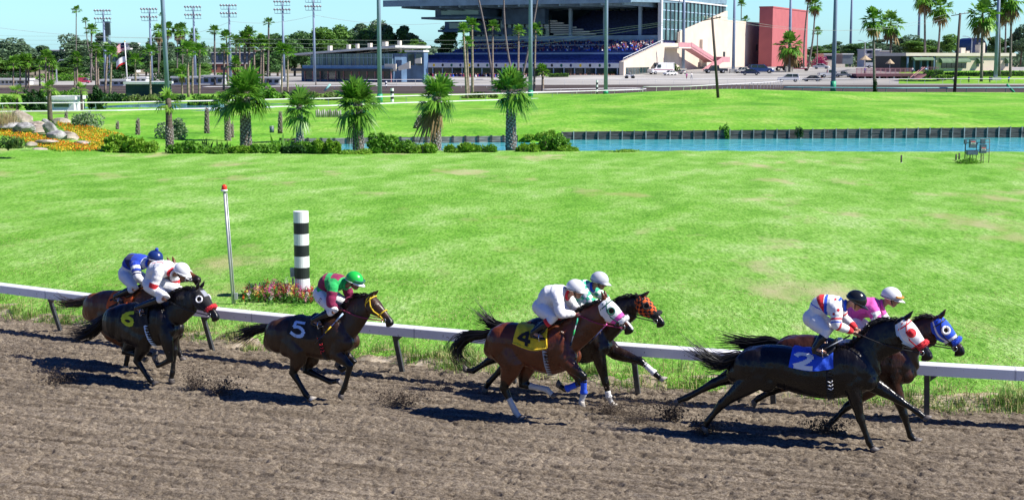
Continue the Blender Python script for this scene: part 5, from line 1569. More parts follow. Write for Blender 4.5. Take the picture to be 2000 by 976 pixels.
boulder(36, 246, 46, 30, .7, M_rock, "big pale sloping boulder at the top left of the rock garden", 1, .5)
boulder(46, 258, 40, 22, .8, M_rockg, "bluish boulder in front of the pale sloping one", 2, .3)
boulder(72, 258, 50, 24, .7, M_rock, "wide layered pale rock in the middle of the rock garden", 3, layers=True)
boulder(78, 262, 56, 16, .6, M_rock, "low flat shelf under the wide layered rock", 13, layers=True)
boulder(102, 264, 26, 30, .6, M_rockg, "upright dark grey boulder between the flower patches", 4, -.4)
boulder(110, 273, 34, 18, .5, M_rockg, "grey boulder at the foot of the upright one", 5)
boulder(136, 274, 34, 18, .4, M_rock, "cracked pale rock just right of the grey boulders", 6, layers=True)
boulder(118, 243, 34, 12, .5, M_rock, "tan flat rock behind the upright boulder", 7)
boulder(88, 240, 14, 8, .5, M_rockg, "small grey rock behind the layered rock", 8)
boulder(12, 252, 60, 14, .9, M_rockg, "long low grey rock at the left edge", 9)
boulder(92, 280, 40, 8, .6, M_rock, "flat stepping stone above the front marigolds", 10)
boulder(165, 281, 40, 6, .3, M_rock, "thin slab at the right end of the front marigolds", 11)
boulder(184, 252, 30, 8, .4, M_rock, "pale slab below the silvery bush", 12)
boulder(60, 286, 22, 10, .6, M_rock, "pale edging stone at the lawn's edge", 14)
boulder(80, 294, 34, 6, .3, M_rock, "narrow pale kerb stone along the marigolds", 15)

# ---- bin, stub posts, electrical panels
M_drum = mat("grey_drum", (.12, .16, .20), .5, .15, 5)
b = at(531, 258, .2); s = ppm(b[1]); rt = empty("litter_bin", b, 0, "grey round bin on the far lawn between two stumps", "bin")
m = MB(); m.tube([(0, 0, -.05), (0, 0, .40)], .165, 18); m.build("drum", M_drum, rt, True)
m = MB(); m.tube([(0, 0, .38), (0, 0, .43)], .178, 18); m.build("rim", M_galv, rt, True)
M_dkpost = mat("dark_wood_post", (.05, .05, .042), .85, .4, 6, bump=.4)
for px, py, hp, lab, wh in [(1760, 322, 19, "short dark stub post with a white foot on the lawn", 1), (1867, 317, 16, "left one of two dark stub posts near the panels", 0), (1873, 316, 17, "right one of two dark stub posts near the panels", 0)]:
    b = at(px, py, 0); s = ppm(b[1]); rt = empty("stub_post", b, 0, lab, "post", "stub posts on the lawn"); m = MB(); m.tube([(0, 0, -.1), (0, 0, hp / s)], .045, 10); m.build("post", M_dkpost, rt, True)
    if wh: m = MB(); m.ball((.02, -.02, .07), (.09, .07, .07), 10, 7); m.build("foot", M_railw, rt, True)
m = MB(); m.box(-.9, .9, -.25, .25, -.05, .03); o = m.build("concrete_slab", mat("pale_concrete", (.42, .42, .39), .9, .15, 5, bump=.2)); o.location = at(1812, 324, .0); tag(o, "flat pale slab in the lawn left of the panels", "slab")
m = MB(); m.box(-.4, .4, -.2, .2, -.05, .05); o = m.build("concrete_slab", mat("pale_concrete", (.4, .4, .4))); o.location = at(1955, 323, .0); tag(o, "small flat slab in the lawn right of the panels", "slab")

b = at(1905, 322, 0); s = ppm(b[1]); rt = empty("electrical_panels", b, 0, "rusty rack of electrical boxes and pipes on the lawn by the pond", "electrical panel")
X = lambda px: (px - 1905) / s
Z = lambda py: (322 - py) / s
M_rust = mat("rusty_pipe", (.10, .075, .065), .7, .4, 8, bump=.2)
M_boxb = mat("panel_blue_grey", (.10, .15, .21), .5, .25, 4)
m = MB()
for px in (1884, 1888, 1894, 1899, 1906, 1915, 1917, 1920, 1931): m.tube([(X(px), 0, -.1), (X(px), 0, Z(272 if px in (1884, 1931) else 300))], .028 if px in (1884, 1894) else .018, 7)
for y in (272.5, 279, 294, 298): m.tube([(X(1884), 0, Z(y)), (X(1931), 0, Z(y - 1))], .018, 7)
m.tube([(X(1906), 0, 0), (X(1906), 0, Z(281))], .018, 7)
m.build("pipe_frame", M_rust, rt, True)
for (x0, x1, y0, y1, d_, sign) in [(1890, 1903, 288.5, 273, .16, 1), (1885.5, 1906.5, 302, 294, .22, 0), (1912, 1921, 281, 271.5, .12, 0), (1911, 1923, 299, 282, .18, 2), (1880, 1885, 281, 272, .12, 0)]:
    m = MB(); m.box(X(x0), X(x1), -d_ - .03, -.03, Z(y0), Z(y1)); o = m.build("electrical_box", M_boxb, rt)
    m = MB(); m.box(X(x0) + .02, X(x1) - .02, -d_ - .045, -d_ - .03, Z(y0) + .02, Z(y1) - .02); m.build("door", M_boxb, o)
    if sign:                                  # warning plate: red header and dark lines
        yc = (y0 * .35 + y1 * .65) if sign == 1 else (y0 + y1) / 2; w0, w1 = x0 + (x1 - x0) * .15, x1 - (x1 - x0) * .15
        m = MB(); m.box(X(w0), X(w1), -d_ - .052, -d_ - .046, Z(yc + 3.2), Z(yc - 3.2)); pl_ = m.build("warning_plate", M_railw, o)
        m = MB(); m.box(X(w0) + .01, X(w1) - .01, -d_ - .056, -d_ - .052, Z(yc - .9), Z(yc - 2.8)); m.build("plate_header", C_red, pl_)
        m = MB()
        for q in (.6, 1.7): m.box(X(w0) + .03, X(w1) - .03, -d_ - .056, -d_ - .052, Z(yc + q + .45), Z(yc + q));
        m.build("plate_lines", C_black, pl_)
m = MB(); m.ball((X(1906), -.03, Z(281)), .05, 10, 7); m.build("pipe_cap", M_boxb, rt, True)
# hose left lying on the grass
for pts, lab in [([(1468, 572), (1475, 563), (1485, 556), (1505, 550)], "brown curl of old hose lying on the lawn"), ([(1290, 512), (1310, 516), (1345, 506), (1385, 510)], "long thin brown hose lying on the lawn")]:
    P_ = [at(x, y, .09) for x, y in pts]; m = MB(); m.tube(catmull(P_, 12), .016, 6); tag(m.build("hose", mat("old_hose", (.22, .09, .05), .6, .2, 5), smooth=True), lab, "hose")
# ================================================================== beyond the infield: far ground, track, rails
def apron_h(X, Y):
    """the home side rises gently beyond the far track, faster on the right behind the outer rail"""
    sm = lambda t: np.clip(t, 0, 1) ** 2 * (3 - 2 * np.clip(t, 0, 1))
    r_ = sm((X / np.maximum(Y, 1) - .205) / .03)
    return .022 * np.clip(Y - 378, 0, 110) * (1 - r_) * sm((X + 5) / 30) + 2.3 * sm((Y - 338) / 38) * r_


def hit(px, py):
    r = ray(px, py); Y = np.linspace(140, 900, 4000); P_ = np.array([0, 0, H]) + r * (Y / r[1])[:, None]
    d = P_[:, 2] - apron_h(P_[:, 0], P_[:, 1])
    k = np.argmax(d <= 0) if (d <= 0).any() else len(Y) - 1
    return P_[k]


M_asphalt = ground_mat("apron_asphalt", [(.30, .29, .27), (.36, .35, .32), (.42, .40, .37)], .25, .04, bump=.2, bscale=6, stretch=(.4, 1, 1))
M_green3 = ground_mat("verge_grass", [(.11, .28, .02), (.17, .38, .03), (.27, .42, .08)], .2, .9, bump=.4, bscale=4)


def sheet(name, ys, x0s, x1s, mat_, label, z=0.0, nx=60, h=None):
    V, T = [], len(ys)
    for y, a, b in zip(ys, x0s, x1s):
        xs = np.linspace(a, b, nx)
        zz = np.full(nx, z) + (h(xs, np.full(nx, y)) if h is not None else 0)
        V.append(np.stack([xs, np.full(nx, y), zz], 1))
    V = np.concatenate(V); ii = np.arange(T * nx).reshape(T, nx)
    Fq = np.stack([ii[:-1, :-1], ii[:-1, 1:], ii[1:, 1:], ii[1:, :-1]], -1).reshape(-1, 4)
    return tag(np_mesh(name, V, Fq, mat_, smooth=True), label, "ground", kind="structure")


sheet("far_ground", [143, 200, 260, 330, 700, 3000], [-400] * 4 + [-800, -4000], [400] * 4 + [800, 4000], M_earth, "pale ground on the far side of the racecourse", -.03)
sheet("turf_course", [146, 170, 200, 238], [-120, -120, -130, -140], [30, 40, 60, 90], M_green3, "strip of turf course beyond the white rail", .0)
ys = np.linspace(225, 300, 6)
sheet("far_dirt_track", list(ys), [-95] * 6, [200] * 6, M_track2, "dark dirt of the home stretch across the infield", .008)
ys = np.concatenate([np.linspace(300, 380, 24), np.linspace(385, 520, 20)])
sheet("apron", list(ys), [-130] * len(ys), [330] * len(ys), M_asphalt, "pale asphalt apron in front of the grandstand", .012, 120, apron_h)
xs0, xs1 = [], []
ys = np.linspace(312, 374, 14)
sheet("verge_lawn", list(ys), [y * .268 for y in ys], [y * .42 for y in ys], M_green3, "green verge in front of the low cream building", .03, 40, apron_h)
sheet("far_pond", [151.5, 158, 166, 176], [-49, -50, -48, -44], [-30, -29, -24, -26], water_mat("far_pond_water", (.05, .16, .22), (.10, .26, .33), .6), "small far pond behind the white rail on the left", .012)

M_railf = mat("far_rail_white", (.80, .80, .80), .5, .04, 2)
M_railg = mat("far_rail_post", (.16, .30, .24), .6, .15, 3)
M_teal = mat("far_rail_teal", (.22, .50, .46), .5, .1, 2)


def far_rail(pts, hpx, step, label, rail_m=M_railf, post_m=M_railf, goose=.5, r=.055, name="running_rail", base_strip=None):
    """pts: base pixels; each rail keeps its own depth line"""
    P_ = np.array([hit(*p) for p in pts]); o = P_[0].copy()
    d = np.concatenate([[0], np.cumsum(np.linalg.norm(np.diff(P_, axis=0), axis=1))])
    at_ = lambda q: np.array([np.interp(q, d, P_[:, k]) for k in range(3)])
    rt = empty(name, o, 0, label, "rail", "white running rails across the racecourse")
    hh = hpx / ppm(P_[len(P_) // 2][1])
    S = np.linspace(0, d[-1], 60)
    m = MB(); m.tube([at_(q) + np.array([0, -goose * .9, hh]) - o for q in S], r, 6); m.build("rail_beam", rail_m, rt, True)
    n = min(98, int(d[-1] / step)); st = d[-1] / max(n, 1)
    for k in range(n + 1):
        b = at_(k * st) - o; m = MB()
        m.tube([b + np.array([0, 0, -.1]), b + np.array([0, .02, hh * .55]), b + np.array([0, -goose * .35, hh * .88]), b + np.array([0, -goose * .9, hh])], r * .62, 5)
        m.build("post", post_m, rt, True)
    if base_strip:
        m = MB(); m.loft([[at_(q) - o + np.array(v) for v in ((0, -base_strip, .02), (0, -base_strip, .12), (0, .2, .12), (0, .2, .02))] for q in S]); m.build("kerb_strip", M_railf, rt)
    return rt


far_rail([(-60, 222), (0, 219), (220, 217), (400, 213), (560, 209), (640, 207.5), (780, 202), (1000, 195.5), (1180, 189), (1250, 186)], 15, 4.6, "long white rail on thin posts along the left of the far lawn", post_m=M_railg, base_strip=.5)
far_rail([(1010, 187), (1200, 183.5), (1250, 181.5), (1262, 179.5), (1250, 178), (1200, 178.5), (1060, 181)], 6, 3.6, "white rail loop ending in front of the home stretch")
far_rail([(1255, 187), (1340, 186), (1420, 181), (1480, 177), (1510, 174.5), (1527, 172)], 15, 2.3, "white rail on curved posts at the foot of the grassy mound", goose=1.0)
far_rail([(1530, 180), (1600, 181), (1750, 182), (1900, 181.5), (2040, 181)], 9.5, 3.2, "low teal and white inner rail of the home stretch at right", rail_m=M_teal, post_m=M_railg, r=.12, goose=.6)
far_rail([(700, 166.5), (900, 166), (1100, 165.5), (1300, 165), (1500, 164.5), (1640, 164.5), (1800, 164.2), (2050, 164)], 10, 3.9, "outer white rail of the home stretch in front of the apron", goose=.8)
far_rail([(395, 175), (560, 174), (700, 173), (900, 172), (1000, 172)], 5, 4.5, "low white fence line before the clubhouse", r=.07, goose=.2, name="white_fence")

# ------------------------------------------------------------------ light poles, utility poles, towers
M_steelp = mat("steel_pole", (.20, .27, .38), .6, .08, .4)
M_greenp = mat("green_band", (.02, .33, .16), .5, .1, 2)
M_conc = mat("concrete", (.55, .54, .5), .85, .1, 2)
M_wood = mat("utility_wood", (.07, .055, .048), .85, .3, 2, stretch=(3, 3, .3))
M_lampm = mat("flood_lamp", (.40, .42, .45), .3, .1, 4, metal=.3)


def light_pole(px, py, wpx, label, band=0, conc=0, top=None, lean=0.0):
    b = hit(px, py); s = ppm(b[1]); r0 = wpx / s / 2; h = ((py - top) / s if top is not None else max(26, (py + 40) / s))
    rt = empty("light_pole", b, 0, label, "light pole", "steel light poles round the racecourse")
    m = MB(); m.tube([(0, 0, -.2), (lean * .5, 0, h * .5), (lean, 0, h)], [r0, r0 * .85, r0 * .62], 14); m.build("pole", M_steelp, rt, True)
    if band: m = MB(); m.tube([(0, 0, .02), (lean * band / s / h, 0, band / s)], r0 * 1.22, 16); m.build("base_band", M_greenp, rt, True)
    if conc: m = MB(); m.box(-r0 * 2.1, r0 * 2.1, -r0 * 2.1, r0 * 2.1, -.3, conc / s); m.build("concrete_base", M_conc, rt)
    m = MB(); m.bar((lean - 1.6, 0, h - .3), (lean + 1.6, 0, h - .3), .15, .15)
    for k in (-1.4, -.5, .5, 1.4): m.box(lean + k - .3, lean + k + .3, -.5, .05, h - .25, h + .3)
    m.build("lamp_rack", M_lampm, rt)
    return rt


light_pole(328, 197, 9.5, "thick steel light pole behind the slender young palm, right of the flagpole", lean=-.6)
light_pole(742, 201, 9, "green-footed steel light pole left of the bushy palm's skyline", band=17)
light_pole(1036, 189, 8.6, "green-footed light pole rising behind the last pond-side palm", band=12)
light_pole(1183, 184, 8, "green-footed light pole in front of the middle of the grandstand", band=7)
light_pole(1627, 179, 9, "green-footed light pole in front of the parked pickups", band=20)
light_pole(1334, 138, 6.5, "light pole standing beside the pink staircase", conc=4)
light_pole(1432, 143, 6.5, "light pole on a white block in front of the cream wall", conc=8)
light_pole(1541, 140, 6.5, "light pole on a white block beside the bushy palm", conc=9)
light_pole(1660, 128, 5.5, "slim light pole behind the parked pickups")
light_pole(1793, 106, 5.5, "slim light pole behind the deck's awning")
light_pole(1944, 157, 8, "light pole on a pale block before the cream building", conc=6)

# leaning timber poles with crossarms
def utility_pole(px, py, tx, ty, wpx, label, arm=True, ivy=False, z=None):
    b = hit(px, py) if z is None else at(px, py, z); s = ppm(b[1]); h = (py - ty) / s; dx = (tx - px) / s
    rt = empty("utility_pole", b, 0, label, "utility pole")
    m = MB(); m.tube([(0, 0, -.3), (dx, 0, h)], [wpx / s / 2, wpx / s * .36], 10); m.build("pole", M_wood, rt, True)
    if arm:
        m = MB(); m.bar((dx - 17 / s, 0, h - .25 - 2 / s), (dx + 17 / s, 0, h - .1 + 2 / s), .14, .12); a_ = m.build("crossarm", M_wood, rt)
        for k in (-15, -9, 9, 15): m = MB(); m.tube([(dx + k / s, 0, h - .15), (dx + k / s, 0, h + .18)], .05, 6); m.build("insulator", M_conc, a_, True)
    return rt, b, h, dx


U1 = utility_pole(1403, 191, 1388, 37, 6, "leaning timber utility pole on the grassy mound", z=.9)
U2 = utility_pole(1864, 182, 1869, 29, 6.5, "straight dark utility pole in front of the green awnings")

def tower(px, py, top, label, s_=None):
    b = atY(px, py, 335); s = ppm(335); h = (py - top) / s
    b = np.array([b[0], 335, 0]); h = 5.5 + (114 - top) / s
    rt = empty("floodlight_tower", b, 0, label, "light tower", "floodlight towers on the left skyline")
    m = MB(); m.tube([(0, 0, -.2), (0, 0, h)], [.36, .2], 9); m.build("mast", M_steelp, rt, True)
    for lv in (0, 15 / s * 1.0):
        m = MB(); z = h - .8 - lv
        for dy in (-.5, .5):
            for dz in (0, .9): m.bar((-1.75, dy, z + dz), (1.75, dy, z + dz), .08, .08)
        for k in np.linspace(-1.75, 1.75, 6): m.bar((k, -.5, z), (k, -.5, z + .9), .06, .06, up=(0, 1, 0)); m.bar((k, -.5, z), (k, .5, z), .06, .06)
        rk = m.build("lamp_rack", M_steelp, rt)
        for k in np.linspace(-1.7, 1.7, 6):
            m = MB(); m.tube([(k, -.55, z + 1.1), (k, -.85, z + .85)], [.12, .30], 8); m.build("flood_lamp", M_lampm, rk, True)
    return rt


for px, top, lab in [(207, 24, "first floodlight tower from the left with a dark box below its racks"), (297, 21, "floodlight tower just left of the thick steel pole"), (382, 17, "floodlight tower just right of the thick steel pole"), (451, 14, "floodlight tower behind the fan palm at left centre"), (555, 7, "floodlight tower right of the tall single palm"), (615, 1, "floodlight tower in front of the clubhouse")]:
    t = tower(px, 170, top, lab)
m = MB(); m.box(-.7, .7, -.6, .6, 0, 3.2); rt = empty("camera_tower", atY(213, 170, 345) * np.array([1, 1, 0]), 0, "dark cabin on a thin lattice tower by the first floodlights", "tower")
h0 = 5.5 + (114 - 70) / ppm(345)
c = m.build("cabin", mat("cabin_dark", (.03, .05, .05), .5, .2, 2), rt); c.location = (0, 0, h0)
m = MB()
for a in (-.5, .5):
    for b_ in (-.5, .5): m.bar((a, b_, -.1), (a, b_, h0), .09, .09, up=(0, 1, 0))
for k in range(9):
    z = h0 * k / 9; m.bar((-.5, -.5, z), (.5, -.5, z + h0 / 9), .06, .06); m.bar((-.5, -.5, z), (.5, -.5, z), .06, .06)
m.build("lattice", M_steelp, rt)

# flags
b = hit(249, 165); s = ppm(b[1]); h = (165 - 84) / s
rt = empty("flagpole", b, 0, "white flagpole standing among the left palms", "flagpole")
m = MB(); m.tube([(0, 0, -.2), (-2.5 / s, 0, h)], [.16, .10], 8); m.build("pole", M_railf, rt, True)
m = MB(); m.ball((-2.5 / s, 0, h + .12), .16, 8, 6); m.build("finial", mat("gold", (.7, .5, .1), .3, .1, 3, metal=.8), rt, True)
Mf = [C_red, C_white, C_navy]


def flag(base, w_, hh, rows, canton, label, seed):
    m = MB(); nx = 14
    for off in (0, .03):
        for i in range(nx):
            for j in range(rows):
                v = []
                for (a, c) in ((i, j), (i + 1, j), (i + 1, j + 1), (i, j + 1)):
                    u, q = a / nx, c / rows
                    v.append((-u * w_ * .75, .28 * math.sin(u * 6 + seed) * u + off, -q * hh - u * u * hh * .75))
                mi = (2 if (canton and i < 6 and j < rows * .54) else (0 if j % 2 == 0 else 1)) if rows > 4 else (1 if j < rows - 1 else 0)
                m.add(v, [(0, 1, 2, 3)], mi)
    o = m.build("flag", Mf); o.location = base
    return tag(o, label, "flag", "flags on the white pole")


flag(b + np.array([-2.4 / s - .12, 0, h - .1]), 2.6, 1.75, 13, True, "striped red and white flag with a blue corner, upper flag", 0)
flag(b + np.array([-1.9 / s - .12, 0, h - 3.0]), 2.6, 1.6, 4, False, "white flag with a red lower stripe, lower flag", 1)

# wires
def wire(pts, label, r=.014, sag=.6):
    P_ = []
    for a, c in zip(pts[:-1], pts[1:]):
        for t in np.linspace(0, 1, 13)[:-1]:
            q = a * (1 - t) + c * t; q = q - np.array([0, 0, sag * 4 * t * (1 - t)]); P_.append(q)
    P_.append(pts[-1]); o = P_[0].copy()
    m = MB(); m.tube([p - o for p in P_], r, 4); ob = m.build("power_line", mat("wire", (.35, .37, .38), .5, .1, 2)); ob.location = o
    return tag(ob, label, "wire", "power lines strung across the infield")


ub = U1[1]; s = ppm(ub[1])
for k, (dx, y0, y1, lab) in enumerate([(-15, 79, 95, "uppermost power line running left from the leaning pole"), (-9, 87, 102, "middle power line running left from the leaning pole"), (9, 95, 109, "lowest power line running left from the leaning pole")]):
    a = ub + np.array([U1[3] + dx / s, 0, U1[2] + .1])
    wire([a, atY(1000, y0 - 1, 206), atY(560, y0 - 2, 206), atY(120, y0 - 8, 206), atY(-120, y0 - 14, 206)], lab, sag=.15)
for k, (dx, lab) in enumerate([(-15, "left power line between the two timber poles"), (15, "right power line between the two timber poles")]):
    wire([ub + np.array([U1[3] + dx / s, 0, U1[2] + .1]), U2[1] + np.array([U2[3] + dx / ppm(U2[1][1]), 0, U2[2] + .1])], lab, sag=2.2)
wire([atY(-100, 40, 330), atY(297, 74, 330), atY(451, 42, 330), atY(615, 30, 330), atY(860, 46, 330)], "thin line slung between the floodlight towers", r=.03, sag=1.0)

# ------------------------------------------------------------------ distant palms
crowns = [crown("palm_crown_source", 100 + k, n_, .55, .62, 1.4, lo, [M_frond, M_thatch], dd, nl=9, droop=.2, wd=.13) for k, (n_, lo, dd) in enumerate([(34, -.35, 0), (38, -.6, 3), (30, -.2, 0), (42, -.9, 8)])]
crown_meshes = [c.data for c in crowns]
for c in crowns: bpy.data.objects.remove(c)
M_tantrunk = mat("tan_palm_trunk", (.26, .205, .155), .9, .35, 1.2, stretch=(1, 1, 5))
M_greytrunk = mat("grey_palm_trunk", (.16, .14, .125), .9, .3, 1.2, stretch=(1, 1, 5))


def far_palm(bx, by, tx, ty, cw, wpx, v, label, Y=None, tall=False, bend=0.0):
    """trunk foot pixel, crown heart pixel, crown width and trunk width in pixels"""
    if Y is None: b = hit(bx, by)
    else: b = atY(bx, by, Y); b[2] = float(apron_h(b[0], b[1]))
    t = atY(tx, ty, b[1]); s = ppm(b[1]); d = t - b; r0 = wpx / s / 2 * .85
    rt = empty("tall_palm" if tall else "fan_palm", b, 0, label, "palm tree", "palms along the far side of the racecourse")
    m = MB(); n = np.array([1.0, 0, 0])
    m.tube([d * q + n * bend / s * math.sin(q * math.pi) - np.array([0, 0, .2 * (q == 0)]) for q in np.linspace(0, 1, 9)], [r0 * (1.15 - .4 * q) for q in np.linspace(0, 1, 9)], 9)
    m.build("trunk", M_greytrunk if tall else M_tantrunk, rt, True)
    o = bpy.data.objects.new("crown", crown_meshes[v]); COL.objects.link(o); o.parent = rt; o.location = Vector(d); sc_ = cw / s / 2 * 1.3; o.scale = (sc_, sc_, sc_ * 1.05); o.rotation_euler = (0, 0, bx * 1.7)
    return rt


PALMS = [  # bx,by, tx,ty, crown w, trunk w, variant, label
    (26, 176, 26, 124, 27, 4, 0, "leftmost thin-trunked palm before the white trailers"), (40, 172, 39, 122, 22, 4, 2, "palm just right of the leftmost thin-trunked one"), (51, 172, 51, 118, 24, 4, 0, "left palm of the close pair over the white trailers"), (56, 172, 56, 120, 22, 4, 1, "right palm of the close pair over the white trailers"),
    (78, 168, 77, 128, 22, 4, 2, "shorter palm left of the double street lamp"), (90, 172, 89, 113, 27, 4.5, 0, "taller palm left of the double street lamp"), (96, 170, 96, 122, 22, 4, 2, "palm nearly touching the taller one by the street lamp"), (103, 168, 102, 127, 24, 4, 0, "bushy palm right next to the double street lamp"),
    (146, 178, 146, 126, 20, 4, 2, "lower palm in front of the left eucalyptus"), (151, 178, 150, 112, 20, 4, 0, "upper palm in front of the left eucalyptus"), (188, 172, 187, 96, 22, 4.5, 0, "palm left of the white-roofed building"), (192, 168, 191, 115, 18, 4, 2, "short palm under the one left of the white roof"),
    (205, 180, 210, 98, 24, 5, 0, "left palm of the pair by the flagpole"), (215, 190, 218, 104, 22, 5, 2, "right palm of the pair by the flagpole"), (265, 185, 264, 117, 25, 5, 0, "palm right of the flagpole before the green shed"), (294, 190, 293, 102, 25, 5, 2, "palm at the right end of the green shed"),
    (368, 190, 366, 97, 30, 6, 0, "thick-crowned palm right of the thick steel pole"), (376, 186, 376, 98, 26, 4.5, 2, "palm tucked behind the thick-crowned one"), (389, 192, 390, 98, 26, 5, 0, "palm standing right of the thick-crowned one"), (356, 188, 355, 140, 22, 4, 1, "low palm at the far pond's right end"),
    (437, 176, 438, 98, 24, 5, 0, "lower palm right of the single tall left-centre palm"), (446, 170, 442, 72, 22, 4, 2, "upper palm right of the single tall left-centre palm"), (461, 165, 461, 80, 22, 4, 0, "left outer palm of the dense clump"), (468, 165, 468, 85, 20, 4, 2, "palm inside the dense clump's left edge"), (478, 168, 478, 78, 32, 6, 0, "largest palm of the dense clump"), (487, 168, 486, 68, 28, 6, 1, "highest palm of the dense clump"), (497, 168, 496, 92, 24, 5, 2, "right outer palm of the dense clump"),
    (508, 172, 511, 80, 24, 4.5, 0, "left palm of the pair right of the dense clump"), (514, 172, 514, 90, 22, 4.5, 2, "right palm of the pair right of the dense clump"), (550, 192, 551, 97, 24, 4.5, 0, "left palm of the pair before the clubhouse"), (562, 192, 562, 102, 24, 4.5, 2, "right palm of the pair before the clubhouse"),
    (460, 176, 460, 126, 26, 4.5, 1, "low bushy palm under the dense clump"),
    (912, 193, 905, 58, 22, 6, 2, "left palm of the trio before the grandstand's left end"), (915, 190, 912, 82, 22, 5, 0, "shortest palm of the trio before the grandstand's left end"), (923, 188, 922, 50, 27, 6, 0, "highest palm of the trio before the grandstand's left end"), (962, 172, 962, 52, 22, 5, 0, "single straight palm before the grandstand's glass panels"), (1012, 163, 1013, 62, 22, 4.5, 2, "palm left of the green-footed pole before the seats"), (1043, 180, 1046, 58, 24, 5, 0, "palm right of the green-footed pole before the seats"),
    (1060, 180, 1060, 140, 26, 6, 0, "short palm in front of the clipped hedge")]
for a in PALMS: far_palm(*a)
TALL = [  # same, with Y and bend
    (148, 140, 149, 20, 15, 2.6, 0, "tallest thin palm on the left skyline", 420, 0), (187, 150, 167, 41, 11, 2.6, 2, "thin palm with a curved trunk on the left skyline", 400, -4), (178, 170, 179, 58, 22, 4.5, 0, "tall palm right of the curved thin one", 330, 0), (311, 160, 316, 30, 10, 2.4, 2, "thin palm peeping out left of the thick steel pole", 420, 0),
    (310, 170, 310, 60, 22, 3, 3, "skirted palm left of the thick steel pole", 380, 0), (324, 160, 329, 55, 20, 3, 3, "skirted palm hidden half behind the thick steel pole", 390, 0), (346, 160, 347, 58, 19, 3, 3, "left skirted palm of the skyline pair", 390, 0), (357, 160, 356, 56, 20, 3, 3, "right skirted palm of the skyline pair", 395, 0), (379, 165, 379, 66, 18, 3, 3, "skirted palm beside the second rack tower", 390, 0),
    (420, 178, 419, 60, 20, 4.5, 0, "single tall palm at left centre", 300, 0), (523, 175, 525, 44, 16, 5, 2, "tall single palm with a bare grey trunk right of the clump", 300, 0),
    (963, 170, 930, -22, 22, 5, 0, "left curving palm trunk crossing the grandstand", 300, 3), (1003, 140, 984, -24, 22, 4.5, 0, "middle curving palm trunk crossing the grandstand", 330, -6), (1018, 140, 1054, -26, 22, 4.5, 0, "right curving palm trunk leaning across the grandstand", 330, 2),
    (1448, 60, 1448, 8, 14, 2.5, 2, "small palm showing over the cream wall", 560, 0), (1456, 60, 1456, 38, 12, 2.5, 0, "smaller palm peeping over the cream wall", 560, 0), (1579, 112, 1592, 8, 22, 4, 3, "leaning palm right of the pink tower", 480, 3), (1570, 112, 1582, -18, 24, 4, 3, "tall curved palm at the pink tower's right edge", 484, -3), (1596, 108, 1597, 62, 16, 3, 0, "small palm in the gap right of the pink tower", 500, 0),
    (1708, 183, 1706, 36, 36, 6, 3, "big palm with an ivy-clad foot in front of the deck", 226, 0), (1740, 112, 1740, 44, 38, 5, 3, "big palm behind the deck", 400, 0), (1808, 108, 1806, -8, 34, 5, 3, "tall palm left of the dark utility pole, straight one", 385, 0), (1829, 108, 1837, 12, 36, 5, 3, "tall palm left of the dark utility pole, leaning one", 385, 2), (1917, 152, 1919, 26, 46, 6.5, 3, "shaggy palm with dead fronds and a transformer at right", 340, 0),
    (1952, 150, 1952, 12, 34, 5.5, 3, "palm just right of the pale-based light pole", 356, 0), (1973, 150, 1976, -4, 40, 5.5, 3, "tall palm near the right edge with a pale foot", 354, 0), (1964, 108, 1965, 20, 28, 4, 3, "palm behind the right end of the cream building", 420, 0), (1542, 126, 1543, 86, 40, 5, 3, "bushy palm against the pink tower's front", 440, 0)]
for (bx, by, tx, ty, cw, wp, v, lab, Y, bend) in TALL: far_palm(bx, by, tx, ty, cw, wp, v, lab, Y, True, bend)
shrub("ivy", 1708, 183, 9, 44, 0, [L_dark], "ivy wrapped round the foot of the big palm", "ivy", n=700, size=.12, Y=225.6)

# ------------------------------------------------------------------ distant trees and shrubs
def tree_mesh(name, seed, n, lob, flat=0.0, size=.055):
    rs = np.random.default_rng(seed); C = []
    lobes = []
    for k in range(lob):
        az = rs.uniform(0, 6.28); q = rs.uniform(.1, .68); lobes.append((math.cos(az) * q, math.sin(az) * q, rs.uniform(-.7, .85) * (1 - q * .55), rs.uniform(.20, .42)))
    for x, y, z, q in lobes:
        k = n // lob; d = rs.normal(0, 1, (k, 3)); d /= np.linalg.norm(d, axis=1)[:, None]
        C.append(np.array([x, y, z]) + d * (rs.uniform(.35, 1, (k, 1)) ** .5) * q * np.array([1, 1, .8]))
    C = np.concatenate(C); g_ = vnoise(C[:, 0] * 5 + seed, C[:, 2] * 5, seed) + .3 * vnoise(C[:, 1] * 6, C[:, 2] * 6, seed + 1)
    C = C[g_ > .24]
    V, Fq = cards(C, rs.uniform(.6, 1.4, len(C)) * size, seed)
    me = bpy.data.meshes.new(name); me.vertices.add(len(V)); me.vertices.foreach_set("co", V.astype(np.float32).ravel()); me.loops.add(Fq.size); me.loops.foreach_set("vertex_index", Fq.astype(np.int32).ravel()); me.polygons.add(len(Fq)); me.polygons.foreach_set("loop_start", np.arange(0, Fq.size, 4, dtype=np.int32)); me.update(calc_edges=True)
    return me


M_euc = leafmat("eucalyptus", (.065, .13, .07), (.19, .30, .16), .6, .25)
M_dk = leafmat("dark_tree", (.04, .11, .035), (.13, .27, .07), .6, .25)
M_lt = leafmat("light_tree", (.07, .18, .03), (.20, .38, .07), .6, .3)
TM = {}
for nm, mt in (("euc", M_euc), ("dk", M_dk), ("lt", M_lt)):
    for k in range(2):
        me = tree_mesh("tree_crown", 30 + k * 7 + len(nm) * 3 + ord(nm[0]), 7500, 20); me.materials.append(mt); TM[nm, k] = me


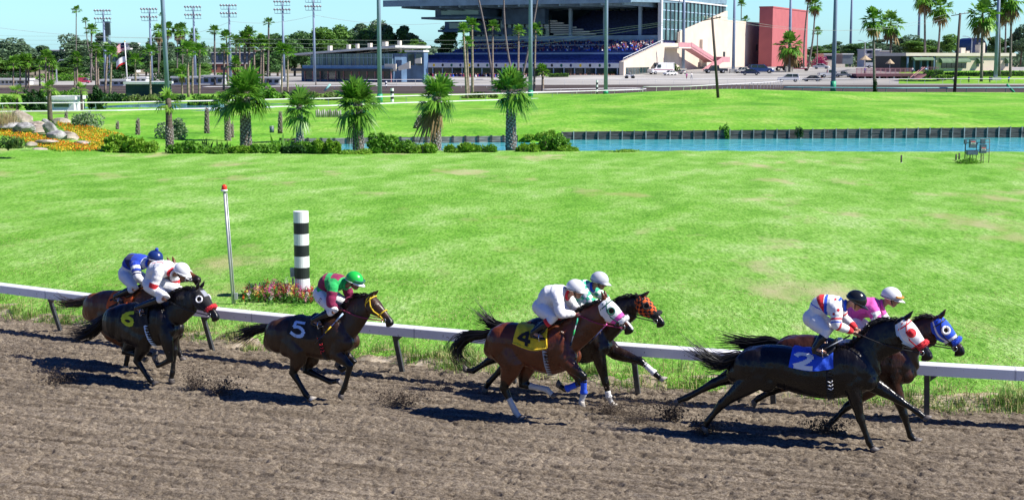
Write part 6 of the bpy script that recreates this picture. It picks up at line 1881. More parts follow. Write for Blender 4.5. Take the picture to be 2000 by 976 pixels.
def far_tree(px, base, top, wpx, Y, kind, label, k=0):
    s = ppm(Y); x = (px - 1000) / F * Y
    zb = max(float(apron_h(np.array([x]), np.array([min(Y, 480.)]))[0]), 5.5 - (base - 114) / s) if base < 140 else float(apron_h(np.array([x]), np.array([min(Y, 480.)]))[0])
    zt = 5.5 + (114 - top) / s; hh = zt - zb
    rt = empty("leafy_tree", (x, Y, zb), 0, label, "tree", "trees on the far skyline")
    o = bpy.data.objects.new("crown", TM[kind, k]); COL.objects.link(o); o.parent = rt
    o.scale = (wpx / s / 2 * 1.5, wpx / s / 2 * 1.4, hh * .5); o.location = (0, 0, hh * .56); o.rotation_euler = (0, 0, px * .7)
    m = MB(); m.tube([(0, 0, -3), (.1 * hh * .2, 0, hh * .3), (-.05 * hh * .3, 0, hh * .62)], [hh * .03, hh * .025, hh * .012], 8)
    for a in (0.5, 2.3, 4.1): m.tube([(0, 0, hh * .28), (math.cos(a) * hh * .16, math.sin(a) * hh * .16, hh * .55), (math.cos(a) * hh * .26, math.sin(a) * hh * .26, hh * .74)], [hh * .015, hh * .01, hh * .004], 6)
    m.build("trunk", M_tbark, rt, True)


TREES = [(-10, 172, 84, 90, 470, "euc", "blue-green tree cut by the left edge"), (28, 172, 80, 90, 480, "euc", "tall grey-green tree at the far left"), (75, 172, 90, 80, 470, "euc", "grey-green tree sloping down beside the far left one"), (8, 172, 112, 70, 430, "lt", "bright green tree low at the left edge"), (62, 172, 120, 80, 430, "lt", "bright green tree behind the left palms"), (110, 172, 100, 46, 450, "dk", "small dark tree left of the blue building"), (122, 168, 132, 60, 400, "lt", "rounded bush-like tree behind the street lamp"),
         (152, 170, 73, 70, 450, "euc", "tall eucalyptus behind the tallest thin palm"), (192, 170, 66, 80, 460, "euc", "tall eucalyptus behind the first floodlight tower"), (162, 170, 110, 70, 420, "dk", "dark tree filling below the tall eucalyptus"), (262, 170, 84, 60, 450, "euc", "eucalyptus right of the white roof"), (240, 170, 120, 90, 420, "dk", "dark tree mass behind the flagpole"), (290, 170, 82, 50, 460, "euc", "eucalyptus behind the green shed's right end"), (322, 170, 78, 60, 450, "euc", "eucalyptus behind the thick steel pole"), (352, 170, 76, 60, 460, "euc", "eucalyptus behind the skyline pair of palms"), (385, 170, 82, 50, 470, "euc", "thin eucalyptus right of the skyline pair"), (330, 172, 118, 100, 420, "dk", "dark tree mass behind the far pond"), (370, 174, 130, 70, 380, "lt", "bright small tree at the far pond's end"),
         (404, 172, 124, 40, 400, "lt", "pale green tree left of the brick building"), (545, 160, 66, 80, 440, "dk", "large dark tree left of the clubhouse roof"), (578, 160, 62, 70, 450, "dk", "large dark tree behind the clubhouse's left end"), (530, 165, 100, 60, 420, "dk", "dark low tree beside the clubhouse"), (640, 130, 58, 80, 450, "lt", "bright leafy tree above the clubhouse roof"), (676, 130, 62, 60, 455, "dk", "tree above the middle of the clubhouse roof"), (715, 130, 48, 70, 460, "euc", "tall tree above the clubhouse roof left of the steel pole"), (752, 130, 46, 60, 465, "euc", "tall eucalyptus just right of the steel pole"), (785, 130, 52, 60, 465, "euc", "thin eucalyptus over the clubhouse's right end"), (815, 120, 78, 50, 440, "lt", "bright low tree right of the clubhouse roof"),
         (880, 110, 52, 40, 470, "lt", "green tree under the grandstand's left overhang"), (866, 110, 76, 30, 480, "dk", "small dark tree left of the grandstand"), (602, 168, 96, 40, 430, "dk", "dark tree right behind the clubhouse's left eave"),
         (612, 140, 62, 60, 448, "dk", "broad dark tree over the clubhouse's left eave"), (662, 135, 54, 60, 452, "lt", "tall bright tree over the clubhouse's middle"), (700, 135, 56, 60, 458, "dk", "full dark tree left of the green-footed steel pole"), (735, 135, 50, 60, 470, "lt", "full green tree right behind the green-footed steel pole"), (772, 130, 56, 50, 462, "dk", "full dark tree over the clubhouse's right roof vents"), (800, 125, 66, 50, 455, "euc", "grey-green tree between clubhouse and grandstand"),
         (1598, 118, 88, 50, 640, "dk", "far tree right of the pink tower"), (1640, 118, 82, 60, 660, "euc", "far blue-green tree behind the slim pole"), (1668, 116, 84, 50, 620, "dk", "round far tree right of the slim pole"), (1720, 112, 78, 70, 640, "euc", "far tree behind the white van"), (1762, 112, 72, 60, 600, "euc", "taller blue-green tree behind the deck palms"), (1780, 112, 82, 70, 560, "lt", "bright green tree behind the deck's roof"), (1800, 112, 76, 50, 600, "dk", "dark tree right behind the slim pole at the deck"), (1848, 112, 70, 44, 520, "lt", "spiky-topped bright tree above the cream building"), (1880, 112, 88, 50, 600, "dk", "low dark tree beside the blue arched roof"), (1936, 112, 72, 40, 560, "dk", "dark tree behind the pale-based light pole"), (1985, 112, 52, 50, 540, "euc", "open-crowned eucalyptus at the right edge"), (1968, 112, 74, 50, 545, "dk", "dark tree behind the palms near the right edge"), (1820, 112, 86, 60, 640, "euc", "bluish tree above the awnings"), (1610, 118, 100, 70, 560, "lt", "low green trees behind the parked white car")]
for i, t in enumerate(TREES): far_tree(*t, k=i % 2)
# one far belt of woodland that reads as a single mass along the horizon
rs = np.random.default_rng(77); n_ = 26000
px_ = rs.uniform(-250, 2250, n_); Yw = rs.uniform(690, 780, n_); top_ = 98 + 9 * (vnoise(px_ / 26, px_ * 0, 5) - .5) * 2 + 4 * (vnoise(px_ / 8, px_ * 0, 6) - .5)
zt_ = 5.5 + (114 - top_) / (F / Yw); C = np.stack([(px_ - 1000) / F * Yw, Yw, zt_ * rs.uniform(0, 1, n_) ** .6], 1)
V, Fq = cards(C, rs.uniform(.7, 1.6, n_), 5); tag(np_mesh("distant_woods", V, Fq, [M_euc]), "far belt of trees along the horizon behind the racecourse", "trees", kind="stuff")
BUSH = [(68, 217, 48, 50, [L_dark], "big dark bush behind the rail near the pale pump house"), (20, 212, 50, 30, [L_green], "green bush at the left edge behind the rail"), (190, 214, 44, 46, [L_dark], "dark bush right of the pale pump house"), (120, 190, 70, 16, [L_green], "low hedge behind the rail above the pump house"), (230, 200, 60, 18, [L_dark], "dark shrubs left of the far pond's back bank"), (280, 200, 70, 18, [L_olive], "olive shrubs on the far pond's back bank"), (330, 200, 60, 16, [L_dark], "dark shrubs at the right of the far pond's bank"), (400, 206, 60, 22, [L_green], "green shrubs right of the far pond"), (520, 195, 70, 26, [L_green], "green shrub mass behind the rail at left centre"), (570, 194, 50, 18, [L_dark], "dark shrub behind the pair of clubhouse palms"), (640, 196, 100, 18, [L_olive], "long reddish-green shrub bed behind the rail"), (505, 190, 50, 30, [L_green], "taller shrub behind the biggest near palm"),
        (940, 192, 70, 12, [L_olive], "low shrub round the trio of palms")]
for px, py, w_, h_, m_, lab in BUSH: shrub("shrub", px, py, w_, h_, 0, m_, lab, n=900, size=.22, group="shrubs beyond the white rail")
for px, w_, h_, m_, lab in [(20, 110, 22, [L_dark], 'dark hedge mass behind the left trailers'), (120, 110, 20, [L_green], 'green hedge mass under the double street lamp'), (230, 110, 20, [L_dark], 'dark hedge mass behind the flagpole trailer'), (330, 110, 18, [L_dark], 'dark hedge mass behind the thick steel pole'), (425, 80, 18, [L_green], 'green hedge mass behind the single tall palm'), (500, 90, 18, [L_dark], 'dark hedge mass behind the dense palm clump')]:
    shrub('shrub', px, 158, w_, h_, 0, m_, lab, n=1200, size=.30, Y=352, group='hedge masses behind the trailers')
HB = [(1590, 131, 50, 22, [L_maroonleaf], "dark red bougainvillea behind the white sedan"), (1550, 133, 32, 20, [L_dark], "dark shrub under the bushy palm"), (1612, 131, 30, 20, [L_green], "green bush right of the bougainvillea"), (1316, 142, 24, 18, [L_green], "shrub under the pink staircase")]
for px, py, w_, h_, m_, lab in HB: shrub("shrub", px, py, w_, h_, 0, m_, lab, n=900, size=.28, Y=float(hit(px, py)[1]))
# ================================================================== buildings
M_cream = mat("cream_stucco", (.62, .53, .43), .85, .06, .3)
M_creamd = mat("cream_trim", (.66, .60, .5), .8, .06, .4)
M_pinkw = mat("rose_stucco", (.42, .115, .12), .85, .06, .3)
M_bluedk = mat("stand_blue", (.085, .155, .26), .6, .2, .5)
M_bluepale = mat("stand_pale_blue", (.34, .48, .60), .6, .12, .4)
M_seat = mat("navy_seats", (.03, .05, .19), .6, .35, 1.5)
M_glass = mat("window_glass", (.03, .055, .065), .05, .3, .2, spec=.8)
M_glassb = mat("teal_glass", (.05, .12, .14), .06, .3, .15, spec=.8, col2=(.12, .22, .24))
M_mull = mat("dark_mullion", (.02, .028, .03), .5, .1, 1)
M_panel = mat("white_panel", (.62, .64, .64), .7, .06, .5)
M_roofd = mat("roof_blue_grey", (.17, .27, .33), .6, .15, .4)
M_pinkrail = mat("pink_rail", (.50, .24, .26), .7, .1, 1)
M_deck = mat("deck_mauve", (.20, .085, .10), .8, .15, 1.5)
M_awn = mat("green_awning", (.10, .17, .10), .8, .12, 1)
M_brick = mat("far_brick", (.30, .12, .09), .9, .15, .6)

GA = -R(25); gl = np.array([-math.cos(GA), -math.sin(GA), 0]); gd = np.array([-math.sin(GA), math.cos(GA), 0])   # left along the front, back into the depth
gl = np.array([-.9063, .4226, 0]); gd = np.array([.4226, .9063, 0])


class Oriented(MB):
    """boxes in (s to the left, d back, z up) of a building"""
    def b(self, s0, s1, d0, d1, z0, z1, mi=0):
        v = [gl * s + gd * d + np.array([0, 0, z]) for z in (z0, z1) for d in (d0, d1) for s in (s0, s1)]
        return self.add(v, [(0, 1, 3, 2), (4, 6, 7, 5), (0, 4, 5, 1), (2, 3, 7, 6), (0, 2, 6, 4), (1, 5, 7, 3)], mi)

    def poly(self, pts, s0, s1, mi=0):
        """(d, z) outline pulled from s0 to s1"""
        k = len(pts); v = [gl * s + gd * d + np.array([0, 0, z]) for s in (s0, s1) for d, z in pts]
        return self.add(v, [tuple(range(k)), tuple(range(2 * k - 1, k - 1, -1))] + [(i, k + i, k + (i + 1) % k, (i + 1) % k) for i in range(k)], mi)

    def polyf(self, pts, d0, d1, mi=0):
        """(s, z) outline pulled from d0 to d1"""
        k = len(pts); v = [gl * s + gd * d + np.array([0, 0, z]) for d in (d0, d1) for s, z in pts]
        return self.add(v, [tuple(range(k)), tuple(range(2 * k - 1, k - 1, -1))] + [(i, k + i, k + (i + 1) % k, (i + 1) % k) for i in range(k)], mi)


GO = np.array([45.1, 440.0, -.55])
gs = empty("grandstand", GO, 0, "huge cantilevered grandstand with navy seats, crowd and a glass end wall", "grandstand"); gs.scale = (1.1,) * 3
SL = 62.0
m = Oriented(); m.b(.4, SL + 3, -31, -30.4, 3.0, 4.2); fas = m.build("emblem_fascia", M_panel, gs)
rs = np.random.default_rng(4)
for k in range(22):                        # round emblems along the fascia
    sp_ = 3 + k * 2.7; c = gl * sp_ + gd * -31.05 + np.array([0, 0, 3.62]); q = MB()
    fm_ = [gl * math.cos(a) * .34 + np.array([0, 0, math.sin(a) * .42]) for a in np.linspace(0, 6.283, 11)[:-1]]
    q.loft([[c + p for p in fm_], [c + p * .9 - gd * .03 for p in fm_]]); q.build("emblem", (C_navy, C_darkgreen, C_black, C_yellow)[k % 4], fas)
m = Oriented(); m.b(.5, SL + 2, -27, -26.5, .0, 3.0); m.build("ground_floor_glass", M_glass, gs)
m = Oriented()
for k in range(21): m.b(1 + k * 3, 1.25 + k * 3, -30.2, -29.9, 0, 3.0)
m.build("ground_floor_posts", M_bluepale, gs)
m = Oriented(); m.poly([(-30.4, 2.9), (-30.4, 4.3), (-16, 6.2), (-16, 2.9)], .4, SL + 2); m.poly([(-16, 3), (-15.2, 6.8), (0, 9.8), (0, 3)], .4, SL - 4); m.build("lower_tiers", M_seat, gs)
m = Oriented()
for k in range(9): m.b(.5, SL + 1.5, -29.6 + k * 1.5, -29.2 + k * 1.5, 4.4 + k * .2, 4.95 + k * .2)
for k in range(10): m.b(.5, SL - 5, -14.8 + k * 1.5, -14.4 + k * 1.5, 6.9 + k * .3, 7.5 + k * .3)
m.build("seat_rows", M_seat, gs)
m = Oriented(); m.b(.4, SL, -16.2, -15.6, 5.9, 7.0); m.b(12, SL - 6, -7.2, -6.9, 8.4, 9.2); m.build("white_parapet", M_panel, gs)
m = Oriented(); m.b(.4, SL - 2, .2, .6, 9.8, 11.8); m.build("box_wall", M_bluepale, gs)
m = Oriented(); m.poly([(3, 11.8), (32, 19.5), (32, 9), (3, 9)], .5, 34); m.build("upper_tier", M_seat, gs)
m = Oriented()
for k in range(12): m.b(.7, 33, 4 + k * 2.3, 4.6 + k * 2.3, 12.2 + k * .61, 12.9 + k * .61)
m.build("upper_seat_rows", M_seat, gs)
m = Oriented()                             # stepped white boxes beside the upper seats
for k in range(7): m.b(20 + k * 2.0, 33 + k * 1.0, 2 + k * .0 - k * .05, 2.6, 12.1 + k * .62, 12.5 + k * .62)
m.build("box_tiers", M_panel, gs)
m = Oriented(); m.b(34, SL - 2, 2, 2.5, 11.8, 17.5); bw = m.build("press_glass", M_glassb, gs)
m = Oriented()
for k in range(13): m.b(34 + k * 2, 34.25 + k * 2, 1.6, 1.98, 11.8, 17.5)
m.build("press_mullions", M_mull, bw)
m = Oriented(); m.b(34.5, 48, -1, 1.9, 15.2, 19.5); m.b(36, SL - 3, .8, 1.5, 12.3, 14.2); m.build("concrete_panels", M_bluedk, gs)
m = Oriented(); m.b(SL - 12, SL + 3, -10, 2, 17.2, 19.8); m.b(SL - 14, SL + 6.5, -12, 2.5, 16.6, 17.2); m.b(SL - 8, SL + 2, -6, 3, 13.6, 16.0); m.b(SL - 10, SL + 3.5, -7.5, 3, 13.0, 13.6); pb = m.build("press_box", M_bluedk, gs)
m = Oriented(); m.b(SL - 11, SL + 1, -10.12, -10.0, 17.8, 19.2); m.b(SL - 7, SL + .5, -6.12, -6, 14.0, 15.6); m.build("press_box_windows", M_glassb, pb)
m = Oriented(); m.poly([(-24, 20.0), (-24, 21.4), (62, 24.2), (62, 22.4), (20, 21.2)], -.2, SL + 12); m.b(-.2, SL + 12, -24.3, -24.0, 19.8, 21.6); m.build("roof", M_roofd, gs)
m = Oriented()
for k in range(12): m.poly([(-23.5, 19.3), (-23.5, 20.1), (20, 21.3), (20, 19.4)], 2 + k * 6, 2.5 + k * 6)
m.build("roof_beams", M_roofd, gs)
m = Oriented()
for k in range(16): m.b(k * 4.6, k * 4.6 + .12, -24.1, -24.0, 21.5, 22.6)
m.b(0, SL + 11, -24.1, -24, 22.5, 22.6); m.build("roof_railing", M_bluepale, gs)
for k in range(6):
    m = Oriented(); s_ = 6 + k * 10.5; m.b(s_, s_ + .85, .8, 1.65, 9, 20.6); m.build("column", M_bluepale, gs)
m = Oriented(); m.b(.5, SL, 33, 33.6, 0, 21.5); m.b(SL - 4, SL - 3.6, 1, 33, 3, 20.5); m.build("back_wall", M_bluedk, gs)
m = Oriented()
for k in range(16): m.b(1 + k * 2, 2.4 + k * 2, 32.85, 32.98, 19.6, 20.8)
m.build("clerestory", M_panel, gs)
# end wall: glass curtain above a sloping cream wall
m = Oriented(); m.poly([(0, 10.5), (0, 21), (62, 22.6), (62, 19.9), (14, 12.8), (14, 10.5)], .0, .25); ew_ = m.build("glass_end_wall", M_glassb, gs)
m = Oriented()
for k in range(17):
    d_ = .4 + k * 3.6; zb_ = 10.5 if d_ < 14 else 12.8 + (d_ - 14) / 48 * 7.1
    m = Oriented(); m.b(-.18, -.02, d_, d_ + .85, zb_, 21 + d_ / 62 * 1.5); m.build("end_mullion", M_mull, ew_)
m = Oriented()
for z_ in (13.4, 16.0, 18.6):
    d0_ = 0 if z_ < 14 else max(0, 14 + (z_ - 12.8) / 7.1 * 48 * 0); m.b(-.08, -.02, 0, 15 + max(0, (z_ - 12.8) / 7.1 * 46), z_, z_ + .22)
m.build("end_transoms", M_bluepale, ew_)
m = Oriented(); m.b(-.6, .4, -1.2, .0, 0, 23); m.b(-.4, 1, -24, 62, 21.5, 21.9); m.build("corner_pier", M_panel, gs)
m = Oriented(); m.poly([(14, 0), (14, 12.8), (62, 20.2), (62, 17.4), (104, 17.4), (104, 0)], -.5, -.02); cw_ = m.build("cream_end_wall", M_cream, gs)
m = Oriented(); m.b(-.62, -.51, 58, 60, 5, 7.5); m.b(-.62, -.51, 96, 98, 8, 10); m.build("wall_vents", M_mull, cw_)
m = Oriented(); m.b(-1.4, -.52, 34, 38.5, 3, 11); m.build("doorway_tower", M_creamd, cw_)
m = Oriented(); m.poly([(-31, 0), (-31, 4.6), (0, 9.7), (14, 9.7), (14, 0)], -.9, .3); wd_ = m.build("cream_wedge", M_cream, gs)
m = Oriented()
for k in range(7):
    m.b(-1.02, -.91, -29.5 + k * 2.6, -27.3 + k * 2.6, .9, 3.1)
m.build("wedge_windows", M_glass, wd_)
m = Oriented(); m.b(-1.02, -.91, -10, -3.6, 0, 3.2); m.build("dark_opening", M_mull, wd_)
m = Oriented(); m.bar(gl * -.8 + gd * -31 + np.array([0, 0, 5.5]), gl * -.8 + gd * 0 + np.array([0, 0, 10.6]), .12, .12)
for k in range(12):
    p_ = gl * -.8 + gd * (-31 + k * 2.8) + np.array([0, 0, 4.6 + k * .46]); m.bar(p_, p_ + np.array([0, 0, .95]), .1, .1, up=(0, 1, 0))
m.build("handrail", M_panel, wd_)
# crowd on the lower tiers, too many to count
rs = np.random.default_rng(12); q = MB(); Mc = [C_navy, C_white, C_maroon, C_grey, C_royal, M_skin]
for k in range(900):
    if k < 560: s_ = rs.uniform(1, SL - 5); d_ = rs.uniform(-14.5, -.5); z_ = 6.9 + (d_ + 15.2) / 15.2 * 3
    else: s_ = rs.uniform(1, SL); d_ = rs.uniform(-34, -27.5); z_ = 0.0 if d_ > -33.9 else 0
    p_ = gl * s_ + gd * d_ + np.array([0, 0, z_]); c_ = int(rs.choice([0, 0, 0, 1, 2, 2, 3, 4]))
    hh = .75 if k < 560 else 1.15
    q.tube([p_ + np.array([0, 0, .0]), p_ + np.array([0, 0, hh * .6]), p_ + np.array([0, 0, hh])], [.2, .26, .12], 5, c_); q.ball(p_ + np.array([0, 0, hh + .16]), .13, 5, 4, 5)
o = q.build("crowd", Mc); o.location = GO; o.scale = (1.1,) * 3; tag(o, "crowd filling the grandstand seats and the rail in front", "crowd", kind="stuff")

# pink staircase on the end wall
st = empty("exterior_staircase", GO, 0, "pink outdoor staircase climbing the grandstand's cream end wall", "stairs"); st.scale = (1.1,) * 3
m = Oriented(); m.b(-5, -1, 1, 12, 8.2, 8.6); m.build("landing", M_creamd, st)
m = Oriented(); m.b(-5.05, -4.9, 1, 12, 8.6, 9.8); m.build("landing_rail", M_pinkrail, st)
m = Oriented(); m.poly([(12, 8.2), (12, 8.8), (33, 4.9), (33, 4.3)], -5, -2.5); m.poly([(12, 8.8), (12, 9.9), (33, 6.0), (33, 4.9)], -5.12, -5.02); m.build("upper_flight", M_pinkrail, st)
m = Oriented(); m.poly([(33, 4.3), (33, 4.9), (14, .8), (14, .2)], -8, -5.5); m.poly([(33, 4.9), (33, 6.0), (14, 1.9), (14, .8)], -8.12, -8.02); m.b(-8.1, -2, 33, 40, 4.3, 5.9); m.build("lower_flight", M_pinkrail, st)

# pink tower
tk = empty("pink_tower", (93.4, 520, 0), 0, "plain rose-pink block tower at the end of the cream wall", "building")
m = Oriented(); m.b(0, 4.9, 0, 53, 0, 23.4); m.build("wall", M_pinkw, tk)
m = Oriented(); m.b(-.15, 5.05, -.15, 53.1, 23.42, 23.9); m.build("parapet", M_pinkw, tk)

# clubhouse
CS = .76
CO = np.array([-27.5, 332.0, 0]); cb = empty("clubhouse", CO, 0, "low clubhouse with a sloping white roof and a glazed upper storey", "building")
m = Oriented(); m.b((0) * CS, (33) * CS, .5, 14, 0, 3.1); m.b((0) * CS, (30) * CS, 1.2, 14, 3.4, 6.6); m.build("wall", M_bluedk, cb)
m = Oriented(); m.polyf([(-2, 7.9), (-2, 8.4), (27, 6.5), (27, 6.1)], -2, 15); rf = m.build("roof", mat("pale_roof", (.55, .56, .54), .7, .08, .5), cb)
for k, (s_, d_, w_) in enumerate([(26, 5, 1), (20, 6, .9), (16, 5, .8), (13, 7, 1), (6, 5, 1.3), (1, 5, .9)]):
    m = Oriented(); m.b((s_) * CS, (s_ + w_) * CS, d_, d_ + w_, 6.9, 8.3 + (7 - k % 3) * .02 + (26 - s_) * .045); m.build("roof_vent", M_creamd, rf)
m = Oriented(); m.b((.5) * CS, (29.8) * CS, 1.0, 1.18, 3.9, 6.5); gl_ = m.build("upper_glass", M_glassb, cb)
m = Oriented()
for k in range(21): m.b((.5 + k * 1.46) * CS, (.62 + k * 1.46) * CS, .85, .99, 3.9, 6.5)
m.b((.5) * CS, (29.8) * CS, .84, .98, 5.6, 5.7); m.build("upper_mullions", M_bluepale, gl_)
m = Oriented(); m.b((-.5) * CS, (31.5) * CS, -.8, 1.1, 3.1, 3.85); m.build("balcony_ledge", M_bluepale, cb)
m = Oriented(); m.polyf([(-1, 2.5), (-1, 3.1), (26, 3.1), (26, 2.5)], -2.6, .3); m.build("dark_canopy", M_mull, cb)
m = Oriented(); m.b((.5) * CS, (32) * CS, .3, .45, .6, 2.5); l_ = m.build("lower_glass", M_glass, cb)
m = Oriented()
for k in range(12):
    m = Oriented(); m.b((.5 + k * 2.8) * CS, (.75 + k * 2.8) * CS, .12, .28, 0, 2.5); m.build("lower_post", M_pinkrail, l_)

# cream canvas awnings and tents between clubhouse and stand
lk = empty("terrace_block", CO + np.array([1.5, -1, 0]), 0, "blue glazed block with white canopies between clubhouse and grandstand", "building")
m = Oriented(); m.b(-5, -.5, 3, 5, 0, 6.8); m.build("wall", M_bluedk, lk)
m = Oriented(); m.b(-5.2, -.3, 2.4, 5.2, 6.9, 7.3); m.build("roof", M_panel, lk)
m = Oriented()
for k in range(2): m.b(-4.6 + k * 2.1, -3.0 + k * 2.1, 2.8, 2.98, 3.9, 6.5)
m.build("window", M_glass, lk)
m = Oriented(); m.polyf([(-3.5, 3.2), (-3.5, 4.8), (-.5, 3.6), (-.5, 2.7)], -1, -.7); m.polyf([(0, 2.6), (0, 4.2), (3, 4.2), (3, 2.6)], -1.2, -.9); m.polyf([(-5, 4.3), (-5, 5.6), (-3.4, 5.3), (-3.4, 4.3)], 1.6, 1.9); m.build("canopy", mat("canvas", (.72, .66, .55), .8, .05, .5), lk)

# low cream building with awnings, its deck and stairs
Yb = 373.0; s = ppm(Yb); zg = 2.3; X = lambda px: (px - 1000) / s; Zp = lambda py: 5.5 + (114 - py) / s
lb_ = empty("cream_building", (X(1870), Yb, zg), R(20), "long low cream building with green barrel awnings", "building")
lx = lambda px: X(px) - X(1870); lz_ = lambda py: Zp(py) - zg
m = MB(); m.box(lx(1812), lx(1990), 0, 14, -.5, lz_(110)); m.build("wall", M_cream, lb_)
m = MB(); m.box(lx(1740), lx(1995), -.6, 14.5, lz_(110) + .003, lz_(104)); m.build("roof_fascia", M_creamd, lb_)
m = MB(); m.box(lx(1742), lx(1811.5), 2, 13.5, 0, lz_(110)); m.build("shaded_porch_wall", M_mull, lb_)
for k in range(5):
    m = MB(); p_ = lx(1745 + k * 15); m.box(p_, p_ + .4, -.3, .1, 0, lz_(110)); m.build("porch_post", M_bluedk, lb_)
m = MB(); m.box(lx(1824), lx(1882), -.06, -.004, lz_(133), lz_(123)); wn = m.build("window_band", M_glass, lb_)
m = MB()
for k in range(6): m.box(lx(1824 + k * 11.4), lx(1824.8 + k * 11.4), -.1, -.062, lz_(133), lz_(123))
m.build("window_bars", M_mull, wn)
for (a, b_, yb, yt) in [(1818, 1852, 123, 114), (1843, 1884, 122, 114), (1905, 1914, 124, 114), (1972, 1980, 124, 114), (1755, 1800, 118, 112)]:
    m = MB(); rg = []
    for x_ in (lx(a), lx(b_)):
        rg.append([np.array([x_, -.05 - 1.5 * math.sin(q), lz_(yb) + (lz_(yt) - lz_(yb)) * math.cos(q)]) for q in np.linspace(0, math.pi / 2, 9)] + [np.array([x_, -.05, lz_(yb)])])
    m.loft(rg); m.build("awning", M_awn, lb_)
for px in (1908, 1977):
    m = MB(); m.box(lx(px - 3), lx(px + 4), -.05, -.004, lz_(130), lz_(123)); m.build("window", M_glass, lb_)
for k, (a, b_, y_) in enumerate([(1886, 1896, 94), (1899, 1906, 100), (1930, 1936, 88), (1937, 1942, 84)]):
    m = MB(); m.box(lx(a), lx(b_), 3, 5, lz_(104), lz_(y_)); m.build("roof_unit", M_creamd, lb_)
# deck
Yd = 352.0; sd2 = ppm(Yd); dk = empty("timber_deck", ((1745 - 1000) / sd2, Yd, 0), 0, "mauve timber deck with railings on posts beside the home stretch", "deck")
dx = lambda px: (px - 1745) / sd2; dz = lambda py: 5.5 + (114 - py) / sd2
m = MB(); m.box(dx(1664), dx(1792), -2, 8, dz(149), dz(144)); m.box(dx(1792), dx(1832), 1, 8, dz(149), dz(144)); m.build("platform", M_deck, dk)
for k in range(12): m = MB(); p_ = dx(1666 + k * 14); m.box(p_, p_ + .35, -1.8, -1.4, -.2, dz(149)); m.build("support_post", M_conc if k % 2 else M_deck, dk)
m = MB(); m.bar((dx(1664), -1.9, dz(133.5)), (dx(1772), -1.9, dz(133.5)), .1, .12); m.bar((dx(1800), 1.1, dz(131.5)), (dx(1830), 1.1, dz(131.5)), .1, .1)
for k in range(46): p_ = dx(1664 + k * 2.35); m.bar((p_, -1.9, dz(144)), (p_, -1.9, dz(133.5)), .09 if k % 4 else .2, .06, up=(0, 1, 0))
for k in range(10): p_ = dx(1800 + k * 3.2); m.bar((p_, 1.1, dz(144)), (p_, 1.1, dz(131.5)), .1, .06, up=(0, 1, 0))
m.build("railing", M_pinkrail, dk)
m = MB(); m.bar((dx(1762), -5.5, dz(160)), (dx(1793), -2, dz(145)), 1.7, .3); m.build("stair_flight", M_deck, dk)
for o_ in (-.9, .9):
    m = MB(); a, b_ = np.array([dx(1762), -5.5 + o_, dz(151)]), np.array([dx(1793), -2 + o_, dz(131)]); m.bar(a, b_, .09, .12)
    for k in range(12): q_ = a + (b_ - a) * k / 11; m.bar(q_, q_ - np.array([0, 0, 1.15]), .07, .06, up=(0, 1, 0))
    m.build("stair_rail", M_pinkrail, dk)
for px, py, w_, lab in [(1684, 117, 24, "tan sunshade on the left of the deck"), (1732, 124, 18, "small cream sunshade beside the white van")]:
    u_ = empty("sunshade", ((px - 1000) / ppm(360), 360, 5.5 + (114 - 144) / ppm(360)), 0, lab, "umbrella", "sunshades on the deck"); hh = (144 - py) / ppm(360); w2 = w_ / ppm(360) / 2
    m = MB(); m.tube([(0, 0, 0), (0, 0, hh)], .06, 6); m.build("pole", M_panel, u_)
    m = MB(); m.loft([[np.array([w2 * q * math.cos(a), w2 * q * math.sin(a), hh + 1.0 * (1 - q) ** 1.0 + z_]) for a in np.linspace(0, 6.283, 9)[:-1]] for q, z_ in ((1, -.1), (1, 0), (.5, .06), (.05, .12))]); m.build("canopy", mat("sunshade_canvas", (.42, .32, .20), .8, .08, .5), u_)

# hedges and beds before the cream building
for (x0, x1, y0, y1, mt, lab) in [(1804, 1842, 153, 137, L_green, "tall clipped hedge at the deck's right end"), (1845, 1915, 149, 141, L_green, "long low hedge under the awnings"), (1920, 1999, 149, 139, L_green, "leafy shrub row at the right end of the cream building"), (1830, 1848, 157, 147, L_lime, "left yellow-green topiary on the verge"), (1850, 1864, 156, 147, L_lime, "right yellow-green topiary on the verge"), (1072, 1110, 151, 144, L_green, "clipped hedge in front of the grandstand")]:
    c_ = hit((x0 + x1) / 2, y0); sp_ = ppm(c_[1]); w_, hh = (x1 - x0) / sp_, (y0 - y1) / sp_; rs = np.random.default_rng(int(x0))
    n_ = int(60 * w_ * hh) + 300; C = rs.uniform((-w_ / 2, -.8, 0), (w_ / 2, .8, hh), (n_, 3)); C += rs.normal(0, .08, C.shape)
    ht = empty("hedge", c_, 0, lab, "hedge", "hedges on the home side"); V, Fq = cards(C, rs.uniform(.10, .24, n_), 3); np_mesh("leaves", V, Fq, [mt], ht)
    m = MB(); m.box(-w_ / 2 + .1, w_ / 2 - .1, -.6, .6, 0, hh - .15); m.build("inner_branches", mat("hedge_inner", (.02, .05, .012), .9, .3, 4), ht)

# buildings and trailers far at left
def block(px0, px1, py0, py1, Y, mt, label, name="building", roof=None, win=None, depth=14, cat="building"):
    sp_ = ppm(Y); x0, x1 = (px0 - 1000) / sp_, (px1 - 1000) / sp_; z0, z1 = max(0, 5.5 + (114 - py1) / sp_), 5.5 + (114 - py0) / sp_
    rt = empty(name, ((x0 + x1) / 2, Y, z0), 0, label, cat); w_ = (x1 - x0) / 2; hh = z1 - z0
    m = MB(); m.box(-w_, w_, 0, depth, -max(0, z0) - .2 if name == "building" else -.2, hh); m.build("wall", mt, rt)
    m = MB(); m.box(-w_ - .25, w_ + .25, -.3, depth + .3, hh + .003, hh + .35); m.build("roof", roof or M_panel, rt)
    if win:
        for k in range(win):
            a = -w_ + 2 * w_ * (k + .2) / win; b_ = -w_ + 2 * w_ * (k + .8) / win; m = MB(); m.box(a, b_, -.06, -.004, hh * .35, hh * .8); m.build("window", M_glass, rt)
    return rt


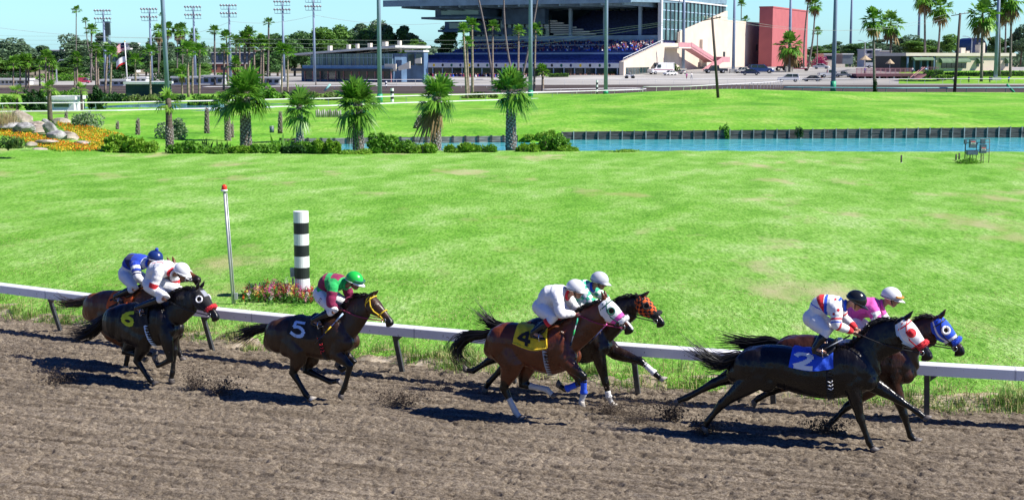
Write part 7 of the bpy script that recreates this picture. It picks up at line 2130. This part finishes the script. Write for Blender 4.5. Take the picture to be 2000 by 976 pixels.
M_bluebl = mat("slate_wall", (.06, .09, .15), .6, .15, .5)
M_white = mat("white_wall", (.66, .66, .64), .7, .06, .5)
block(107, 127, 99.5, 130, 620, M_bluebl, "slate-blue building showing between the left trees", win=3)
block(219, 262, 86, 103, 560, M_white, "white-roofed building behind the flags", win=None)
block(222, 240, 104, 124, 540, M_glassb, "glass block under the white-roofed building", win=2)
block(418, 535, 104, 124, 640, M_bluebl, "dark blue office block behind the dense palm clump", win=10)
block(500, 540, 99, 125, 650, M_brick, "brick and glass wing right of the dark blue block", win=4)
block(396, 506, 125, 142, 560, M_brick, "brick building with a white roof behind the left-centre palms", win=6)
block(-30, 62, 156, 166, 300, M_white, "row of white trailers at the left edge", "trailer_row", win=12, depth=3, cat="trailer")
block(200, 250, 158, 176, 290, M_white, "white trailer left of the green shed", "trailer", win=4, depth=3, cat="trailer")
block(258, 290, 153, 160, 330, M_white, "white trailer behind the green shed", "trailer", win=3, depth=3, cat="trailer")
block(340, 400, 152, 168, 300, M_white, "white trailer behind the thick-crowned palm", "trailer", win=4, depth=3, cat="trailer")
block(400, 440, 150, 168, 300, M_white, "white trailer behind the single tall left-centre palm", "trailer", win=3, depth=3, cat="trailer")
block(510, 550, 153, 168, 300, M_white, "white trailer left of the clubhouse palms", "trailer", win=3, depth=3, cat="trailer")
block(250, 323, 164, 192, 208, mat("dark_green_wall", (.015, .045, .05), .7, .2, 1), "dark green shed with a pale flat roof among the left palms", "shed", depth=5, cat="shed")
block(100, 148, 194, 217, 152, M_white, "pale pump house with a bright side wall behind the rail", "pump_house", depth=4, win=1, cat="shed")
block(1604, 1645, 107, 122, 520, M_creamd, "flat-roofed tan house behind the bougainvillea", win=2)
block(1684, 1714, 98, 108, 600, M_white, "white hip-roofed house behind the deck", win=2)
block(1712, 1734, 101, 106, 590, M_white, "low white roof right of the hip-roofed house")
block(1640, 1660, 107, 124, 500, mat("grey_shed_wall", (.14, .17, .19), .7, .1, 1), "grey shed behind the slim light pole", "shed", cat="shed")
ar = empty("arched_hall", ((1903 - 1000) / ppm(560), 560, 5), 0, "dark blue arched roof beyond the cream building", "building"); m = MB(); sp_ = ppm(560)
m.loft([[np.array([16 / sp_ * math.cos(q), y_, 4 + 22 / sp_ * math.sin(q)]) for q in np.linspace(0, math.pi, 13)] + [np.array([-16 / sp_, y_, -6]), np.array([16 / sp_, y_, -6])] for y_ in (0, 20)]); m.build("roof", mat("arch_blue", (.02, .04, .12), .5, .2, .5), ar)
rr_ = empty("traffic_cone_van", (0, 0, -5)) if False else None
# street lamps
for px, py, top, w_, lab, Y in [(117, 175, 117, 22, "double-armed street lamp among the left trees", 330), (1683, 118, 80, 24, "double-armed street lamp behind the white van", 520), (1889, 108, 72, 30, "double-armed street lamp above the cream building", 480)]:
    b = np.array([(px - 1000) / ppm(Y), Y, 0]); sp_ = ppm(Y); h = 5.5 + (114 - top) / sp_
    rt = empty("street_lamp", b, 0, lab, "street lamp", "street lamps beyond the racecourse"); m = MB(); m.tube([(0, 0, 0), (0, 0, h - .8)], .16, 7); m.build("pole", M_lampm, rt)
    for q in (-1, 1):
        m = MB(); m.tube([(0, 0, h - .8), (q * w_ / sp_ * .3, 0, h - .1), (q * w_ / sp_ * .5, 0, h)], .1, 6); a_ = m.build("arm", M_lampm, rt)
        m = MB(); m.box(q * w_ / sp_ * .5 - .5, q * w_ / sp_ * .5 + .5, -.2, .2, h - .12, h + .1); m.build("lamp_head", M_lampm, a_)

# striped poles by the far rail
distance_pole(766, 199, 26, 6.5, 5, "small striped pole on the far turf", True, loc=hit(766, 199), grp="far striped poles")
distance_pole(1166, 184, 27, 4, 6, "slim striped pole by the far rail", True, loc=hit(1166, 184), grp="far striped poles")
distance_pole(754, 171, 12, 4, 4, "tiny striped pole beside the far fence", True, loc=hit(754, 171), grp="far striped poles")
# starting arm: teal and yellow struts on the far track
for px0, py0, px1, py1, mt, lab in [(1981, 181, 1966, 165, M_greenp, "teal strut leaning on the far rail at right"), (1958, 161, 1968, 168, C_yellow, "yellow strut beside the teal one at right"), (634, 178, 645, 165, M_teal, "teal strut on the far track before the clubhouse")]:
    a = hit(px0, py0); b_ = atY(px1, py1, a[1] + .5); m = MB(); m.tube([(0, 0, 0), b_ - a], .18, 6); o = m.build("strut", mt, smooth=True); o.location = a; tag(o, lab, "strut")

# ------------------------------------------------------------------ vehicles
M_tyre = mat("tyre", (.012, .012, .012), .85, .2, 6)
M_rim = mat("wheel_rim", (.4, .4, .42), .35, .1, 4, metal=.6)
M_headl = mat("headlight", (.7, .72, .72), .1, .05, 4)
M_taill = mat("taillight", (.35, .01, .01), .2, .1, 4)
PROFILE = {  # body outline (x, z), glasshouse outline, wheel xs, radius, half width
    "sedan": ([(-2.25, .35), (-2.3, .75), (-2.15, .95), (-1.3, 1.0), (1.0, .95), (2.1, .78), (2.25, .55), (2.2, .32)], [(-1.55, .97), (-.85, 1.42), (.35, 1.44), (1.15, .94)], (-1.35, 1.38), .33, .86),
    "suv": ([(-2.35, .45), (-2.4, 1.0), (-2.3, 1.12), (1.0, 1.1), (2.2, 1.0), (2.4, .8), (2.38, .42)], [(-2.2, 1.1), (-1.95, 1.72), (.35, 1.76), (1.15, 1.08)], (-1.45, 1.5), .4, .94),
    "pickup": ([(-2.75, .55), (-2.8, 1.08), (-.7, 1.1), (1.3, 1.08), (2.55, 1.0), (2.7, .75), (2.65, .5)], [(-.75, 1.08), (-.62, 1.78), (.75, 1.8), (1.4, 1.06)], (-1.65, 1.75), .42, .95),
    "van": ([(-2.9, .45), (-2.95, 1.3), (1.6, 1.3), (2.65, 1.15), (2.8, .8), (2.75, .42)], [(-2.93, 1.28), (-2.85, 2.45), (1.0, 2.5), (1.9, 1.28)], (-1.8, 1.85), .38, 1.0),
}


def vehicle(px, py, lpx, kind, paint, yaw, name, cat, label, extra=None, van_glass=False):
    b = hit(px, py); s = ppm(b[1]); body, gh, wx, wr, hw = PROFILE[kind]
    L_ = body[-2][0] - body[1][0]; proj = abs(math.cos(yaw)) * L_ + abs(math.sin(yaw)) * 2 * hw
    k = min(1.45, max(.5, 1.18 * lpx / s / proj))
    rt = empty(name, b, yaw, label, cat, "vehicles parked by the grandstand")
    rt.scale = (k, k, k)

    def slab(pts, w0, inset):
        m = MB(); n = len(pts); c = np.mean(np.array(pts), axis=0); rg = []
        for y, q in ((-w0, inset), (-w0 + .10, 1), (w0 - .10, 1), (w0, inset)):
            rg.append([np.array([c[0] + (x - c[0]) * q, y, c[1] + (z - c[1]) * q]) for x, z in pts])
        m.loft(rg); return m
    slab(body, hw, .94).build("body", paint, rt)
    roof = [(x, z) for x, z in gh]
    g = slab([(x * .97, z - .03) for x, z in gh], hw - .09, .97).build("windows", M_glass if kind != "van" or van_glass else paint, rt)
    m = MB(); tops = gh[1:3]; m.box(tops[0][0] - .12, tops[1][0] + .1, -hw + .14, hw - .14, max(z for _, z in gh) - .05, max(z for _, z in gh) + .03)
    for x, z in (gh[0], gh[3]): pass
    for t0, t1 in ((gh[0], gh[1]), (gh[3], gh[2])):
        for y in (-1, 1): m.bar((t0[0], y * (hw - .07), t0[1]), (t1[0], y * (hw - .10), t1[1]), .10, .10)
    for y in (-1, 1): m.bar(((tops[0][0] + tops[1][0]) / 2, y * (hw - .085), gh[0][1]), ((tops[0][0] + tops[1][0]) / 2 - .05, y * (hw - .1), gh[1][1]), .09, .05, up=(0, 1, 0))
    m.build("roof", paint, rt)
    if kind == "van" and not van_glass:
        m = MB(); m.bar((1.95, 0, 1.36), (1.1, 0, 2.35), 1.7, .06); m.build("windscreen", M_glass, rt)
        for y in (-1, 1): m = MB(); m.box(.5, 1.35, y * (hw - .03) - .04, y * (hw - .03) + .04, 1.45, 2.1); m.build("side_window", M_glass, rt)
    for x in wx:
        for y in (-1, 1):
            m = MB(); m.tube([(x, y * (hw - .24), wr), (x, y * (hw - .02), wr), (x, y * (hw + .01), wr)], [wr, wr, wr * .85], 16); w_ = m.build("wheel", M_tyre, rt, True)
            m = MB(); m.tube([(x, y * (hw - .0), wr), (x, y * (hw + .03), wr)], [wr * .6, wr * .5], 12); m.build("rim", M_rim, w_, True)
    xf = max(x for x, _ in body); xr = min(x for x, _ in body); zl = body[-3][1] - .12
    for y in (-1, 1):
        m = MB(); m.box(xf - .22, xf - .02, y * (hw - .25) - .18, y * (hw - .25) + .18, zl - .1, zl + .06); m.build("headlight", M_headl, rt)
        m = MB(); m.box(xr - .01, xr + .1, y * (hw - .18) - .12, y * (hw - .18) + .12, .78, 1.0); m.build("taillight", M_taill, rt)
    m = MB(); m.box(xf - .1, xf + .06, -hw + .1, hw - .1, .35, .52); m.box(xr - .06, xr + .1, -hw + .1, hw - .1, .38, .55); m.build("bumper", M_rim if kind == "pickup" else paint, rt)
    if kind == "pickup":
        m = MB(); m.box(-2.7, -.85, -hw + .18, hw - .18, 1.085, 1.12); m.build("cargo_bed", M_mull, rt)
    if extra: extra(rt)
    return rt


paint = lambda n, c: mat("paint_" + n, c, .28, .03, 2, spec=.5, coat=.4)
PW, PB, PD, PS, PG = paint("white", (.70, .70, .70)), paint("blue", (.03, .09, .28)), paint("dark", (.02, .028, .045)), paint("silver", (.38, .38, .36)), paint("midnight", (.02, .03, .09))


def stripe(rt):
    m = MB()
    for y in (-1.013, 1.013): m.box(-2.6, 2.3, y - .004, y + .004, .95, 1.08)
    m.build("side_stripe", C_maroon, rt)


vehicle(1290, 145.5, 46, "van", PW, R(206), "ambulance_van", "van", "white ambulance-style van parked by the cream wedge wall", stripe)
vehicle(1309, 147.5, 26, "sedan", PW, R(215), "parked_car", "car", "small white sedan just right of the white van")
vehicle(1330, 145, 18, "sedan", PS, R(120), "parked_car", "car", "pale car end-on behind the small white sedan")
vehicle(1397, 143.5, 40, "pickup", PD, R(184), "pickup_truck", "pickup", "dark pickup truck behind the leaning utility pole")
vehicle(1452, 143.5, 32, "pickup", PS, R(200), "pickup_truck", "pickup", "silver pickup beside the pole on a white block")
vehicle(1466, 147, 33, "sedan", PG, R(-12), "parked_car", "car", "dark blue hatchback in front of the blue estate")
vehicle(1488, 143.5, 42, "suv", PB, R(-14), "parked_suv", "SUV", "bright blue SUV in front of the pink tower")
vehicle(1474, 136, 24, "suv", PG, R(-14), "parked_suv", "SUV", "dark SUV half hidden behind the bright blue one")
vehicle(1604, 135, 29, "sedan", PW, R(-20), "parked_car", "car", "white sedan before the red bougainvillea")


def sign(rt):
    m = MB(); m.box(-1.6, -.3, -1.0, -.96, .7, 1.5); m.build("sign_panel", C_white, rt); m = MB(); m.tube([(-.9, -1.02, 1.15), (-.9, -1.04, 1.15)], .26, 12); m.build("sign_disc", C_yellow, rt)


vehicle(1540, 160.5, 38, "suv", PW, R(170), "parked_suv", "SUV", "white SUV with a yellow round sign by the outer rail", sign)
vehicle(1586, 159.5, 33, "sedan", PD, R(158), "parked_car", "car", "dark sedan by the outer rail seen from behind")
vehicle(1622, 152, 40, "pickup", PW, R(0), "pickup_truck", "pickup", "white pickup behind the green-footed pole")
vehicle(1647, 151, 30, "pickup", PS, R(-24), "pickup_truck", "pickup", "pale blue crew pickup right of the green-footed pole")
vehicle(1712, 133, 40, "van", PW, R(-8), "parked_van", "van", "white van with blue windows behind the deck", None, True)
vehicle(163, 163, 14, "van", paint("red", (.5, .04, .10)), R(0), "red_van", "van", "red vehicle among the white trailers at left")

# tractor with a drag frame
b = hit(1532, 139); tr_ = empty("tractor", b, R(180), "dark tractor with big wheels and a long drag frame by the pink tower", "tractor")
m = MB(); m.box(-.6, 2.4, -.45, .45, .8, 1.5); m.tube([(.2, 0, 1.5), (.2, 0, 1.7)], .25, 8); m.build("body", PD, tr_)
for x, r_ in ((-.4, .95), (2.0, .6)):
    for y in (-1, 1): m = MB(); m.tube([(x, y * .6, r_), (x, y * 1.0, r_)], r_, 18); w_ = m.build("wheel", M_tyre, tr_, True); m = MB(); m.tube([(x, y * .98, r_), (x, y * 1.03, r_)], r_ * .5, 12); m.build("rim", M_creamd, w_, True)
m = MB(); m.box(-1.0, .2, -.7, .7, 1.5, 3.0); m.build("cab", M_glass, tr_); m = MB(); m.box(-1.1, .3, -.8, .8, 3.0, 3.12); m.build("cab_roof", PD, tr_)
m = MB(); m.bar((-1.2, 0, .8), (-7, 0, .8), .2, .3); m.box(-7.4, -4.5, -.9, .9, .6, .85); m.build("drag_frame", C_maroon, tr_)
for y in (-1, 1): m = MB(); m.tube([(-6.8, y * .7, .45), (-6.8, y * .95, .45)], .45, 14); m.build("drag_wheel", M_tyre, tr_, True)

# ------------------------------------------------------------------ small people
def small_person(px, py, hpx, top, legs, label, pose="stand", yaw=0.0, loc=None, skin=M_skin):
    b = hit(px, py) if loc is None else loc; k = hpx / ppm(b[1]) / 1.75
    rt = empty("person", b, yaw, label, "person", "people about the racecourse"); rt.scale = (k, k, k)
    m = MB(); st_ = .22 if pose == "walk" else .06; zb = 0.0
    hipz = .92 if pose != "sit" else .62
    m.tube([(0, 0, hipz), (0, 0, hipz + .28), (.02, 0, hipz + .5), (.02, 0, hipz + .62)], [(.15, .11), (.14, .10), (.18, .11), (.06, .06)], 9, side=(0, 1, 0)); m.ball((.03, 0, hipz + .74), (.10, .085, .125), 9, 7); m.ball((.12, 0, hipz + .72), .02, 6, 4)
    for q in (-1, 1):
        f_ = (st_ * q, q * .1, .05); kn = (st_ * q * .45 + .05, q * .1, hipz * .52) if pose != "sit" else (.42, q * .14, hipz + .02)
        if pose == "sit": f_ = (.40, q * .16, .1)
        m.tube([(0, q * .08, hipz), kn, f_], [.085, .06, .045], 7); m.tube([f_, (f_[0] + .16, f_[1], .03)], [.05, .035], 6)
        el = (-.1 * q * (pose == "walk") + .02, q * .24, hipz + .28); hn = (.16 * (1 if pose != "walk" else -q) + .05, q * .22, hipz + .08)
        m.tube([(0, q * .17, hipz + .48), el, hn], [.055, .045, .03], 6); m.ball(hn, (.04, .025, .05), 6, 5)
    union(m, "body", skin, rt, voxel=.028, smooth=2)
    m = MB(); m.tube([(0, 0, hipz - .03), (0, 0, hipz + .25), (.02, 0, hipz + .5), (.02, 0, hipz + .56)], [(.175, .135), (.165, .125), (.205, .135), (.09, .08)], 10, side=(0, 1, 0))
    for q in (-1, 1): m.tube([(0, q * .17, hipz + .49), (-.1 * q * (pose == "walk") + .02, q * .24, hipz + .28)], [.075, .065], 7)
    m.build("top", top, rt, True)
    for q in (-1, 1):
        f_ = (st_ * q, q * .1, .12); kn = (st_ * q * .45 + .05, q * .1, hipz * .52) if pose != "sit" else (.42, q * .14, hipz + .02)
        if pose == "sit": f_ = (.40, q * .16, .16)
        m = MB(); m.tube([(0, q * .08, hipz + .02), kn, f_], [.105, .08, .062], 8); m.build("trouser_leg", legs, rt, True)
    m = MB(); m.ball((.015, 0, hipz + .79), (.108, .095, .10), 9, 7); m.build("hair", M_hair, rt, True)
    return rt


small_person(1341, 155, 12.5, C_pink, C_maroon, "person in a bright pink top walking on the apron", "walk", R(60))
small_person(1350.5, 155, 13.5, C_white, C_grey, "person in white walking beside the pink-topped one", "walk", R(-60))
small_person(617, 172, 13, C_black, C_black, "person in black standing at the far track before the clubhouse")
small_person(1892, 162, 13, C_navy, C_black, "person in dark clothes at the outer rail, right", "stand", R(90))
small_person(1933, 162, 13, C_navy, C_navy, "person in navy at the outer rail beside the pale-based pole", "stand", R(90))
small_person(1970, 162, 13, C_royal, C_navy, "person in blue near the right edge by the outer rail", "stand", R(90))
small_person(1862, 161, 11, C_white, C_grey, "person in white by the outer rail behind the dark pole", "stand", R(90))
for px, top, lab in [(1684, C_royal, "person in a blue shirt on the deck's left end"), (1776, C_white, "person in white at the top of the deck stairs"), (1802, C_paleblue, "person in pale blue on the deck's right end")]:
    small_person(px, 144, 13, top, C_navy, lab, "stand", R(90), loc=np.array([(px - 1000) / ppm(353), 353, 5.5 + (114 - 144) / ppm(353)]))
# quad bike with its rider on the apron
b = hit(1230, 153.5); qd = empty("quad_bike", b, R(190), "white quad bike on the apron before the grandstand", "quad bike"); qd.scale = (1.25,) * 3
m = MB(); m.box(-.9, .9, -.28, .28, .42, .72); m.box(-1.05, -.3, -.4, .4, .72, .82); m.box(.35, 1.0, -.4, .4, .72, .84); m.build("body", PW, qd)
for x in (-.7, .7):
    for y in (-1, 1): m = MB(); m.tube([(x, y * .38, .28), (x, y * .62, .28)], .28, 12); m.build("wheel", M_tyre, qd, True)
m = MB(); m.bar((.5, -.4, 1.05), (.5, .4, 1.05), .05, .05); m.bar((.65, 0, .8), (.5, 0, 1.05), .06, .06); m.build("handlebar", M_mull, qd)
small_person(1230, 153.5, 14, C_grey, C_navy, "rider in grey sitting on the white quad bike", "sit", R(190), loc=b + np.array([0, 0, .35]))
